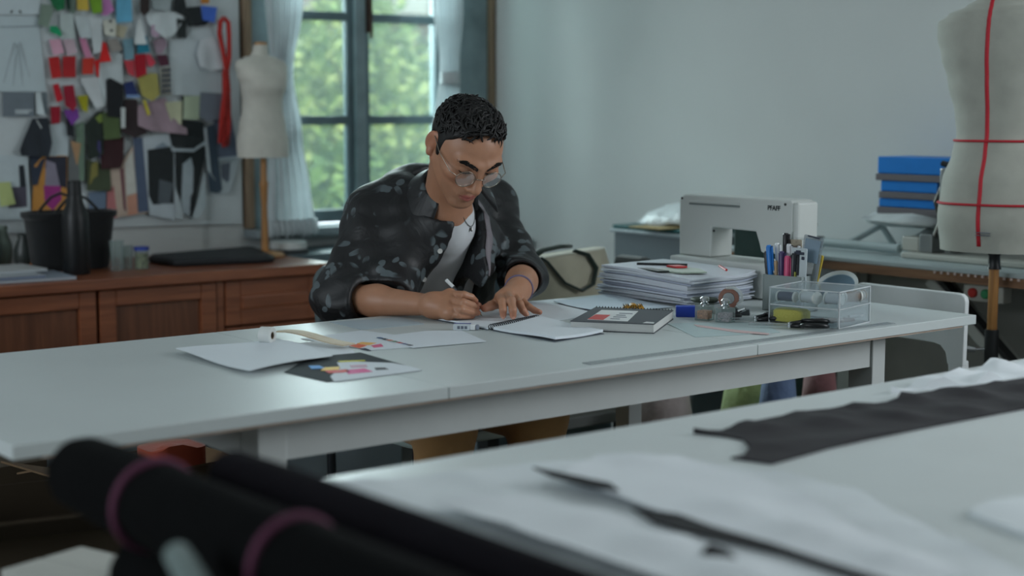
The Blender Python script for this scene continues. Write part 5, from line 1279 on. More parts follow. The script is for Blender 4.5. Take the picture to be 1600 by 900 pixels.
# ================================================================ pin board on the back wall
def hang_piece(name, poly, y, t, m, wav, seed, parent=None):
    """a cut piece hanging on the wall: outline refined, bellied out a little and rippled"""
    rnd = random.Random(seed)
    bm = bmesh.new()
    f = bm.faces.new([bm.verts.new((p[0], 0, p[1])) for p in poly])
    bmesh.ops.triangulate(bm, faces=[f])
    if wav > 0:
        for _ in range(3):
            es = [e for e in bm.edges if e.calc_length() > .022]
            if not es:
                break
            bmesh.ops.subdivide_edges(bm, edges=es, cuts=1)
            bmesh.ops.triangulate(bm, faces=[q for q in bm.faces if len(q.verts) > 3])
    zt = max(p[1] for p in poly); zb = min(p[1] for p in poly)
    a, k = rnd.uniform(0, 6), rnd.uniform(60, 110)
    def off(x, z):
        d = (zt - z) / max(zt - zb, .01)
        return wav * (.010 * d * d + .0045 * d * (1 + math.sin(k * x + a + 20 * z)))
    for v in bm.verts:
        v.co.y = y - t - off(v.co.x, v.co.z)
    r = bmesh.ops.extrude_face_region(bm, geom=bm.faces[:])
    for v in [q for q in r['geom'] if isinstance(q, bmesh.types.BMVert)]:
        v.co.y += t
    bmesh.ops.recalc_face_normals(bm, faces=bm.faces)
    if parent is not None:
        for v in bm.verts:
            v.co -= parent.location
    me = bpy.data.meshes.new(name); bm.to_mesh(me); bm.free()
    me.materials.append(m)
    me.polygons.foreach_set('use_smooth', [True] * len(me.polygons)); me.set_sharp_from_angle(angle=math.radians(50))
    o = bpy.data.objects.new(name, me); COL.objects.link(o); o.parent = parent
    return o, off
pb = thing('pin_board', 'wide white pin board on the back wall covered with swatches and photos', 'board', (1.6, YW, .78))
MB().box(-.2, 2.506, YW - .012, YW - .001, .795, 1.98).build('board', mat('white_board_paper', (196, 204, 206), .8, var=.02), pb, w=True)
MB().prism([(1.45, .848), (2.10, .800), (2.505, .79), (2.548, .788), (2.55, 1.98), (1.45, 1.98)], -.014, -.0125, lambda u, v, q: (u, YW + q, v)).build('backing_paper', mat('backing_paper', (200, 208, 210), .8, var=.02), pb, w=True)
for k, (name, label, cat, col, layer, wav, poly, parts, grp) in enumerate(PINS):
    t = thing(name, label, cat, (sum(p[0] for p in poly) / len(poly), YW - .015, min(p[1] for p in poly)), 0, grp)
    y = YW - .0165 - layer * .0035 - (k % 3) * .0006
    if name in ('fabric_swatch', 'ribbon', 'tassel'):
        m = cloth('swatch_cloth_%d_%d_%d' % col, col, fold=.3, fold_scale=18)
    else:
        m = mat('card_%d_%d_%d' % col, col, .7, var=.05 if cat == 'photo' else .02, scale=30)
    o, off = hang_piece('cloth' if name in ('fabric_swatch', 'ribbon', 'tassel') else 'sheet', poly, y, .0012, m, wav, k, t)
    for j, (pn, pc, pp) in enumerate(parts):
        cx = sum(p[0] for p in pp) / len(pp); cz = sum(p[1] for p in pp) / len(pp)
        hang_piece(pn, pp, y - .0016 - .0004 * j - off(cx, cz), .0006, mat('print_%d_%d_%d' % pc, pc, .7, var=.08, scale=40), 0, 0, t)
# one dressmaker's pin heading most swatches is too small to see; the red cord is not
rc_ = MB()
lp = [(2.474, 1.467), (2.459, 1.452), (2.457, 1.415), (2.468, 1.355), (2.480, 1.297), (2.478, 1.25), (2.466, 1.19), (2.456, 1.13), (2.451, 1.06)]
lp2 = [(2.474, 1.467), (2.488, 1.452), (2.492, 1.41), (2.489, 1.34), (2.481, 1.297), (2.483, 1.24), (2.485, 1.18), (2.482, 1.11), (2.476, 1.052)]
lp3 = [(2.474, 1.30), (2.470, 1.20), (2.466, 1.12), (2.464, 1.047)]
for q, r in ((lp, .008), (lp2, .008), (lp3, .009)):
    rc_.tube([(x, YW - .052 - .004 * (i % 2), z) for i, (x, z) in enumerate(q)], r, 8)
tag(rc_.build('cord_hank', cloth('scarlet_cord', (186, 40, 32), .7, weave=300, fold=.6, fold_scale=60), None, smooth='all'), 'scarlet red cord hank hanging down the right side of the pin board', 'cord')

# ================================================================ things on the sideboard
S0 = .7003
t = thing('laptop_sleeve', 'flat black padded case lying on the sideboard below the pin board', 'case', (2.3, 4.38, S0))
MB().prism([(2.105, 4.44), (2.11, 4.28), (2.14, 4.262), (2.395, 4.205), (2.42, 4.22), (2.53, 4.54), (2.515, 4.565), (2.14, 4.50)], S0, S0 + .022).build('case_body', mat('black_padded_case', (30, 33, 37), .6, var=.05), t, w=True, bevel=.008)
MB().prism([(2.102, 4.442), (2.107, 4.278), (2.138, 4.259), (2.396, 4.201), (2.424, 4.218), (2.534, 4.543), (2.517, 4.569), (2.138, 4.504)], S0 + .010, S0 + .012).build('zip_line', mat('black_zip', (16, 17, 19), .5), t, w=True)
t = thing('bottle', 'tall matt black bottle with a neck, in front of the black bag', 'bottle', (1.800, 4.27, S0))
b = MB(); b.lathe([(.001, 0), (.036, 0), (.038, .004), (.038, .155), (.035, .178), (.024, .205), (.0205, .225)], 28); b.build('body', mat('matt_black_bottle', (20, 22, 24), .42), t, smooth=True)
b = MB(); b.lathe([(.0205, .225), (.0195, .265), (.018, .268), (.001, .268)], 24); b.build('neck_cap', mat('matt_black_bottle_cap', (16, 18, 20), .5), t, smooth=True)
t = thing('basket_bag', 'wide black open bag with thin handles behind the black bottle', 'bag', (1.845, 4.42, S0))
M_BB = cloth('black_felt', (28, 30, 32), .9)
rings = []
for z, sx, sy in ((0, .108, .055), (.01, .112, .06), (.15, .128, .072), (.157, .137, .078), (.172, .138, .079), (.172, .128, .071), (.12, .118, .064), (.02, .10, .05)):
    rings.append([(sx * (abs(math.cos(a)) ** .6) * (1 if math.cos(a) > 0 else -1), sy * (abs(math.sin(a)) ** .6) * (1 if math.sin(a) > 0 else -1), z) for a in [2 * math.pi * (i + .5) / 32 for i in range(32)]])
MB().loft(rings).build('bag_body', M_BB, t, smooth=True)
for y in (-.06, .06):
    MB().tube([(-.075, y, .16), (-.055, y, .185), (-.03, y, .210), (0, y, .222), (.03, y, .21), (.055, y, .185), (.075, y, .16)], .0045, 7).build('handle', M_BB, t, smooth='all')
M_GLS = glass('drinking_glass', (220, 228, 228), .03, .92, (236, 241, 240), .4)
t = thing('drinking_glass', 'faceted clear drinking glass on the sideboard beside the black bag', 'glass', (1.934, 4.295, S0))
b = MB(); b.lathe([(.001, 0), (.0155, 0), (.0165, .01), (.0225, .088), (.0205, .088), (.0145, .014), (.001, .012)], 10); b.build('glass_body', M_GLS, t)
t = thing('drinking_glass', 'second clear glass, shorter, right of the faceted drinking glass', 'glass', (1.975, 4.315, S0))
b = MB(); b.lathe([(.001, 0), (.015, 0), (.018, .07), (.0165, .07), (.0135, .010), (.001, .008)], 14); b.build('glass_body', M_GLS, t)
t = thing('jar', 'small clear jar of coloured bits with a blue lid on the sideboard', 'jar', (2.010, 4.29, S0))
b = MB(); b.lathe([(.001, 0), (.020, 0), (.021, .004), (.021, .055), (.001, .055)], 20); b.build('jar_body', M_GLS, t, smooth=True)
b = MB(); b.lathe([(.001, .003), (.018, .003), (.018, .045), (.001, .045)], 16); b.build('contents', mat('coloured_bits', (128, 136, 104), .6, var=.8, scale=130), t, smooth=True)
b = MB(); b.lathe([(.021, .0555), (.0225, .0555), (.0225, .066), (.001, .067)], 20); b.build('blue_lid', mat('blue_jar_lid', (44, 70, 160), .4), t, smooth=True)
for k, (c, lb) in enumerate((((168, 176, 184), 'lowest white magazine of the pile at the left end of the sideboard'), ((120, 130, 150), 'bluish middle magazine of the pile at the left end of the sideboard'), ((176, 182, 186), 'topmost white magazine of the pile at the left end of the sideboard'))):
    x0, x1, y0, y1 = ((1.36, 1.75, 4.15, 4.36), (1.34, 1.665, 4.16, 4.38), (1.36, 1.70, 4.24, 4.42))[k]
    z = S0 + (0, .0085, .0165)[k]
    t = thing('magazine', lb, 'magazine', ((x0 + x1) / 2, (y0 + y1) / 2, z), -.08 + .05 * k, 'magazines on the sideboard')
    MB().box(-(x1 - x0) / 2, (x1 - x0) / 2, -(y1 - y0) / 2, (y1 - y0) / 2, 0, .0075).build('pages', mat('mag_%d_%d_%d' % c, c, .6), t, bevel=.001)
    MB().box(-(x1 - x0) / 2 - .001, (x1 - x0) / 2 + .001, -(y1 - y0) / 2 - .001, (y1 - y0) / 2 + .001, .0076, .0082).build('cover', mat('mag_cover_%d' % k, (150 + 20 * k, 160 + 16 * k, 172 + 10 * k), .45), t)
t = thing('case', 'orange plastic case lying behind the magazines on the sideboard', 'case', (1.765, 4.43, S0), .1)
MB().box(-.03, .045, -.03, .03, .0005, .026).build('case_body', mat('orange_plastic', (206, 118, 36), .45), t, bevel=.008)
MB().box(-.0305, .0455, -.0305, .0305, .0125, .0145).build('seam', mat('dark_orange', (150, 80, 24), .5), t, bevel=.0005)
for x, y, r, h, c, lb in ((1.655, 4.56, .035, .12, (104, 120, 116), 'grey-green frosted vase at the far left of the sideboard'), (1.735, 4.50, .030, .105, (56, 62, 60), 'dark rounded vase left of the black bag'), (1.70, 4.58, .03, .125, (120, 134, 124), 'pale green vase behind the dark rounded one'), (1.60, 4.56, .032, .10, (74, 78, 80), 'dark grey pot at the left edge of the view, on the sideboard')):
    t = thing('vase', lb, 'vase', (x, y, S0))
    b = MB(); b.lathe([(.001, 0), (r * .7, 0), (r, h * .3), (r * .98, h * .55), (r * .55, h * .85), (r * .6, h), (r * .48, h), (r * .45, h * .85), (r * .8, h * .5), (.001, h * .1)], 24)
    b.build('vase_body', mat('vase_%d_%d_%d' % c, c, .35, var=.05), t, smooth=True)
for k, (z0, z1, c, lb) in enumerate(((0, .014, (70, 74, 76), 'dark flat tin under the white coil of tape by the window'), (.0145, .040, (206, 210, 208), 'white coil of cotton tape by the window, on the dark tin'))):
    t = thing('tin' if k == 0 else 'cotton_tape', lb, 'tin' if k == 0 else 'tape', (2.615, 4.47, S0 + z0))
    b = MB()
    if k == 0:
        b.lathe([(.001, 0), (.066, 0), (.068, .003), (.068, .013), (.001, .0138)], 30)
    else:
        for r in (.060, .048, .036, .024):
            b.lathe([(r - .011, .001), (r, .001), (r, .0235), (r - .011, .0235), (r - .011, .001)], 30)
    b.build('tin_body' if k == 0 else 'tape_wound', mat('tin_%d' % k, c, .6, bump=.1), t, smooth=True)
wl = thing('window_ledge', 'narrow dark teal shelf under the window beside the sideboard', 'shelf', (3.0, 4.55, 0))
MB().box(2.57, 3.60, 4.40, 4.665, .672, .6995).build('board', M_FRAME2, wl, w=True, bevel=.003)
for x in (2.60, 3.1, 3.55):
    MB().box(x, x + .03, 4.44, 4.66, 0, .672).build('bracket', M_FRAME2, wl, w=True)

# ================================================================ curtains at the garden window
M_CUR = cloth('white_cotton_curtain', (218, 224, 226), .85, fold=.12)
_nt = M_CUR.node_tree                                  # thin cotton lets some daylight through
_tl = _nt.nodes.new('ShaderNodeBsdfTranslucent'); _tl.inputs[0].default_value = lin((222, 228, 230))
_mx = _nt.nodes.new('ShaderNodeMixShader'); _mx.inputs[0].default_value = .4
_nt.links.new(_nt.nodes['Principled BSDF'].outputs[0], _mx.inputs[1]); _nt.links.new(_tl.outputs[0], _mx.inputs[2])
_nt.links.new(_mx.outputs[0], _nt.nodes['Material Output'].inputs[0])
def curtain(name, label, spans, y0, seed, frill=0.0, amp=.018, pleats=7):
    """spans: (z, x0, x1) from top to hem"""
    rings = []
    n = 72
    for j, (z, x0, x1) in enumerate(spans):
        row = []
        for i in range(n + 1):
            u = i / n
            w_ = x1 - x0
            ph = 2 * math.pi * pleats * u + .5 * math.sin(3 * u * math.pi + seed)
            zz = z
            if frill and j >= len(spans) - 2:
                zz = z - .012 * math.sin(2 * math.pi * 5 * u + seed) * (1 if j == len(spans) - 1 else .4)
            row.append((x0 + w_ * u, y0 + amp * math.sin(ph) * (.6 + .4 * math.sin(2.3 * j * .3 + 5 * u)) + .005 * math.sin(2 * ph), zz))
        rings.append(row)
    back = [[(p[0], p[1] + .004, p[2]) for p in r] for r in rings]
    mb = MB(); mb.loft(rings, False); mb.loft(back, False)
    for a in (0, n):
        mb.loft([[r[a] for r in rings], [r[a] for r in back]], False)
    mb.loft([rings[-1], back[-1]], False); mb.loft([rings[0], back[0]], False)
    t = thing(name, label, 'curtain', ((spans[-1][1] + spans[-1][2]) / 2, y0, spans[-1][0]))
    mb.build('cloth', M_CUR, t, w=True, smooth='all', weld=True)
    return t
def span_curve(keys, step=.04):
    out = []
    z = keys[0][0]
    while z > keys[-1][0]:
        for (za, a0, a1), (zb, b0, b1) in zip(keys, keys[1:]):
            if zb <= z <= za:
                f = (za - z) / (za - zb); f = f * f * (3 - 2 * f)
                out.append((z, a0 + (b0 - a0) * f, a1 + (b1 - a1) * f)); break
        z -= step
    out.append(keys[-1])
    return out
t = curtain('curtain', 'long white curtain with a frilled hem at the left of the window', span_curve([(2.40, 2.56, 2.90), (1.9, 2.58, 2.82), (1.53, 2.612, 2.745), (1.28, 2.63, 2.705), (1.08, 2.615, 2.735), (.90, 2.606, 2.765), (.81, 2.600, 2.778), (.755, 2.598, 2.784)]), 4.58, 1, 1.0, .012, 6)
fr = MB()
for k in range(9):
    x = 2.606 + k * .0215
    fr.loft([[(x + rx * math.cos(a), 4.572 + .016 * s * math.sin(a), zc + .004 * math.sin(2 * a + k)) for a in [2 * math.pi * i / 10 for i in range(10)]] for rx, s, zc in ((.008, .7, .80), (.013, 1, .775), (.013, 1, .755), (.004, .4, .738 + .005 * (k % 3)))])
fr.build('frill', M_CUR, t, w=True, smooth='all')
t = curtain('curtain', 'white curtain gathered by a tie at the right of the window', span_curve([(2.40, 3.10, 3.50), (1.9, 3.20, 3.47), (1.557, 3.292, 3.41), (1.32, 3.322, 3.398), (1.285, 3.325, 3.394), (1.24, 3.318, 3.396), (1.10, 3.29, 3.40), (.80, 3.27, 3.41)]), 4.58, 2, 0, .012, 5)
MB().loft([[(3.359 + .040 * math.cos(a), 4.58 + .026 * math.sin(a), z) for a in [2 * math.pi * i / 24 for i in range(24)]] for z in (1.262, 1.27, 1.295, 1.303)], True, False).build('tie_band', mat('white_tie_band', (200, 206, 208), .8), t, w=True, smooth=True)
tag(MB().tube([(2.5, 4.55, 2.42), (3.58, 4.55, 2.42)], .011, 12).build('curtain_rod', mat('dark_rod', (50, 50, 50), .4), None, smooth=True), 'dark curtain rod above the garden window', 'rod')

# ================================================================ dress forms
M_LINEN = cloth('cream_linen', (206, 204, 194), .85, fold=.08, sheen=.1)
def form_torso(keys, n=48, step=4):
    """keys: (z, half width, front depth, back depth, y shift); smooth rings between"""
    rings = []
    for (a, b) in zip(keys, keys[1:]):
        for s in range(step):
            f = s / step; g = f * f * (3 - 2 * f)
            rings.append([a[i] + (b[i] - a[i]) * (f if i == 0 else g) for i in range(5)])
    rings.append(list(keys[-1]))
    out = []
    for z, hw, df, db, ys in rings:
        row = []
        for i in range(n):
            a = 2 * math.pi * i / n
            c, s = math.cos(a), math.sin(a)
            e = .85
            x = hw * (abs(c) ** e) * (1 if c > 0 else -1)
            y = (df if s < 0 else db) * (abs(s) ** .95) * (1 if s > 0 else -1) + ys
            row.append((x, y, z))
        out.append(row)
    return out
# small half-scale form: local front is -y
fm = thing('dress_form', 'small cream half-scale dress form on a wooden stand by the window', 'dress form', (2.488, 4.40, S0), math.radians(8))
keys = [(.318, .088, .058, .062, 0), (.36, .090, .058, .066, 0), (.42, .080, .052, .058, 0), (.465, .070, .047, .050, 0), (.50, .070, .048, .046, 0), (.545, .078, .066, .046, -.002), (.575, .088, .060, .048, 0), (.605, .0955, .046, .046, .002), (.620, .090, .038, .042, .004), (.632, .060, .030, .036, .006), (.640, .030, .024, .027, .008), (.655, .0235, .0225, .0235, .006), (.672, .0225, .022, .022, .004)]
MB().loft(form_torso(keys)).build('torso', M_LINEN, fm, smooth=True)
b = MB(); b.lathe([(.001, .672), (.0215, .672), (.0215, .679), (.012, .682), (.001, .682)], 24, (0, .004, 0)); b.build('neck_cap', wood('honey_wood', (150, 102, 52), (184, 132, 74), 'Z', 6, .45), fm, smooth=True)
b = MB(); b.lathe([(.001, .015), (.012, .015), (.011, .10), (.0095, .16), (.013, .225), (.0145, .235), (.010, .245), (.010, .33), (.001, .33)], 18); b.build('pole', wood('honey_wood', (150, 102, 52), (184, 132, 74), 'Z', 6, .45), fm, smooth=True)
b = MB(); b.lathe([(.001, 0), (.062, 0), (.064, .006), (.055, .014), (.020, .020), (.001, .021)], 28); b.build('foot', wood('honey_wood', (150, 102, 52), (184, 132, 74), 'Z', 6, .45), fm, smooth=True)
# full-size form at the right, seen from behind, marked with red tape
rz = math.radians(103.5)
ff = thing('dress_form', 'large cream dress form marked with red tape, at the right edge', 'dress form', (3.198, 2.178, 0), rz)
fz = .838
K = [(fz, .128, .095, .100, 0), (fz + .08, .136, .098, .112, 0), (fz + .16, .128, .092, .104, 0), (fz + .235, .106, .080, .082, 0), (fz + .275, .098, .076, .074, 0), (fz + .32, .104, .080, .076, 0), (fz + .40, .124, .104, .086, 0), (fz + .455, .140, .098, .090, .002), (fz + .505, .152, .078, .084, .006), (fz + .535, .150, .062, .074, .012), (fz + .555, .122, .050, .062, .018), (fz + .572, .078, .042, .050, .022), (fz + .588, .050, .038, .042, .022), (fz + .61, .043, .036, .038, .018), (fz + .66, .041, .036, .036, .012)]
rg = form_torso(K, 64, 5)
MB().loft(rg).build('torso', cloth('pale_form_cover', (162, 163, 154), .8, fold=.05), ff, smooth=True)
M_TAPE = mat('red_marking_tape', (176, 22, 40), .6)
def ring_tape(z0, r=.0054):
    best = min(rg, key=lambda r_: abs(r_[0][2] - z0))
    row = [Vector(p) for p in best]; c = sum(row, Vector()) / len(row)
    MB().tube([c + (p - c) * 1.004 for p in row], r, 6, True, .6).build('red_tape', M_TAPE, ff, smooth='all')
ring_tape(fz + .262); ring_tape(fz + .105)
def line_tape(ang_of):
    pts = []
    for r_ in rg:
        z = r_[0][2]
        if z < fz + .01 or z > fz + .60:
            continue
        a = ang_of(z) / (2 * math.pi) * len(r_)
        i = int(a) % len(r_); f = a - int(a)
        p = Vector(r_[i]).lerp(Vector(r_[(i + 1) % len(r_)]), f)
        c = Vector((0, r_[16][1] * .5 + r_[48][1] * .5, z))
        pts.append(c + (p - c) * 1.006)
    MB().tube(pts, .0050, 6, False, .6).build('red_tape', M_TAPE, ff, smooth='all')
line_tape(lambda z: math.pi / 2)                       # centre back
line_tape(lambda z: -math.pi / 2)                      # centre front
for sg in (-1,):
    pts = []
    for k in range(28):
        a = 2 * math.pi * k / 28
        y = .010 + .040 * math.cos(a); z = fz + .470 + .062 * math.sin(a)
        r_ = min(rg, key=lambda q: abs(q[0][2] - z))
        hw = max(p[0] for p in r_)
        dep = max(p[1] for p in r_) if y > 0 else -min(p[1] for p in r_)
        x = hw * math.sqrt(max(0, 1 - min(1, abs(y) / max(dep, .01)) ** 2)) ** .95
        pts.append((sg * (x + .003), y, z))
    MB().tube(pts, .0042, 6, True).build('armhole_tape', M_TAPE, ff, smooth='all')
b = MB(); b.lathe([(.001, fz - .045), (.017, fz - .045), (.014, fz - .036), (.013, fz - .014), (.019, fz - .004), (.019, fz + .004), (.001, fz + .004)], 20); b.build('black_collar', mat('black_plastic', (26, 28, 30), .4), ff, smooth=True)
b = MB(); b.lathe([(.001, .63), (.0118, .63), (.0118, fz - .045), (.001, fz - .045)], 18); b.build('wooden_pole', wood('honey_wood', (150, 102, 52), (184, 132, 74), 'Z', 6, .45), ff, smooth=True)
b = MB(); b.lathe([(.001, .06), (.0165, .06), (.0165, .645), (.0155, .648), (.001, .648)], 18); b.build('black_tube', mat('black_plastic', (26, 28, 30), .4), ff, smooth=True)
b = MB(); b.tube([(.014, .006, .60), (.034, .012, .598)], .0035, 8); b.tube([(.034, .012, .598), (.055, .018, .600)], [.007, .010], 8); b.build('silver_knob', mat('bright_steel', (180, 184, 186), .25, .9), ff, smooth=True)
for k in range(5):
    a = 2 * math.pi * k / 5
    lg = MB(); lg.tube([(0, 0, .07), (.12 * math.cos(a), .12 * math.sin(a), .075), (.26 * math.cos(a), .26 * math.sin(a), .022)], [.014, .012, .009], 8)
    lo = lg.build('foot_leg', mat('black_plastic', (26, 28, 30), .4), ff, smooth=True)
for z in (fz + .048, fz + .042):
    MB().box(-.028, .000 + .004, .0985, .1155, z, z + .0012).build('printed_mark', mat('grey_print', (96, 104, 118), .6), ff)

# ================================================================ the man: bodies are grown as smooth implicit surfaces and meshed
def _np(p):
    return np.array(p, dtype=float)
def cone(a, b, ra, rb):
    a, b = _np(a), _np(b); ba = b - a; l2 = max(float(ba @ ba), 1e-12)
    def f(P):
        t = np.clip(((P - a) @ ba) / l2, 0, 1)
        q = P - a - t[:, None] * ba
        return np.sqrt((q * q).sum(1)) - (ra + (rb - ra) * t)
    return f
def ell(c, r, R=None):
    c = _np(c); r = _np(r); R = np.eye(3) if R is None else _np(R)      # rows of R: the ellipsoid's own axes
    def f(P):
        q = (P - c) @ R.T
        k0 = np.sqrt(((q / r) ** 2).sum(1)) + 1e-9
        k1 = np.sqrt(((q / (r * r)) ** 2).sum(1)) + 1e-9
        return k0 * (k0 - 1) / k1
    return f
def smin(a, b, k):
    h = np.clip(.5 + .5 * (b - a) / k, 0, 1)
    return b + (a - b) * h - k * h * (1 - h)
def smax(a, b, k):
    return -smin(-a, -b, k)
class Field:
    """ordered blend of simple solids: ('+'|'-', solid, blend radius)"""
    def __init__(self, items):
        self.items = items
    def __call__(self, P, sub=None):
        d = np.full(len(P), 1e3)
        for op, f, k in (self.items if sub is None else sub):
            if op == '+':
                d = smin(d, f(P), k)
            else:
                d = smax(d, -f(P), k)
        return d
    def near(self, c, hd):
        out = []
        for it in self.items:
            if it[1](c[None])[0] < hd + it[2] + .012:
                out.append(it)
        return out
def surface_net(F, lo, hi, h, N=16):
    """mesh the zero level of F on a sparse lattice of blocks (surface nets)"""
    lo = _np(lo); hi = _np(hi)
    B = N * h; hd = B * math.sqrt(3) / 2
    nb = np.ceil((hi - lo) / B).astype(int)
    idx = np.stack(np.meshgrid(*[np.arange(n) for n in nb], indexing='ij'), -1).reshape(-1, 3)
    cen = lo + (idx + .5) * B
    act = idx[np.abs(F(cen)) < hd * 1.15 + .012]
    g = np.arange(N + 1)
    L = np.stack(np.meshgrid(g, g, g, indexing='ij'), -1).reshape(-1, 3)
    S = (nb * N + 2).astype(np.int64)
    def key(c):
        c = c + 1
        return (c[..., 0].astype(np.int64) * (S[1] + 2) + c[..., 1]) * (S[2] + 2) + c[..., 2]
    K, V, Q = [], [], []
    M = N + 1
    for b in act:
        base = b * N
        P = lo + (base + L) * h
        if isinstance(F, Field):
            sub = F.near(lo + (b + .5) * B, hd)
            if not sub:
                continue
            v = F(P, sub)
        else:
            v = F(P)
        v = v.reshape(M, M, M)
        s = v < 0
        if s.all() or not s.any():
            continue
        acc = np.zeros((N, N, N, 3)); cnt = np.zeros((N, N, N))
        for ax in range(3):
            o1, o2 = [a for a in range(3) if a != ax]
            for d1 in (0, 1):
                for d2 in (0, 1):
                    s0 = [slice(0, N)] * 3; s1 = [slice(0, N)] * 3
                    s0[o1] = slice(d1, d1 + N); s0[o2] = slice(d2, d2 + N)
                    s1[o1] = s0[o1]; s1[o2] = s0[o2]
                    s1[ax] = slice(1, N + 1)
                    a = v[tuple(s0)]; c = v[tuple(s1)]
                    x = (a < 0) != (c < 0)
                    t = np.where(x, a / np.where(x, a - c, 1), 0)
                    acc[..., ax] += np.where(x, t, 0)
                    acc[..., o1] += np.where(x, d1, 0)
                    acc[..., o2] += np.where(x, d2, 0)
                    cnt += x
        m = cnt > 0
        ci = np.argwhere(m)
        K.append(key(ci + base)); V.append(lo + (base + ci + acc[m] / cnt[m][:, None]) * h)
        for ax in range(3):
            o1, o2 = (ax + 1) % 3, (ax + 2) % 3
            s1 = [slice(0, N)] * 3; s1[ax] = slice(1, N + 1)
            a = s[:N, :N, :N]; c = s[tuple(s1)]
            e = np.argwhere(a != c)
            if not len(e):
                continue
            flip = a[tuple(e.T)]
            e = e + base
            u1 = np.zeros(3, int); u1[o1] = 1
            u2 = np.zeros(3, int); u2[o2] = 1
            q = np.stack([key(e), key(e - u1), key(e - u1 - u2), key(e - u2)], 1)
            q[~flip] = q[~flip][:, ::-1]
            Q.append(q)
    K = np.concatenate(K); V = np.concatenate(V); Q = np.concatenate(Q)
    o = np.argsort(K); K = K[o]; V = V[o]
    p = np.searchsorted(K, Q); p = np.clip(p, 0, len(K) - 1)
    ok = (K[p] == Q).all(1)
    return V, p[ok]
def net_mesh(name, VQ, m, parent, tint=None):
    V, Q = VQ
    off = Vector((0, 0, 0)); q = parent
    while q is not None:
        off += q.location; q = q.parent
    me = bpy.data.meshes.new(name)
    n, f = len(V), len(Q)
    me.vertices.add(n); me.loops.add(f * 4); me.polygons.add(f)
    me.vertices.foreach_set('co', (V - _np(off)).ravel())
    me.loops.foreach_set('vertex_index', Q[:, ::-1].ravel().astype(np.int32))
    me.polygons.foreach_set('loop_start', np.arange(0, f * 4, 4, dtype=np.int32))
    me.polygons.foreach_set('use_smooth', np.ones(f, dtype=bool))
    me.update(calc_edges=True); me.validate()
    if tint is not None:
        at = me.color_attributes.new('skin_tint', 'FLOAT_COLOR', 'POINT')
        at.data.foreach_set('color', tint.ravel().astype(np.float32))
    me.materials.append(m)
    o = bpy.data.objects.new(name, me); COL.objects.link(o); o.parent = parent
    return o

# ---- head frame: A his left, B where he looks, C up
HC = _np((1.914, 2.557, 1.100)); HS = .93
_yaw, _pit, _rol = -.200, .745, -.07
_f0 = _np((math.sin(_yaw), -math.cos(_yaw), 0)); _l0 = _np((math.cos(_yaw), math.sin(_yaw), 0)); _z = _np((0, 0, 1))
HF = _f0 * math.cos(_pit) - _z * math.sin(_pit)
_u0 = _z * math.cos(_pit) + _f0 * math.sin(_pit)
HL = _l0 * math.cos(_rol) + _u0 * math.sin(_rol)
HU = _u0 * math.cos(_rol) - _l0 * math.sin(_rol)
HR = np.stack([HL, HF, HU])
def hp(a, b, c):
    return HC + HS * (a * HL + b * HF + c * HU)
def hell(c, r, tilt=None):
    R = HR
    if tilt is not None:
        R = _np(tilt) @ HR
    return ell(hp(*c), _np(r) * HS, R)
def hcone(a, b, ra, rb):
    return cone(hp(*a), hp(*b), ra * HS, rb * HS)
def rot3(axis, ang):
    return np.array(Matrix.Rotation(ang, 3, axis))
body = []
add = lambda f, k=.012, op='+': body.append((op, f, k))
# skull, face and jaw
add(hell((0, -.010, .017), (.0725, .083, .073)))
add(hell((0, .030, .000), (.0655, .060, .080)), .025)
add(hell((0, .034, -.056), (.050, .052, .050)), .025)
for s in (1, -1):
    add(hcone((s * .055, .000, -.045), (s * .018, .071, -.099), .0145, .0125), .022)
    add(hell((s * .043, .062, -.022), (.021, .020, .015)), .018)
add(hell((0, .078, -.101), (.020, .015, .014)), .016)
# brow ridge, sockets, lids
for s in (1, -1):
    add(hcone((s * .013, .0865, .016), (s * .046, .073, .019), .009, .008), .014)
    add(hell((s * .032, .099, .000), (.020, .0155, .0115)), .012, '-')
    add(hell((s * .0315, .0755, .001), (.0150, .0120, .0105)), .005)
# nose
add(hcone((0, .088, .012), (0, .105, -.030), .0075, .0095), .010)
add(hell((0, .1075, -.037), (.0105, .0115, .0095)), .008)
for s in (1, -1):
    add(hell((s * .0125, .097, -.041), (.0075, .0095, .0075)), .006)
    add(hell((s * .0058, .106, -.0475), (.0032, .0050, .0030)), .002, '-')
# mouth
add(hell((0, .078, -.068), (.028, .017, .020)), .014)
for s in (1, -1):
    add(hcone((0, .0945, -.0655), (s * .021, .083, -.0695), .0045, .0025), .004)
    add(hcone((0, .0925, -.0760), (s * .017, .083, -.0735), .0056, .0030), .004)
add(hcone((-.021, .0905, -.0705), (.021, .0905, -.0705), .0012, .0012), .0025, '-')
add(hcone((0, .0985, -.0705), (0, .0985, -.0705), .0012, .0012), .0025, '-')
# ears
for s in (1, -1):
    T = rot3('Z', s * -.35) @ rot3('X', .15)
    add(hell((s * .0765, -.014, -.006), (.0065, .0165, .0275), T), .006)
    add(hell((s * .084, -.010, -.004), (.0045, .0085, .0155), T), .004, '-')
    add(hell((s * .076, -.006, -.032), (.006, .008, .010), T), .006)
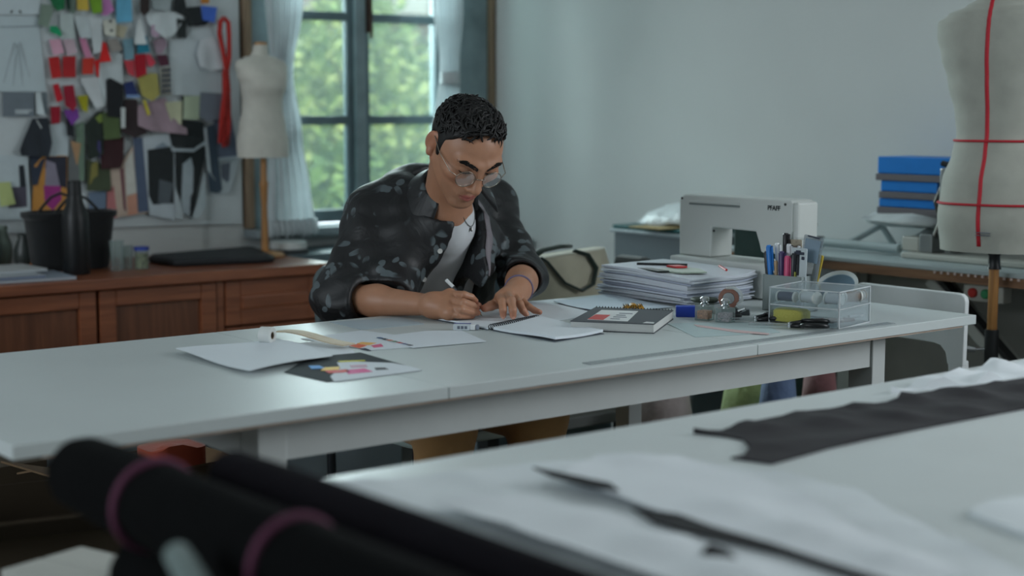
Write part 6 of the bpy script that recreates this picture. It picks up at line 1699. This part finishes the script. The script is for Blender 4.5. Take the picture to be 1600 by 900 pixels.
# neck and trunk
NB = _np((1.9670, 2.7010, 0.9650))
add(cone(hp(0, -.024, -.050), NB, .047, .050), .02)
SHR, SHL = _np((1.872, 2.822, .935)), _np((2.2000, 2.8460, 0.9430))
ELR, WRR = _np((1.7470, 2.7710, 0.7760)), _np((1.8110, 2.5280, 0.7800))
ELL, WRL = _np((2.1370, 2.6460, 0.8070)), _np((2.0020, 2.4950, 0.8000))
TORSO = [('+', ell((2.015, 2.835, .865), (.160, .100, .165)), .05), ('+', ell((2.010, 2.870, .690), (.145, .098, .17)), .06),
         ('+', cone(SHR, SHL, .046, .046), .05), ('+', cone(NB + _np((0, .012, -.045)), (2.01, 2.84, .85), .062, .11), .05), ('+', ell((2.010, 2.91, .555), (.165, .120, .10)), .06)]
for it in TORSO[:4]:
    body.append(it)
# arms
add(cone(SHR, ELR, .046, .034), .03)
add(cone(ELR, ELR * .6 + WRR * .4, .033, .031), .02)
add(cone(ELR * .6 + WRR * .4, WRR, .031, .0205), .02)
add(cone(SHL, ELL, .046, .034), .03)
add(cone(ELL, ELL * .6 + WRL * .4, .034, .031), .02)
add(cone(ELL * .6 + WRL * .4, WRL, .031, .0225), .02)
# right hand holding the pencil
RK = [_np((1.8410, 2.5140, 0.8000)), _np((1.8270, 2.4980, 0.7910)), _np((1.8150, 2.4860, 0.7800)), _np((1.8090, 2.4790, 0.7700))]
RP = [_np((1.8450, 2.4720, 0.8030)), _np((1.8300, 2.4550, 0.7910)), _np((1.8230, 2.4510, 0.7780)), _np((1.8180, 2.4560, 0.7670))]
RD = [_np((1.8610, 2.4700, 0.7980)), _np((1.8560, 2.4590, 0.7830)), _np((1.8510, 2.4560, 0.7700)), _np((1.8420, 2.4600, 0.7630))]
RT = [_np((1.8770, 2.4790, 0.7890)), _np((1.8750, 2.4720, 0.7750)), _np((1.8740, 2.4660, 0.7660)), _np((1.8590, 2.4640, 0.7610))]
for i in range(4):
    add(cone(WRR, RK[i], .019, (.0120, .0120, .0112, .0102)[i]), .016)
add(cone(RK[0], RK[3], .0115, .0105), .010)
add(cone(WRR + _np((.01, 0, -.006)), RP[3] * .35 + RK[3] * .65, .016, .010), .014)
FR = ((.0094, .0086, .0074, .0066), (.0094, .0087, .0076, .0067), (.0088, .0082, .0072, .0063), (.0078, .0072, .0064, .0056))
for i in range(4):
    r = FR[i]
    add(cone(RK[i], RP[i], r[0], r[1]), .0025)
    add(cone(RP[i], RD[i], r[1], r[2]), .0015)
    add(cone(RD[i], RT[i], r[2], r[3]), .0015)
TH = [_np((1.8340, 2.5290, 0.7770)), _np((1.8720, 2.5280, 0.7790)), _np((1.8850, 2.5080, 0.7810)), _np((1.8880, 2.4820, 0.7770))]
add(cone(TH[0], TH[1], .0165, .0115), .012)
add(cone(TH[1], TH[2], .0110, .0098), .004)
add(cone(TH[2], TH[3], .0098, .0078), .003)
# left hand, fingertips spread on the page
LK = [_np((1.9290, 2.4620, 0.7940)), _np((1.9470, 2.4610, 0.7980)), _np((1.9680, 2.4670, 0.7930)), _np((1.9880, 2.4730, 0.7850))]
LP = [_np((1.9010, 2.4200, 0.7910)), _np((1.9150, 2.4090, 0.7940)), _np((1.9450, 2.4200, 0.7830)), _np((1.9810, 2.4360, 0.7730))]
LD = [_np((1.8930, 2.4080, 0.7760)), _np((1.9080, 2.3960, 0.7760)), _np((1.9450, 2.4100, 0.7710)), _np((1.9870, 2.4250, 0.7660))]
LT = [_np((1.8950, 2.4100, 0.7650)), _np((1.9090, 2.3960, 0.7640)), _np((1.9510, 2.4080, 0.7640)), _np((1.9920, 2.4140, 0.7630))]
for i in range(4):
    add(cone(WRL, LK[i], .020, (.0122, .0122, .0114, .0104)[i]), .014)
for i in range(4):
    r = FR[i]
    add(cone(LK[i], LP[i], r[0] * 1.04, r[1]), .004)
    add(cone(LP[i], LD[i], r[1], r[2]), .003)
    add(cone(LD[i], LT[i], r[2], r[3]), .003)
TL = [_np((1.9770, 2.4870, 0.7910)), _np((1.9340, 2.4750, 0.7810)), _np((1.9090, 2.4680, 0.7770)), _np((1.8900, 2.4640, 0.7740))]
add(cone(TL[0], TL[1], .0170, .0118), .012)
add(cone(TL[1], TL[2], .0112, .0098), .004)
add(cone(TL[2], TL[3], .0098, .0078), .003)
BODY = Field(body)
def surf_h(a, c, b0=.15):
    """point of the face in front of (a, c)"""
    b = b0
    for _ in range(60):
        d = BODY(hp(a, b, c)[None])[0]
        if d < .0002:
            break
        b -= max(d * .7, .0003)
    return b

man = thing('person', 'young man in glasses and a dark leaf-print shirt, writing at the white table', 'person', (2.0, 2.8, 0))
def skin_material():
    m = bpy.data.materials.new('warm_skin'); m.use_nodes = True
    nt = m.node_tree; b = nt.nodes['Principled BSDF']
    at = nt.nodes.new('ShaderNodeVertexColor'); at.layer_name = 'skin_tint'
    n = nt.nodes.new('ShaderNodeTexNoise'); n.inputs['Scale'].default_value = 55; n.inputs['Detail'].default_value = 4
    tc = nt.nodes.new('ShaderNodeTexCoord'); nt.links.new(tc.outputs['Object'], n.inputs['Vector'])
    r = nt.nodes.new('ShaderNodeMapRange'); r.inputs['To Min'].default_value = .90; r.inputs['To Max'].default_value = 1.10
    nt.links.new(n.outputs['Fac'], r.inputs['Value'])
    vm = nt.nodes.new('ShaderNodeVectorMath'); vm.operation = 'SCALE'
    nt.links.new(at.outputs['Color'], vm.inputs[0]); nt.links.new(r.outputs['Result'], vm.inputs['Scale'])
    nt.links.new(vm.outputs['Vector'], b.inputs['Base Color'])
    b.inputs['Roughness'].default_value = .46
    b.inputs['Subsurface Weight'].default_value = .12
    b.inputs['Subsurface Radius'].default_value = (.6, .25, .12)
    b.inputs['Subsurface Scale'].default_value = .006
    n2 = nt.nodes.new('ShaderNodeTexNoise'); n2.inputs['Scale'].default_value = 700
    nt.links.new(tc.outputs['Object'], n2.inputs['Vector'])
    bp = nt.nodes.new('ShaderNodeBump'); bp.inputs['Strength'].default_value = .08; bp.inputs['Distance'].default_value = .001
    nt.links.new(n2.outputs['Fac'], bp.inputs['Height']); nt.links.new(bp.outputs['Normal'], b.inputs['Normal'])
    return m
V, Q = surface_net(BODY, (1.60, 2.22, .70), (2.34, 3.02, 1.26), .0022)
loc = (V - HC) @ HR.T / HS
col = np.tile(_np(lin((170, 123, 96))), (len(V), 1))
def paint(w, c):
    w = np.clip(w, 0, 1)[:, None]
    col[:] = col * (1 - w) + _np(lin(c)) * w
la, lb, lc = loc.T
head = (np.abs(la) < .09) & (lb > .05) & (lc > -.13) & (lc < .12)
# lips, stubble, cheeks and ears, fingertips: the skin's own colours
paint(head * np.exp(-(((np.abs(la) - .040) / .02) ** 2 + ((lc + .03) / .02) ** 2)) * .25, (196, 118, 94))
paint(head * (lc < -.048) * np.clip((-lc - .048) / .02, 0, 1) * .20, (128, 100, 84))
lipw = np.clip(1.3 - (np.abs(la) / .0235) ** 2 * 1.3, 0, 1) * np.clip(1.6 - ((lc + .0712) / (.0098 * np.sqrt(np.clip(1.02 - (la / .0245) ** 2, .02, 1)))) ** 2 * 1.4, 0, 1)
paint(head * (lb > .078) * lipw * .85, (170, 92, 88))
paint(head * np.clip(1 - (np.abs(lc + .0706) / .0012), 0, 1) * (np.abs(la) < .021) * (lb > .08) * .7, (96, 48, 46))
paint(((np.abs(la) > .070) & (lc > -.045) & (lc < .035) & (np.abs(lb + .01) < .03)) * .3, (186, 110, 86))
for tp in RT + LT + [TH[3], TL[3]]:
    paint(np.exp(-(((V - tp) ** 2).sum(1)) / .012 ** 2) * .4, (204, 130, 108))
body_o = net_mesh('body', (V, Q), skin_material(), man, col)
# nails
M_NAIL = mat('nail', (206, 156, 136), .3, var=0)
def nail(tip, prev, up, r):
    d = (tip - prev) / np.linalg.norm(tip - prev); up = up - d * (up @ d); up = up / np.linalg.norm(up); s = np.cross(d, up)
    b = MB()
    rings = []
    for i in range(5):
        u = (i / 4 - .45) * 1.7 * r
        wd = r * .62 * math.sqrt(max(.15, 1 - (abs(i / 4 - .45) * 1.5) ** 2))
        rings.append([tip + d * u + s * (j / 4 * 2 - 1) * wd + up * (r * .97 - .35 * r * (j / 4 * 2 - 1) ** 2 * .6 - .0012 * (i == 4)) for j in range(5)])
    b.loft([[Vector(p) for p in row] for row in rings], False)
    b.build('nail', M_NAIL, man, w=True, smooth='all')
for i in range(4):
    nail(LT[i], LD[i], _np((-.45, -.55, .75)), FR[i][3])
for i in range(2):
    nail(RT[i], RD[i], _np((-.3, -.7, .6)), FR[i][3])

# ---- eyebrows, lash lines
M_HAIR = mat('black_hair', (17, 16, 16), .5, var=.15, scale=200, spec=.45)
rnd = random.Random(5)
for s in (-1, 1):
    b = MB()
    for k in range(110):
        u = rnd.random(); v = rnd.uniform(-1, 1)
        a = s * (.011 + .035 * u)
        th = .0052 * (1 - u) ** .35 * (.9 if u > .08 else .7) + .0008
        c = .0125 + .0125 * min(1, u * 1.25) ** .9 - .003 * max(0, u - .7) / .3 + v * th
        p = hp(a, surf_h(a, c) - .0004, c)
        a2 = a + s * .0075 * (.4 + u); c2 = c + .0035 * (1 - 1.7 * u)
        q = hp(a2, surf_h(a2, c2) + .0004, c2)
        mid = (p + q) / 2 + HF * .0012
        b.tube([p, mid, q], [.0008, .0009, .0002], 4)
    b.build('eyebrow', M_HAIR, man, w=True)
    pts = []
    for k in range(9):
        u = k / 8
        a = s * (.0185 + .027 * u); c = -.0045 - .0035 * math.sin(math.pi * u) + .002 * u
        pts.append(hp(a, surf_h(a, c) + .0006, c))
    b = MB(); b.tube(pts, [.0006] + [.0013] * 7 + [.0006], 6)
    for k in range(1, 8):
        p = pts[k]; b.tube([p, p + HF * .004 - HU * .003 + HL * s * .001 * (k - 3)], [.0005, .0001], 4)
    b.build('eyelashes', M_HAIR, man, w=True)

# ---- hair: a cap with short wavy locks
def hair_field(P):
    q = (P - HC) @ HR.T / HS
    a, b, c = q.T
    d = ell((0, -.011, .019), (.0765, .0890, .0760))(q)
    d = smin(d, ell((0, .030, .052), (.061, .063, .040))(q), .02)
    d = smax(d, (b - np.interp(c, [-.1, .020, .030, .080, .12], [.024, .024, .027, .0585, .11])) * .8, .005)      # the face stays free
    side = (-(c + .012) - .5 * np.clip(b + .005, 0, 1) * 0)
    low = np.where(b > -.012, -.030, np.where(b > -.05, -.018, -.052))
    d = smax(d, (low - c), .008)
    # ears free
    d = smax(d, -ell((.083, -.012, -.008), (.016, .0235, .034))(q), .004)
    d = smax(d, -ell((-.083, -.012, -.008), (.016, .0235, .034))(q), .004)
    top = np.clip((c - .03) / .05, 0, 1)
    w = np.sin(110 * a + 50 * b + 2 * np.sin(70 * c)) * np.sin(105 * b - 60 * a + 1.7 * np.sin(80 * a)) + .5 * np.sin(200 * b + 150 * c) * np.sin(180 * a)
    for s in (1, -1):      # sideburns
        d = smin(d, ell((s * .0685, .014, .006), (.0062, .0115, .028))(q), .006)
    return (d - .0026 * top * w) * HS
hr_ = net_mesh('hair', surface_net(hair_field, HC - .17, HC + .17, .0026, 12), M_HAIR, man)
b = MB()
cnt = 0
while cnt < 620:
    d = _np((rnd.gauss(0, 1), rnd.gauss(0, 1), rnd.gauss(0, 1))); d /= np.linalg.norm(d)
    if d[2] < -.05 or (d[2] < .30 and d[1] > .30):
        continue
    p = _np((0, -.01, .035)) + d * .14
    for _ in range(30):
        e = hair_field((HC + HS * (p @ HR))[None])[0]
        if e < .0006:
            break
        p = p - d * e * .8 / HS
    if hair_field((HC + HS * (p @ HR))[None])[0] > .004 or p[2] < .0:
        continue
    top = min(1, max(0, (p[2] - .02) / .06))
    t = np.cross(d, _np((0, 0, 1)) + .8 * _np((rnd.uniform(-1, 1), rnd.uniform(-1, 1), 0)))
    t = t / (np.linalg.norm(t) + 1e-6)
    if rnd.random() < .6:
        t = t * .4 + np.cross(t, d) * (1 if rnd.random() < .75 else -1)
        t /= np.linalg.norm(t)
    s = np.cross(d, t); L = (.012 + .026 * top) * rnd.uniform(.7, 1.2); A = .0050 * top * rnd.uniform(.3, 1.2)
    ph = rnd.uniform(0, 6)
    pts = []
    for k in range(6):
        u = k / 5
        x = p + t * (u - .35) * L + s * A * math.sin(ph + 5 * u) + d * ((.0012 + .0032 * top) * math.sin(math.pi * u) - .0014)
        pts.append(Vector(HC + HS * (x @ HR)))
    r0 = rnd.uniform(.0018, .0032)
    b.tube(pts, [r0 * .6, r0, r0, r0 * .9, r0 * .6, .0003], 5)
    cnt += 1
o = b.build('hair_locks', M_HAIR, hr_, w=True, smooth='all'); o['kind'] = 'stuff'

# ---- clothes
def leaf_print(name, base, leaf):
    m = bpy.data.materials.new(name); m.use_nodes = True
    nt = m.node_tree; b = nt.nodes['Principled BSDF']
    N = nt.nodes.new; Lk = nt.links.new
    tc = N('ShaderNodeTexCoord')
    def layer(scale, off, lo, stretch, thr):
        mp = N('ShaderNodeMapping'); mp.inputs['Location'].default_value = off; mp.inputs['Scale'].default_value = (scale,) * 3
        Lk(tc.outputs['Object'], mp.inputs['Vector'])
        v = N('ShaderNodeTexVoronoi'); v.inputs['Scale'].default_value = 1.0; v.inputs['Randomness'].default_value = .8
        Lk(mp.outputs['Vector'], v.inputs['Vector'])
        d = N('ShaderNodeVectorMath'); d.operation = 'SUBTRACT'
        Lk(mp.outputs['Vector'], d.inputs[0]); Lk(v.outputs['Position'], d.inputs[1])
        rt = N('ShaderNodeVectorRotate'); rt.rotation_type = 'EULER_XYZ'
        sc = N('ShaderNodeVectorMath'); sc.operation = 'SCALE'; sc.inputs['Scale'].default_value = 6.28
        Lk(v.outputs['Color'], sc.inputs[0]); Lk(sc.outputs['Vector'], rt.inputs['Rotation'])
        Lk(d.outputs['Vector'], rt.inputs['Vector'])
        ms = N('ShaderNodeVectorMath'); ms.operation = 'MULTIPLY'; ms.inputs[1].default_value = stretch
        Lk(rt.outputs['Vector'], ms.inputs[0])
        ln = N('ShaderNodeVectorMath'); ln.operation = 'LENGTH'; Lk(ms.outputs['Vector'], ln.inputs[0])
        st = N('ShaderNodeMapRange'); st.inputs['From Min'].default_value = 1.0; st.inputs['From Max'].default_value = .9
        Lk(ln.outputs['Value'], st.inputs['Value'])
        sep = N('ShaderNodeSeparateColor'); Lk(v.outputs['Color'], sep.inputs['Color'])
        gt = N('ShaderNodeMath'); gt.operation = 'GREATER_THAN'; gt.inputs[1].default_value = thr; Lk(sep.outputs['Green'], gt.inputs[0])
        mu = N('ShaderNodeMath'); mu.operation = 'MULTIPLY'; Lk(st.outputs['Result'], mu.inputs[0]); Lk(gt.outputs['Value'], mu.inputs[1])
        return mu
    a = layer(27, (0, 0, 0), 0, (1.5, 4.6, 3.2), .25)
    c = layer(31, (3.3, 1.7, 5.1), 0, (1.5, 4.8, 3.2), .3)
    e = layer(22, (7.7, 4.1, 2.3), 0, (1.6, 5.0, 3.4), .4)
    mx = N('ShaderNodeMath'); mx.operation = 'MAXIMUM'; Lk(a.outputs[0], mx.inputs[0]); Lk(c.outputs[0], mx.inputs[1])
    mx2 = N('ShaderNodeMath'); mx2.operation = 'MAXIMUM'; Lk(mx.outputs[0], mx2.inputs[0]); Lk(e.outputs[0], mx2.inputs[1])
    # sprigs gather in patches
    n = N('ShaderNodeTexNoise'); n.inputs['Scale'].default_value = 9; Lk(tc.outputs['Object'], n.inputs['Vector'])
    st = N('ShaderNodeMapRange'); st.inputs['From Min'].default_value = .49; st.inputs['From Max'].default_value = .53; Lk(n.outputs['Fac'], st.inputs['Value'])
    mu = N('ShaderNodeMath'); mu.operation = 'MULTIPLY'; Lk(mx2.outputs[0], mu.inputs[0]); Lk(st.outputs['Result'], mu.inputs[1])
    mi = N('ShaderNodeMix'); mi.data_type = 'RGBA'; mi.inputs['A'].default_value = lin(base); mi.inputs['B'].default_value = lin(leaf)
    Lk(mu.outputs[0], mi.inputs['Factor']); Lk(mi.outputs['Result'], b.inputs['Base Color'])
    b.inputs['Roughness'].default_value = .52; b.inputs['Sheen Weight'].default_value = .03
    n3 = N('ShaderNodeTexNoise'); n3.inputs['Scale'].default_value = 16; n3.inputs['Detail'].default_value = 3; n3.inputs['Distortion'].default_value = 1.2
    Lk(tc.outputs['Object'], n3.inputs['Vector'])
    bp = N('ShaderNodeBump'); bp.inputs['Strength'].default_value = .22; bp.inputs['Distance'].default_value = .02
    Lk(n3.outputs['Fac'], bp.inputs['Height']); Lk(bp.outputs['Normal'], b.inputs['Normal'])
    return m
M_SHIRT = leaf_print('black_leaf_print_cotton', (17, 18, 21), (82, 92, 96))
M_TEE = cloth('white_jersey', (206, 210, 214), .85, fold=.25, fold_scale=9)
T_F = Field(TORSO)
UN = lambda v: v / np.linalg.norm(v)
NUP = UN(hp(0, -.03, -.05) - NB)
dR1 = UN(ELR - SHR); dR2 = UN(WRR - ELR); dL1 = UN(ELL - SHL); dL2 = UN(WRL - ELL)
def wrinkle(P, amp):
    x, y, z = P.T
    w = np.sin(38 * x + 22 * z + 2.2 * np.sin(17 * z + 9 * y)) * np.sin(24 * z - 30 * y + 1.6 * np.sin(21 * x))
    w2 = np.sin(85 * z + 40 * x + 2 * np.sin(30 * y)) * np.sin(31 * x + 44 * y)
    return amp * (w + .45 * w2)
XL_ = lambda z: np.interp(z, [.60, .74, .80, .86, .92, .96, 1.00, 1.1], OPEN_L)
XR_ = lambda z: np.interp(z, [.60, .74, .80, .86, .92, .96, 1.00, 1.1], OPEN_R)
OPEN_L = [1.885, 1.902, 1.914, 1.930, 1.940, 1.945, 1.948, 1.95]
OPEN_R = [1.990, 1.995, 2.000, 2.010, 2.030, 2.050, 2.055, 2.055]
def sleeve(P, S, E, W, d1, d2, r, reach):
    a = cone(S, E, r[0], r[1])(P)
    b_ = cone(E, E + d2 * reach, r[1], r[2])(P)
    d = smin(a, b_, .02)
    return smax(d, (P - (E + d2 * reach * .86)) @ d2, .006)
def shirt_solid(P):
    d = T_F(P) - .024
    # the loose front hanging on his left
    d = smin(d, cone((2.0760, 2.7080, 0.9000), (1.9540, 2.5940, 0.7830), .040, .026)(P), .05)
    d = smin(d, cone((1.9300, 2.8020, 0.9290), (1.8190, 2.6900, 0.7930), .055, .055)(P), .07)
    d = smin(d, sleeve(P, SHR, ELR, WRR, dR1, dR2, (.054, .060, .054), .080), .04)
    d = smin(d, sleeve(P, SHL, ELL, WRL, dL1, dL2, (.046, .049, .045), .070), .04)
    return d - wrinkle(P, .0042)
def shirt_field(P):
    d = shirt_solid(P)
    x, y, z = P.T
    sh = d
    op = np.maximum.reduce([XL_(z) - x, x - XR_(z), y - 2.80])
    sh = smax(sh, -op, .003)
    sh = smax(sh, .60 - z, .004)
    gap = np.maximum.reduce([2.028 - x + .30 * (z - .79), x - 2.072, z - .845 + 1.2 * np.abs(x - 2.058), y - 2.78])
    sh = smax(sh, -gap, .004)          # the loose front and the sleeve part over the T-shirt
    # neck hole and cuffs
    sh = smax(sh, -cone(NB + _np((0, .02, -.05)), hp(0, -.02, -.04), .056, .056)(P), .006)
    for E, d2 in ((ELR, dR2), (ELL, dL2)):
        sh = smax(sh, -cone(E + d2 * .02, E + d2 * .14, .036, .043)(P), .004)
    return sh
shirt = net_mesh('shirt', surface_net(shirt_field, (1.60, 2.42, .58), (2.36, 3.06, 1.10), .0042, 12), M_SHIRT, man)
def tee_field(P):
    d = T_F(P) - .009 - wrinkle(P, .0022)
    x, y, z = P.T
    d = smax(d, .56 - z, .004)
    d = smin(d, cone(NB - NUP * .03, NB + NUP * .045, .062, .051)(P), .015)
    d = smax(d, (P - NB - NUP * .034) @ NUP, .003)
    return d
net_mesh('tshirt', surface_net(tee_field, (1.72, 2.55, .54), (2.30, 3.06, 1.10), .0045, 12), M_TEE, man)
def front(field, x, z, y0=2.5):
    y = y0
    for _ in range(80):
        d = field(_np((x, y, z))[None])[0]
        if d < .0004:
            break
        y += max(d * .6, .0006)
    return y
# neckband of the tee
# buttons and buttonhole band
M_BTN = mat('pearl_button', (196, 196, 192), .3, var=0)
for x, z in ((1.937, .940), (1.918, .874), (1.903, .812)):
    y = front(shirt_field, x, z)
    b = MB(); Mb = Euler((math.pi / 2, 0, math.radians(-25))).to_matrix()
    b.lathe([(.001, 0), (.0052, 0), (.0056, .0012), (.0050, .0024), (.0030, .0018), (.001, .0018)], 16, (x, y + .0002, z), M=Mb); b.build('button', M_BTN, shirt, w=True, smooth=True)
# pale facing turned out along his left edge of the opening
rows = []
for k in range(15):
    z = .985 - .165 * k / 14
    row = []
    for j in range(5):
        x = float(XR_(z)) + .004 + (.006 + .020 * math.sin(math.pi * min(1, .15 + k / 15))) * j / 4
        row.append(Vector((x, front(shirt_field, x, z) - .0018 - .002 * math.sin(math.pi * j / 4), z)))
    rows.append(row)
back_ = [[p + Vector((0, .0012, 0)) for p in r] for r in rows]
fc = MB(); fc.loft(rows, False); fc.loft(back_, False)
fc.loft([[r[0] for r in rows], [r[0] for r in back_]], False); fc.loft([[r[-1] for r in rows], [r[-1] for r in back_]], False)
o = fc.build('front_facing', cloth('pale_shirt_facing', (118, 112, 118), .5, fold=.3, fold_scale=20, sheen=0), shirt, w=True, smooth='all', weld=True)
o['label'] = 'paler inside facing of the shirt front'
# collar: a stand folded over all round the neck
NC = _np((1.9720, 2.6940, 0.9870))
NXA = UN(np.cross(_np((0, -1, 0)), NUP)); NYA = np.cross(NUP, NXA)
if NXA[0] < 0:
    NXA = -NXA
NYA = UN(np.cross(NUP, NXA))
if NYA[1] > 0:
    NYA = -NYA
rings = []
NA = 46
for k in range(NA + 1):
    t = k / NA
    th = math.radians(48 + (360 - 112) * t)        # 0 = front, over his left, the nape, his right
    dr = NYA * math.cos(th) + NXA * math.sin(th)
    tipf = max(0, 1 - min(t, 1 - t) / .20)
    fall = .036 + .030 * tipf ** 1.5
    flare = .024 + .016 * tipf
    rowp = []
    for rr, hh in ((.060, -.035), (.0555, .010), (.0545, .032), (.0585, .039), (.065, .032), (.066 + flare, .030 - fall * .8), (.070 + flare, .030 - fall), (.066 + flare, .030 - fall + .002), (.0645, .020), (.062, .010), (.066, -.035)):
        rowp.append(Vector(NC + dr * rr + NUP * hh))
    rings.append(rowp)
MB().loft(rings).build('collar', M_SHIRT, shirt, w=True, smooth='all')
# necklace
pts = []
for u in [i / 16 for i in range(17)]:
    x = 1.955 + .075 * u; z = .985 - .062 * math.sin(math.pi * (u * .9 + .05))
    pts.append((x, front(tee_field, x, z) - .0012, z))
nk = tag(MB().tube(pts, .0008, 5).build('necklace', mat('dark_silver', (120, 120, 118), .3, .9), None), 'thin dark necklace with a small pendant on the white T-shirt', 'necklace')
p = min(pts, key=lambda q: q[2])
b = MB(); b.lathe([(.0005, -.007), (.003, -.004), (.0022, .002), (.0005, .003)], 10, (p[0], p[1] - .002, p[2] - .004)); b.build('pendant', mat('dark_silver', (120, 120, 118), .3, .9), nk)
# bracelet on the left wrist
dW = UN(WRL - ELL); s_ = UN(np.cross(dW, _np((0, 0, 1)))); u_ = np.cross(s_, dW)
c_ = WRL - dW * .010
b = MB()
for o_ in (-.002, .002):
    b.tube([Vector(c_ + dW * o_ + (s_ * math.cos(a) + u_ * math.sin(a)) * .0290) for a in [2 * math.pi * i / 28 for i in range(28)]], .0018, 6, True)
tag(b.build('bracelet', mat('violet_cord', (112, 104, 134), .6), None, smooth='all'), 'thin violet cord bracelet round the wrist resting on the notebook', 'bracelet')
# trousers and shoes
HPS = [_np((1.93, 2.91, .545)), _np((2.10, 2.91, .545))]
KN = [_np((1.86, 2.56, .525)), _np((2.09, 2.54, .525))]
AN = [_np((1.88, 2.62, .10)), _np((2.12, 2.60, .10))]
tr = [('+', ell((2.010, 2.92, .545), (.172, .125, .095)), .05)]
for i in range(2):
    tr += [('+', cone(HPS[i], KN[i], .088, .066), .04), ('+', cone(KN[i], AN[i], .064, .050), .02)]
net_mesh('trousers', surface_net(Field(tr), (1.70, 2.35, .03), (2.30, 3.12, .72), .008, 10), cloth('tan_cotton_trousers', (190, 146, 94), fold=.3), man)
for i in range(2):
    sh_ = Field([('+', ell(AN[i] + _np((0, -.01, -.03)), (.042, .055, .045)), .02), ('+', ell(AN[i] + _np((0, -.09, -.062)), (.046, .11, .036)), .03)])
    f_ = (lambda S: (lambda P: np.maximum(S(P), .002 - P[:, 2])))(sh_)
    net_mesh('shoe', surface_net(f_, AN[i] + _np((-.10, -.26, -.11)), AN[i] + _np((.10, .10, .06)), .006, 8), mat('dark_canvas_shoe', (44, 46, 50), .7), man)
# chair under him
sc_ = thing('side_chair', 'chair with a grey-green backrest that the man sits on', 'chair', (2.01, 2.95, 0))
M_CHG = mat('grey_green_plastic', (156, 172, 168), .5, var=.04)
b = MB(); b.prism(rrect(1.92, 2.31, 2.74, 3.16, .05), .428, .452); b.build('seat', M_CHG, sc_, w=True, bevel=.006)
b = MB(); b.prism(rrect(1.935, 2.30, .56, .80, .05), 3.15, 3.172, lambda u, v, q: (u, q + .12 * (v - .5), v)); b.build('backrest', mat('dark_grey_green_plastic', (84, 96, 98), .5, var=.04), sc_, w=True, bevel=.005)
for x in (1.95, 2.28):
    MB().tube([(x, 3.14, 0), (x, 3.15, .45), (x, 3.17, .62)], .011, 10).build('leg', mat('dark_chair_tube', (52, 56, 60), .35, .5), sc_, w=True, smooth=True)
    MB().tube([(x, 2.78, 0), (x, 2.79, .43)], .011, 10).build('leg', mat('dark_chair_tube', (52, 56, 60), .35, .5), sc_, w=True, smooth=True)

# ---- glasses
gl = thing('eyeglasses', 'thin wire-rimmed round eyeglasses worn by the man', 'glasses', tuple(hp(0, .11, -.006)))
M_WIRE = mat('thin_gold_wire', (150, 140, 128), .25, .9)
M_LENS = glass('spectacle_lens', (225, 232, 234), .02, .985, (248, 250, 250), .22)
for s in (-1, 1):
    c0 = (s * .0325, .1015, -.0105)
    circ = []
    for k in range(32):
        a = 2 * math.pi * k / 32
        da = .0225 * math.cos(a); dc = .0195 * math.sin(a) * (1.0 if math.sin(a) > 0 else 1.05)
        circ.append(hp(c0[0] + da, c0[1] - .004 * abs(c0[0] + da) / .05 - .10 * dc, c0[2] + dc))
    rim = MB().tube(circ, .0009, 6, True).build('rim', M_WIRE, gl, w=True, smooth='all')
    cc = sum(circ) / 32
    lm = MB(); lm.loft([[Vector(p) for p in circ], [Vector(cc + (p - cc) * .55 + HF * .0012) for p in circ], [Vector(cc + (p - cc) * .02 + HF * .0016) for p in circ]], True, False)
    lm.build('lens', M_LENS, rim, w=True, smooth='all')
    MB().tube([hp(s * .054, .098, -.004), hp(s * .068, .085, -.002), hp(s * .0755, .03, .001), hp(s * .079, -.006, .014), hp(s * .079, -.022, .004)], .0010, 6).build('temple', M_WIRE, gl, w=True, smooth='all')
    MB().tube([hp(s * .012, .1035, -.008), hp(s * .0105, .0975, -.013)], .0011, 5).build('nose_pad', M_WIRE, gl, w=True)
MB().tube([hp(-.0105, .1035, -.006), hp(-.005, .1085, -.003), hp(.005, .1085, -.003), hp(.0105, .1035, -.006)], .0010, 6).build('bridge', M_WIRE, gl, w=True, smooth='all')

# ---- pencil
PT, PE = _np((1.9030, 2.4880, 0.7545)), _np((1.8780, 2.5770, 0.8220))
dp = UN(PE - PT); Lp = float(np.linalg.norm(PE - PT))
pc = thing('pencil', 'black and white pencil held in his right hand', 'pencil', tuple(PT))
MB().tube([PT, PT + dp * .008], [.0003, .0022], 8).build('lead_tip', mat('pencil_wood', (170, 140, 112), .6), pc, w=True, smooth=True)
MB().tube([PT + dp * .008, PT + dp * Lp * .80], .0036, 8).build('barrel', mat('black_lacquer', (24, 26, 30), .3), pc, w=True, smooth=True)
MB().tube([PT + dp * Lp * .80, PT + dp * Lp], .0037, 10).build('white_end', mat('white_lacquer', (214, 218, 220), .35), pc, w=True, smooth=True)
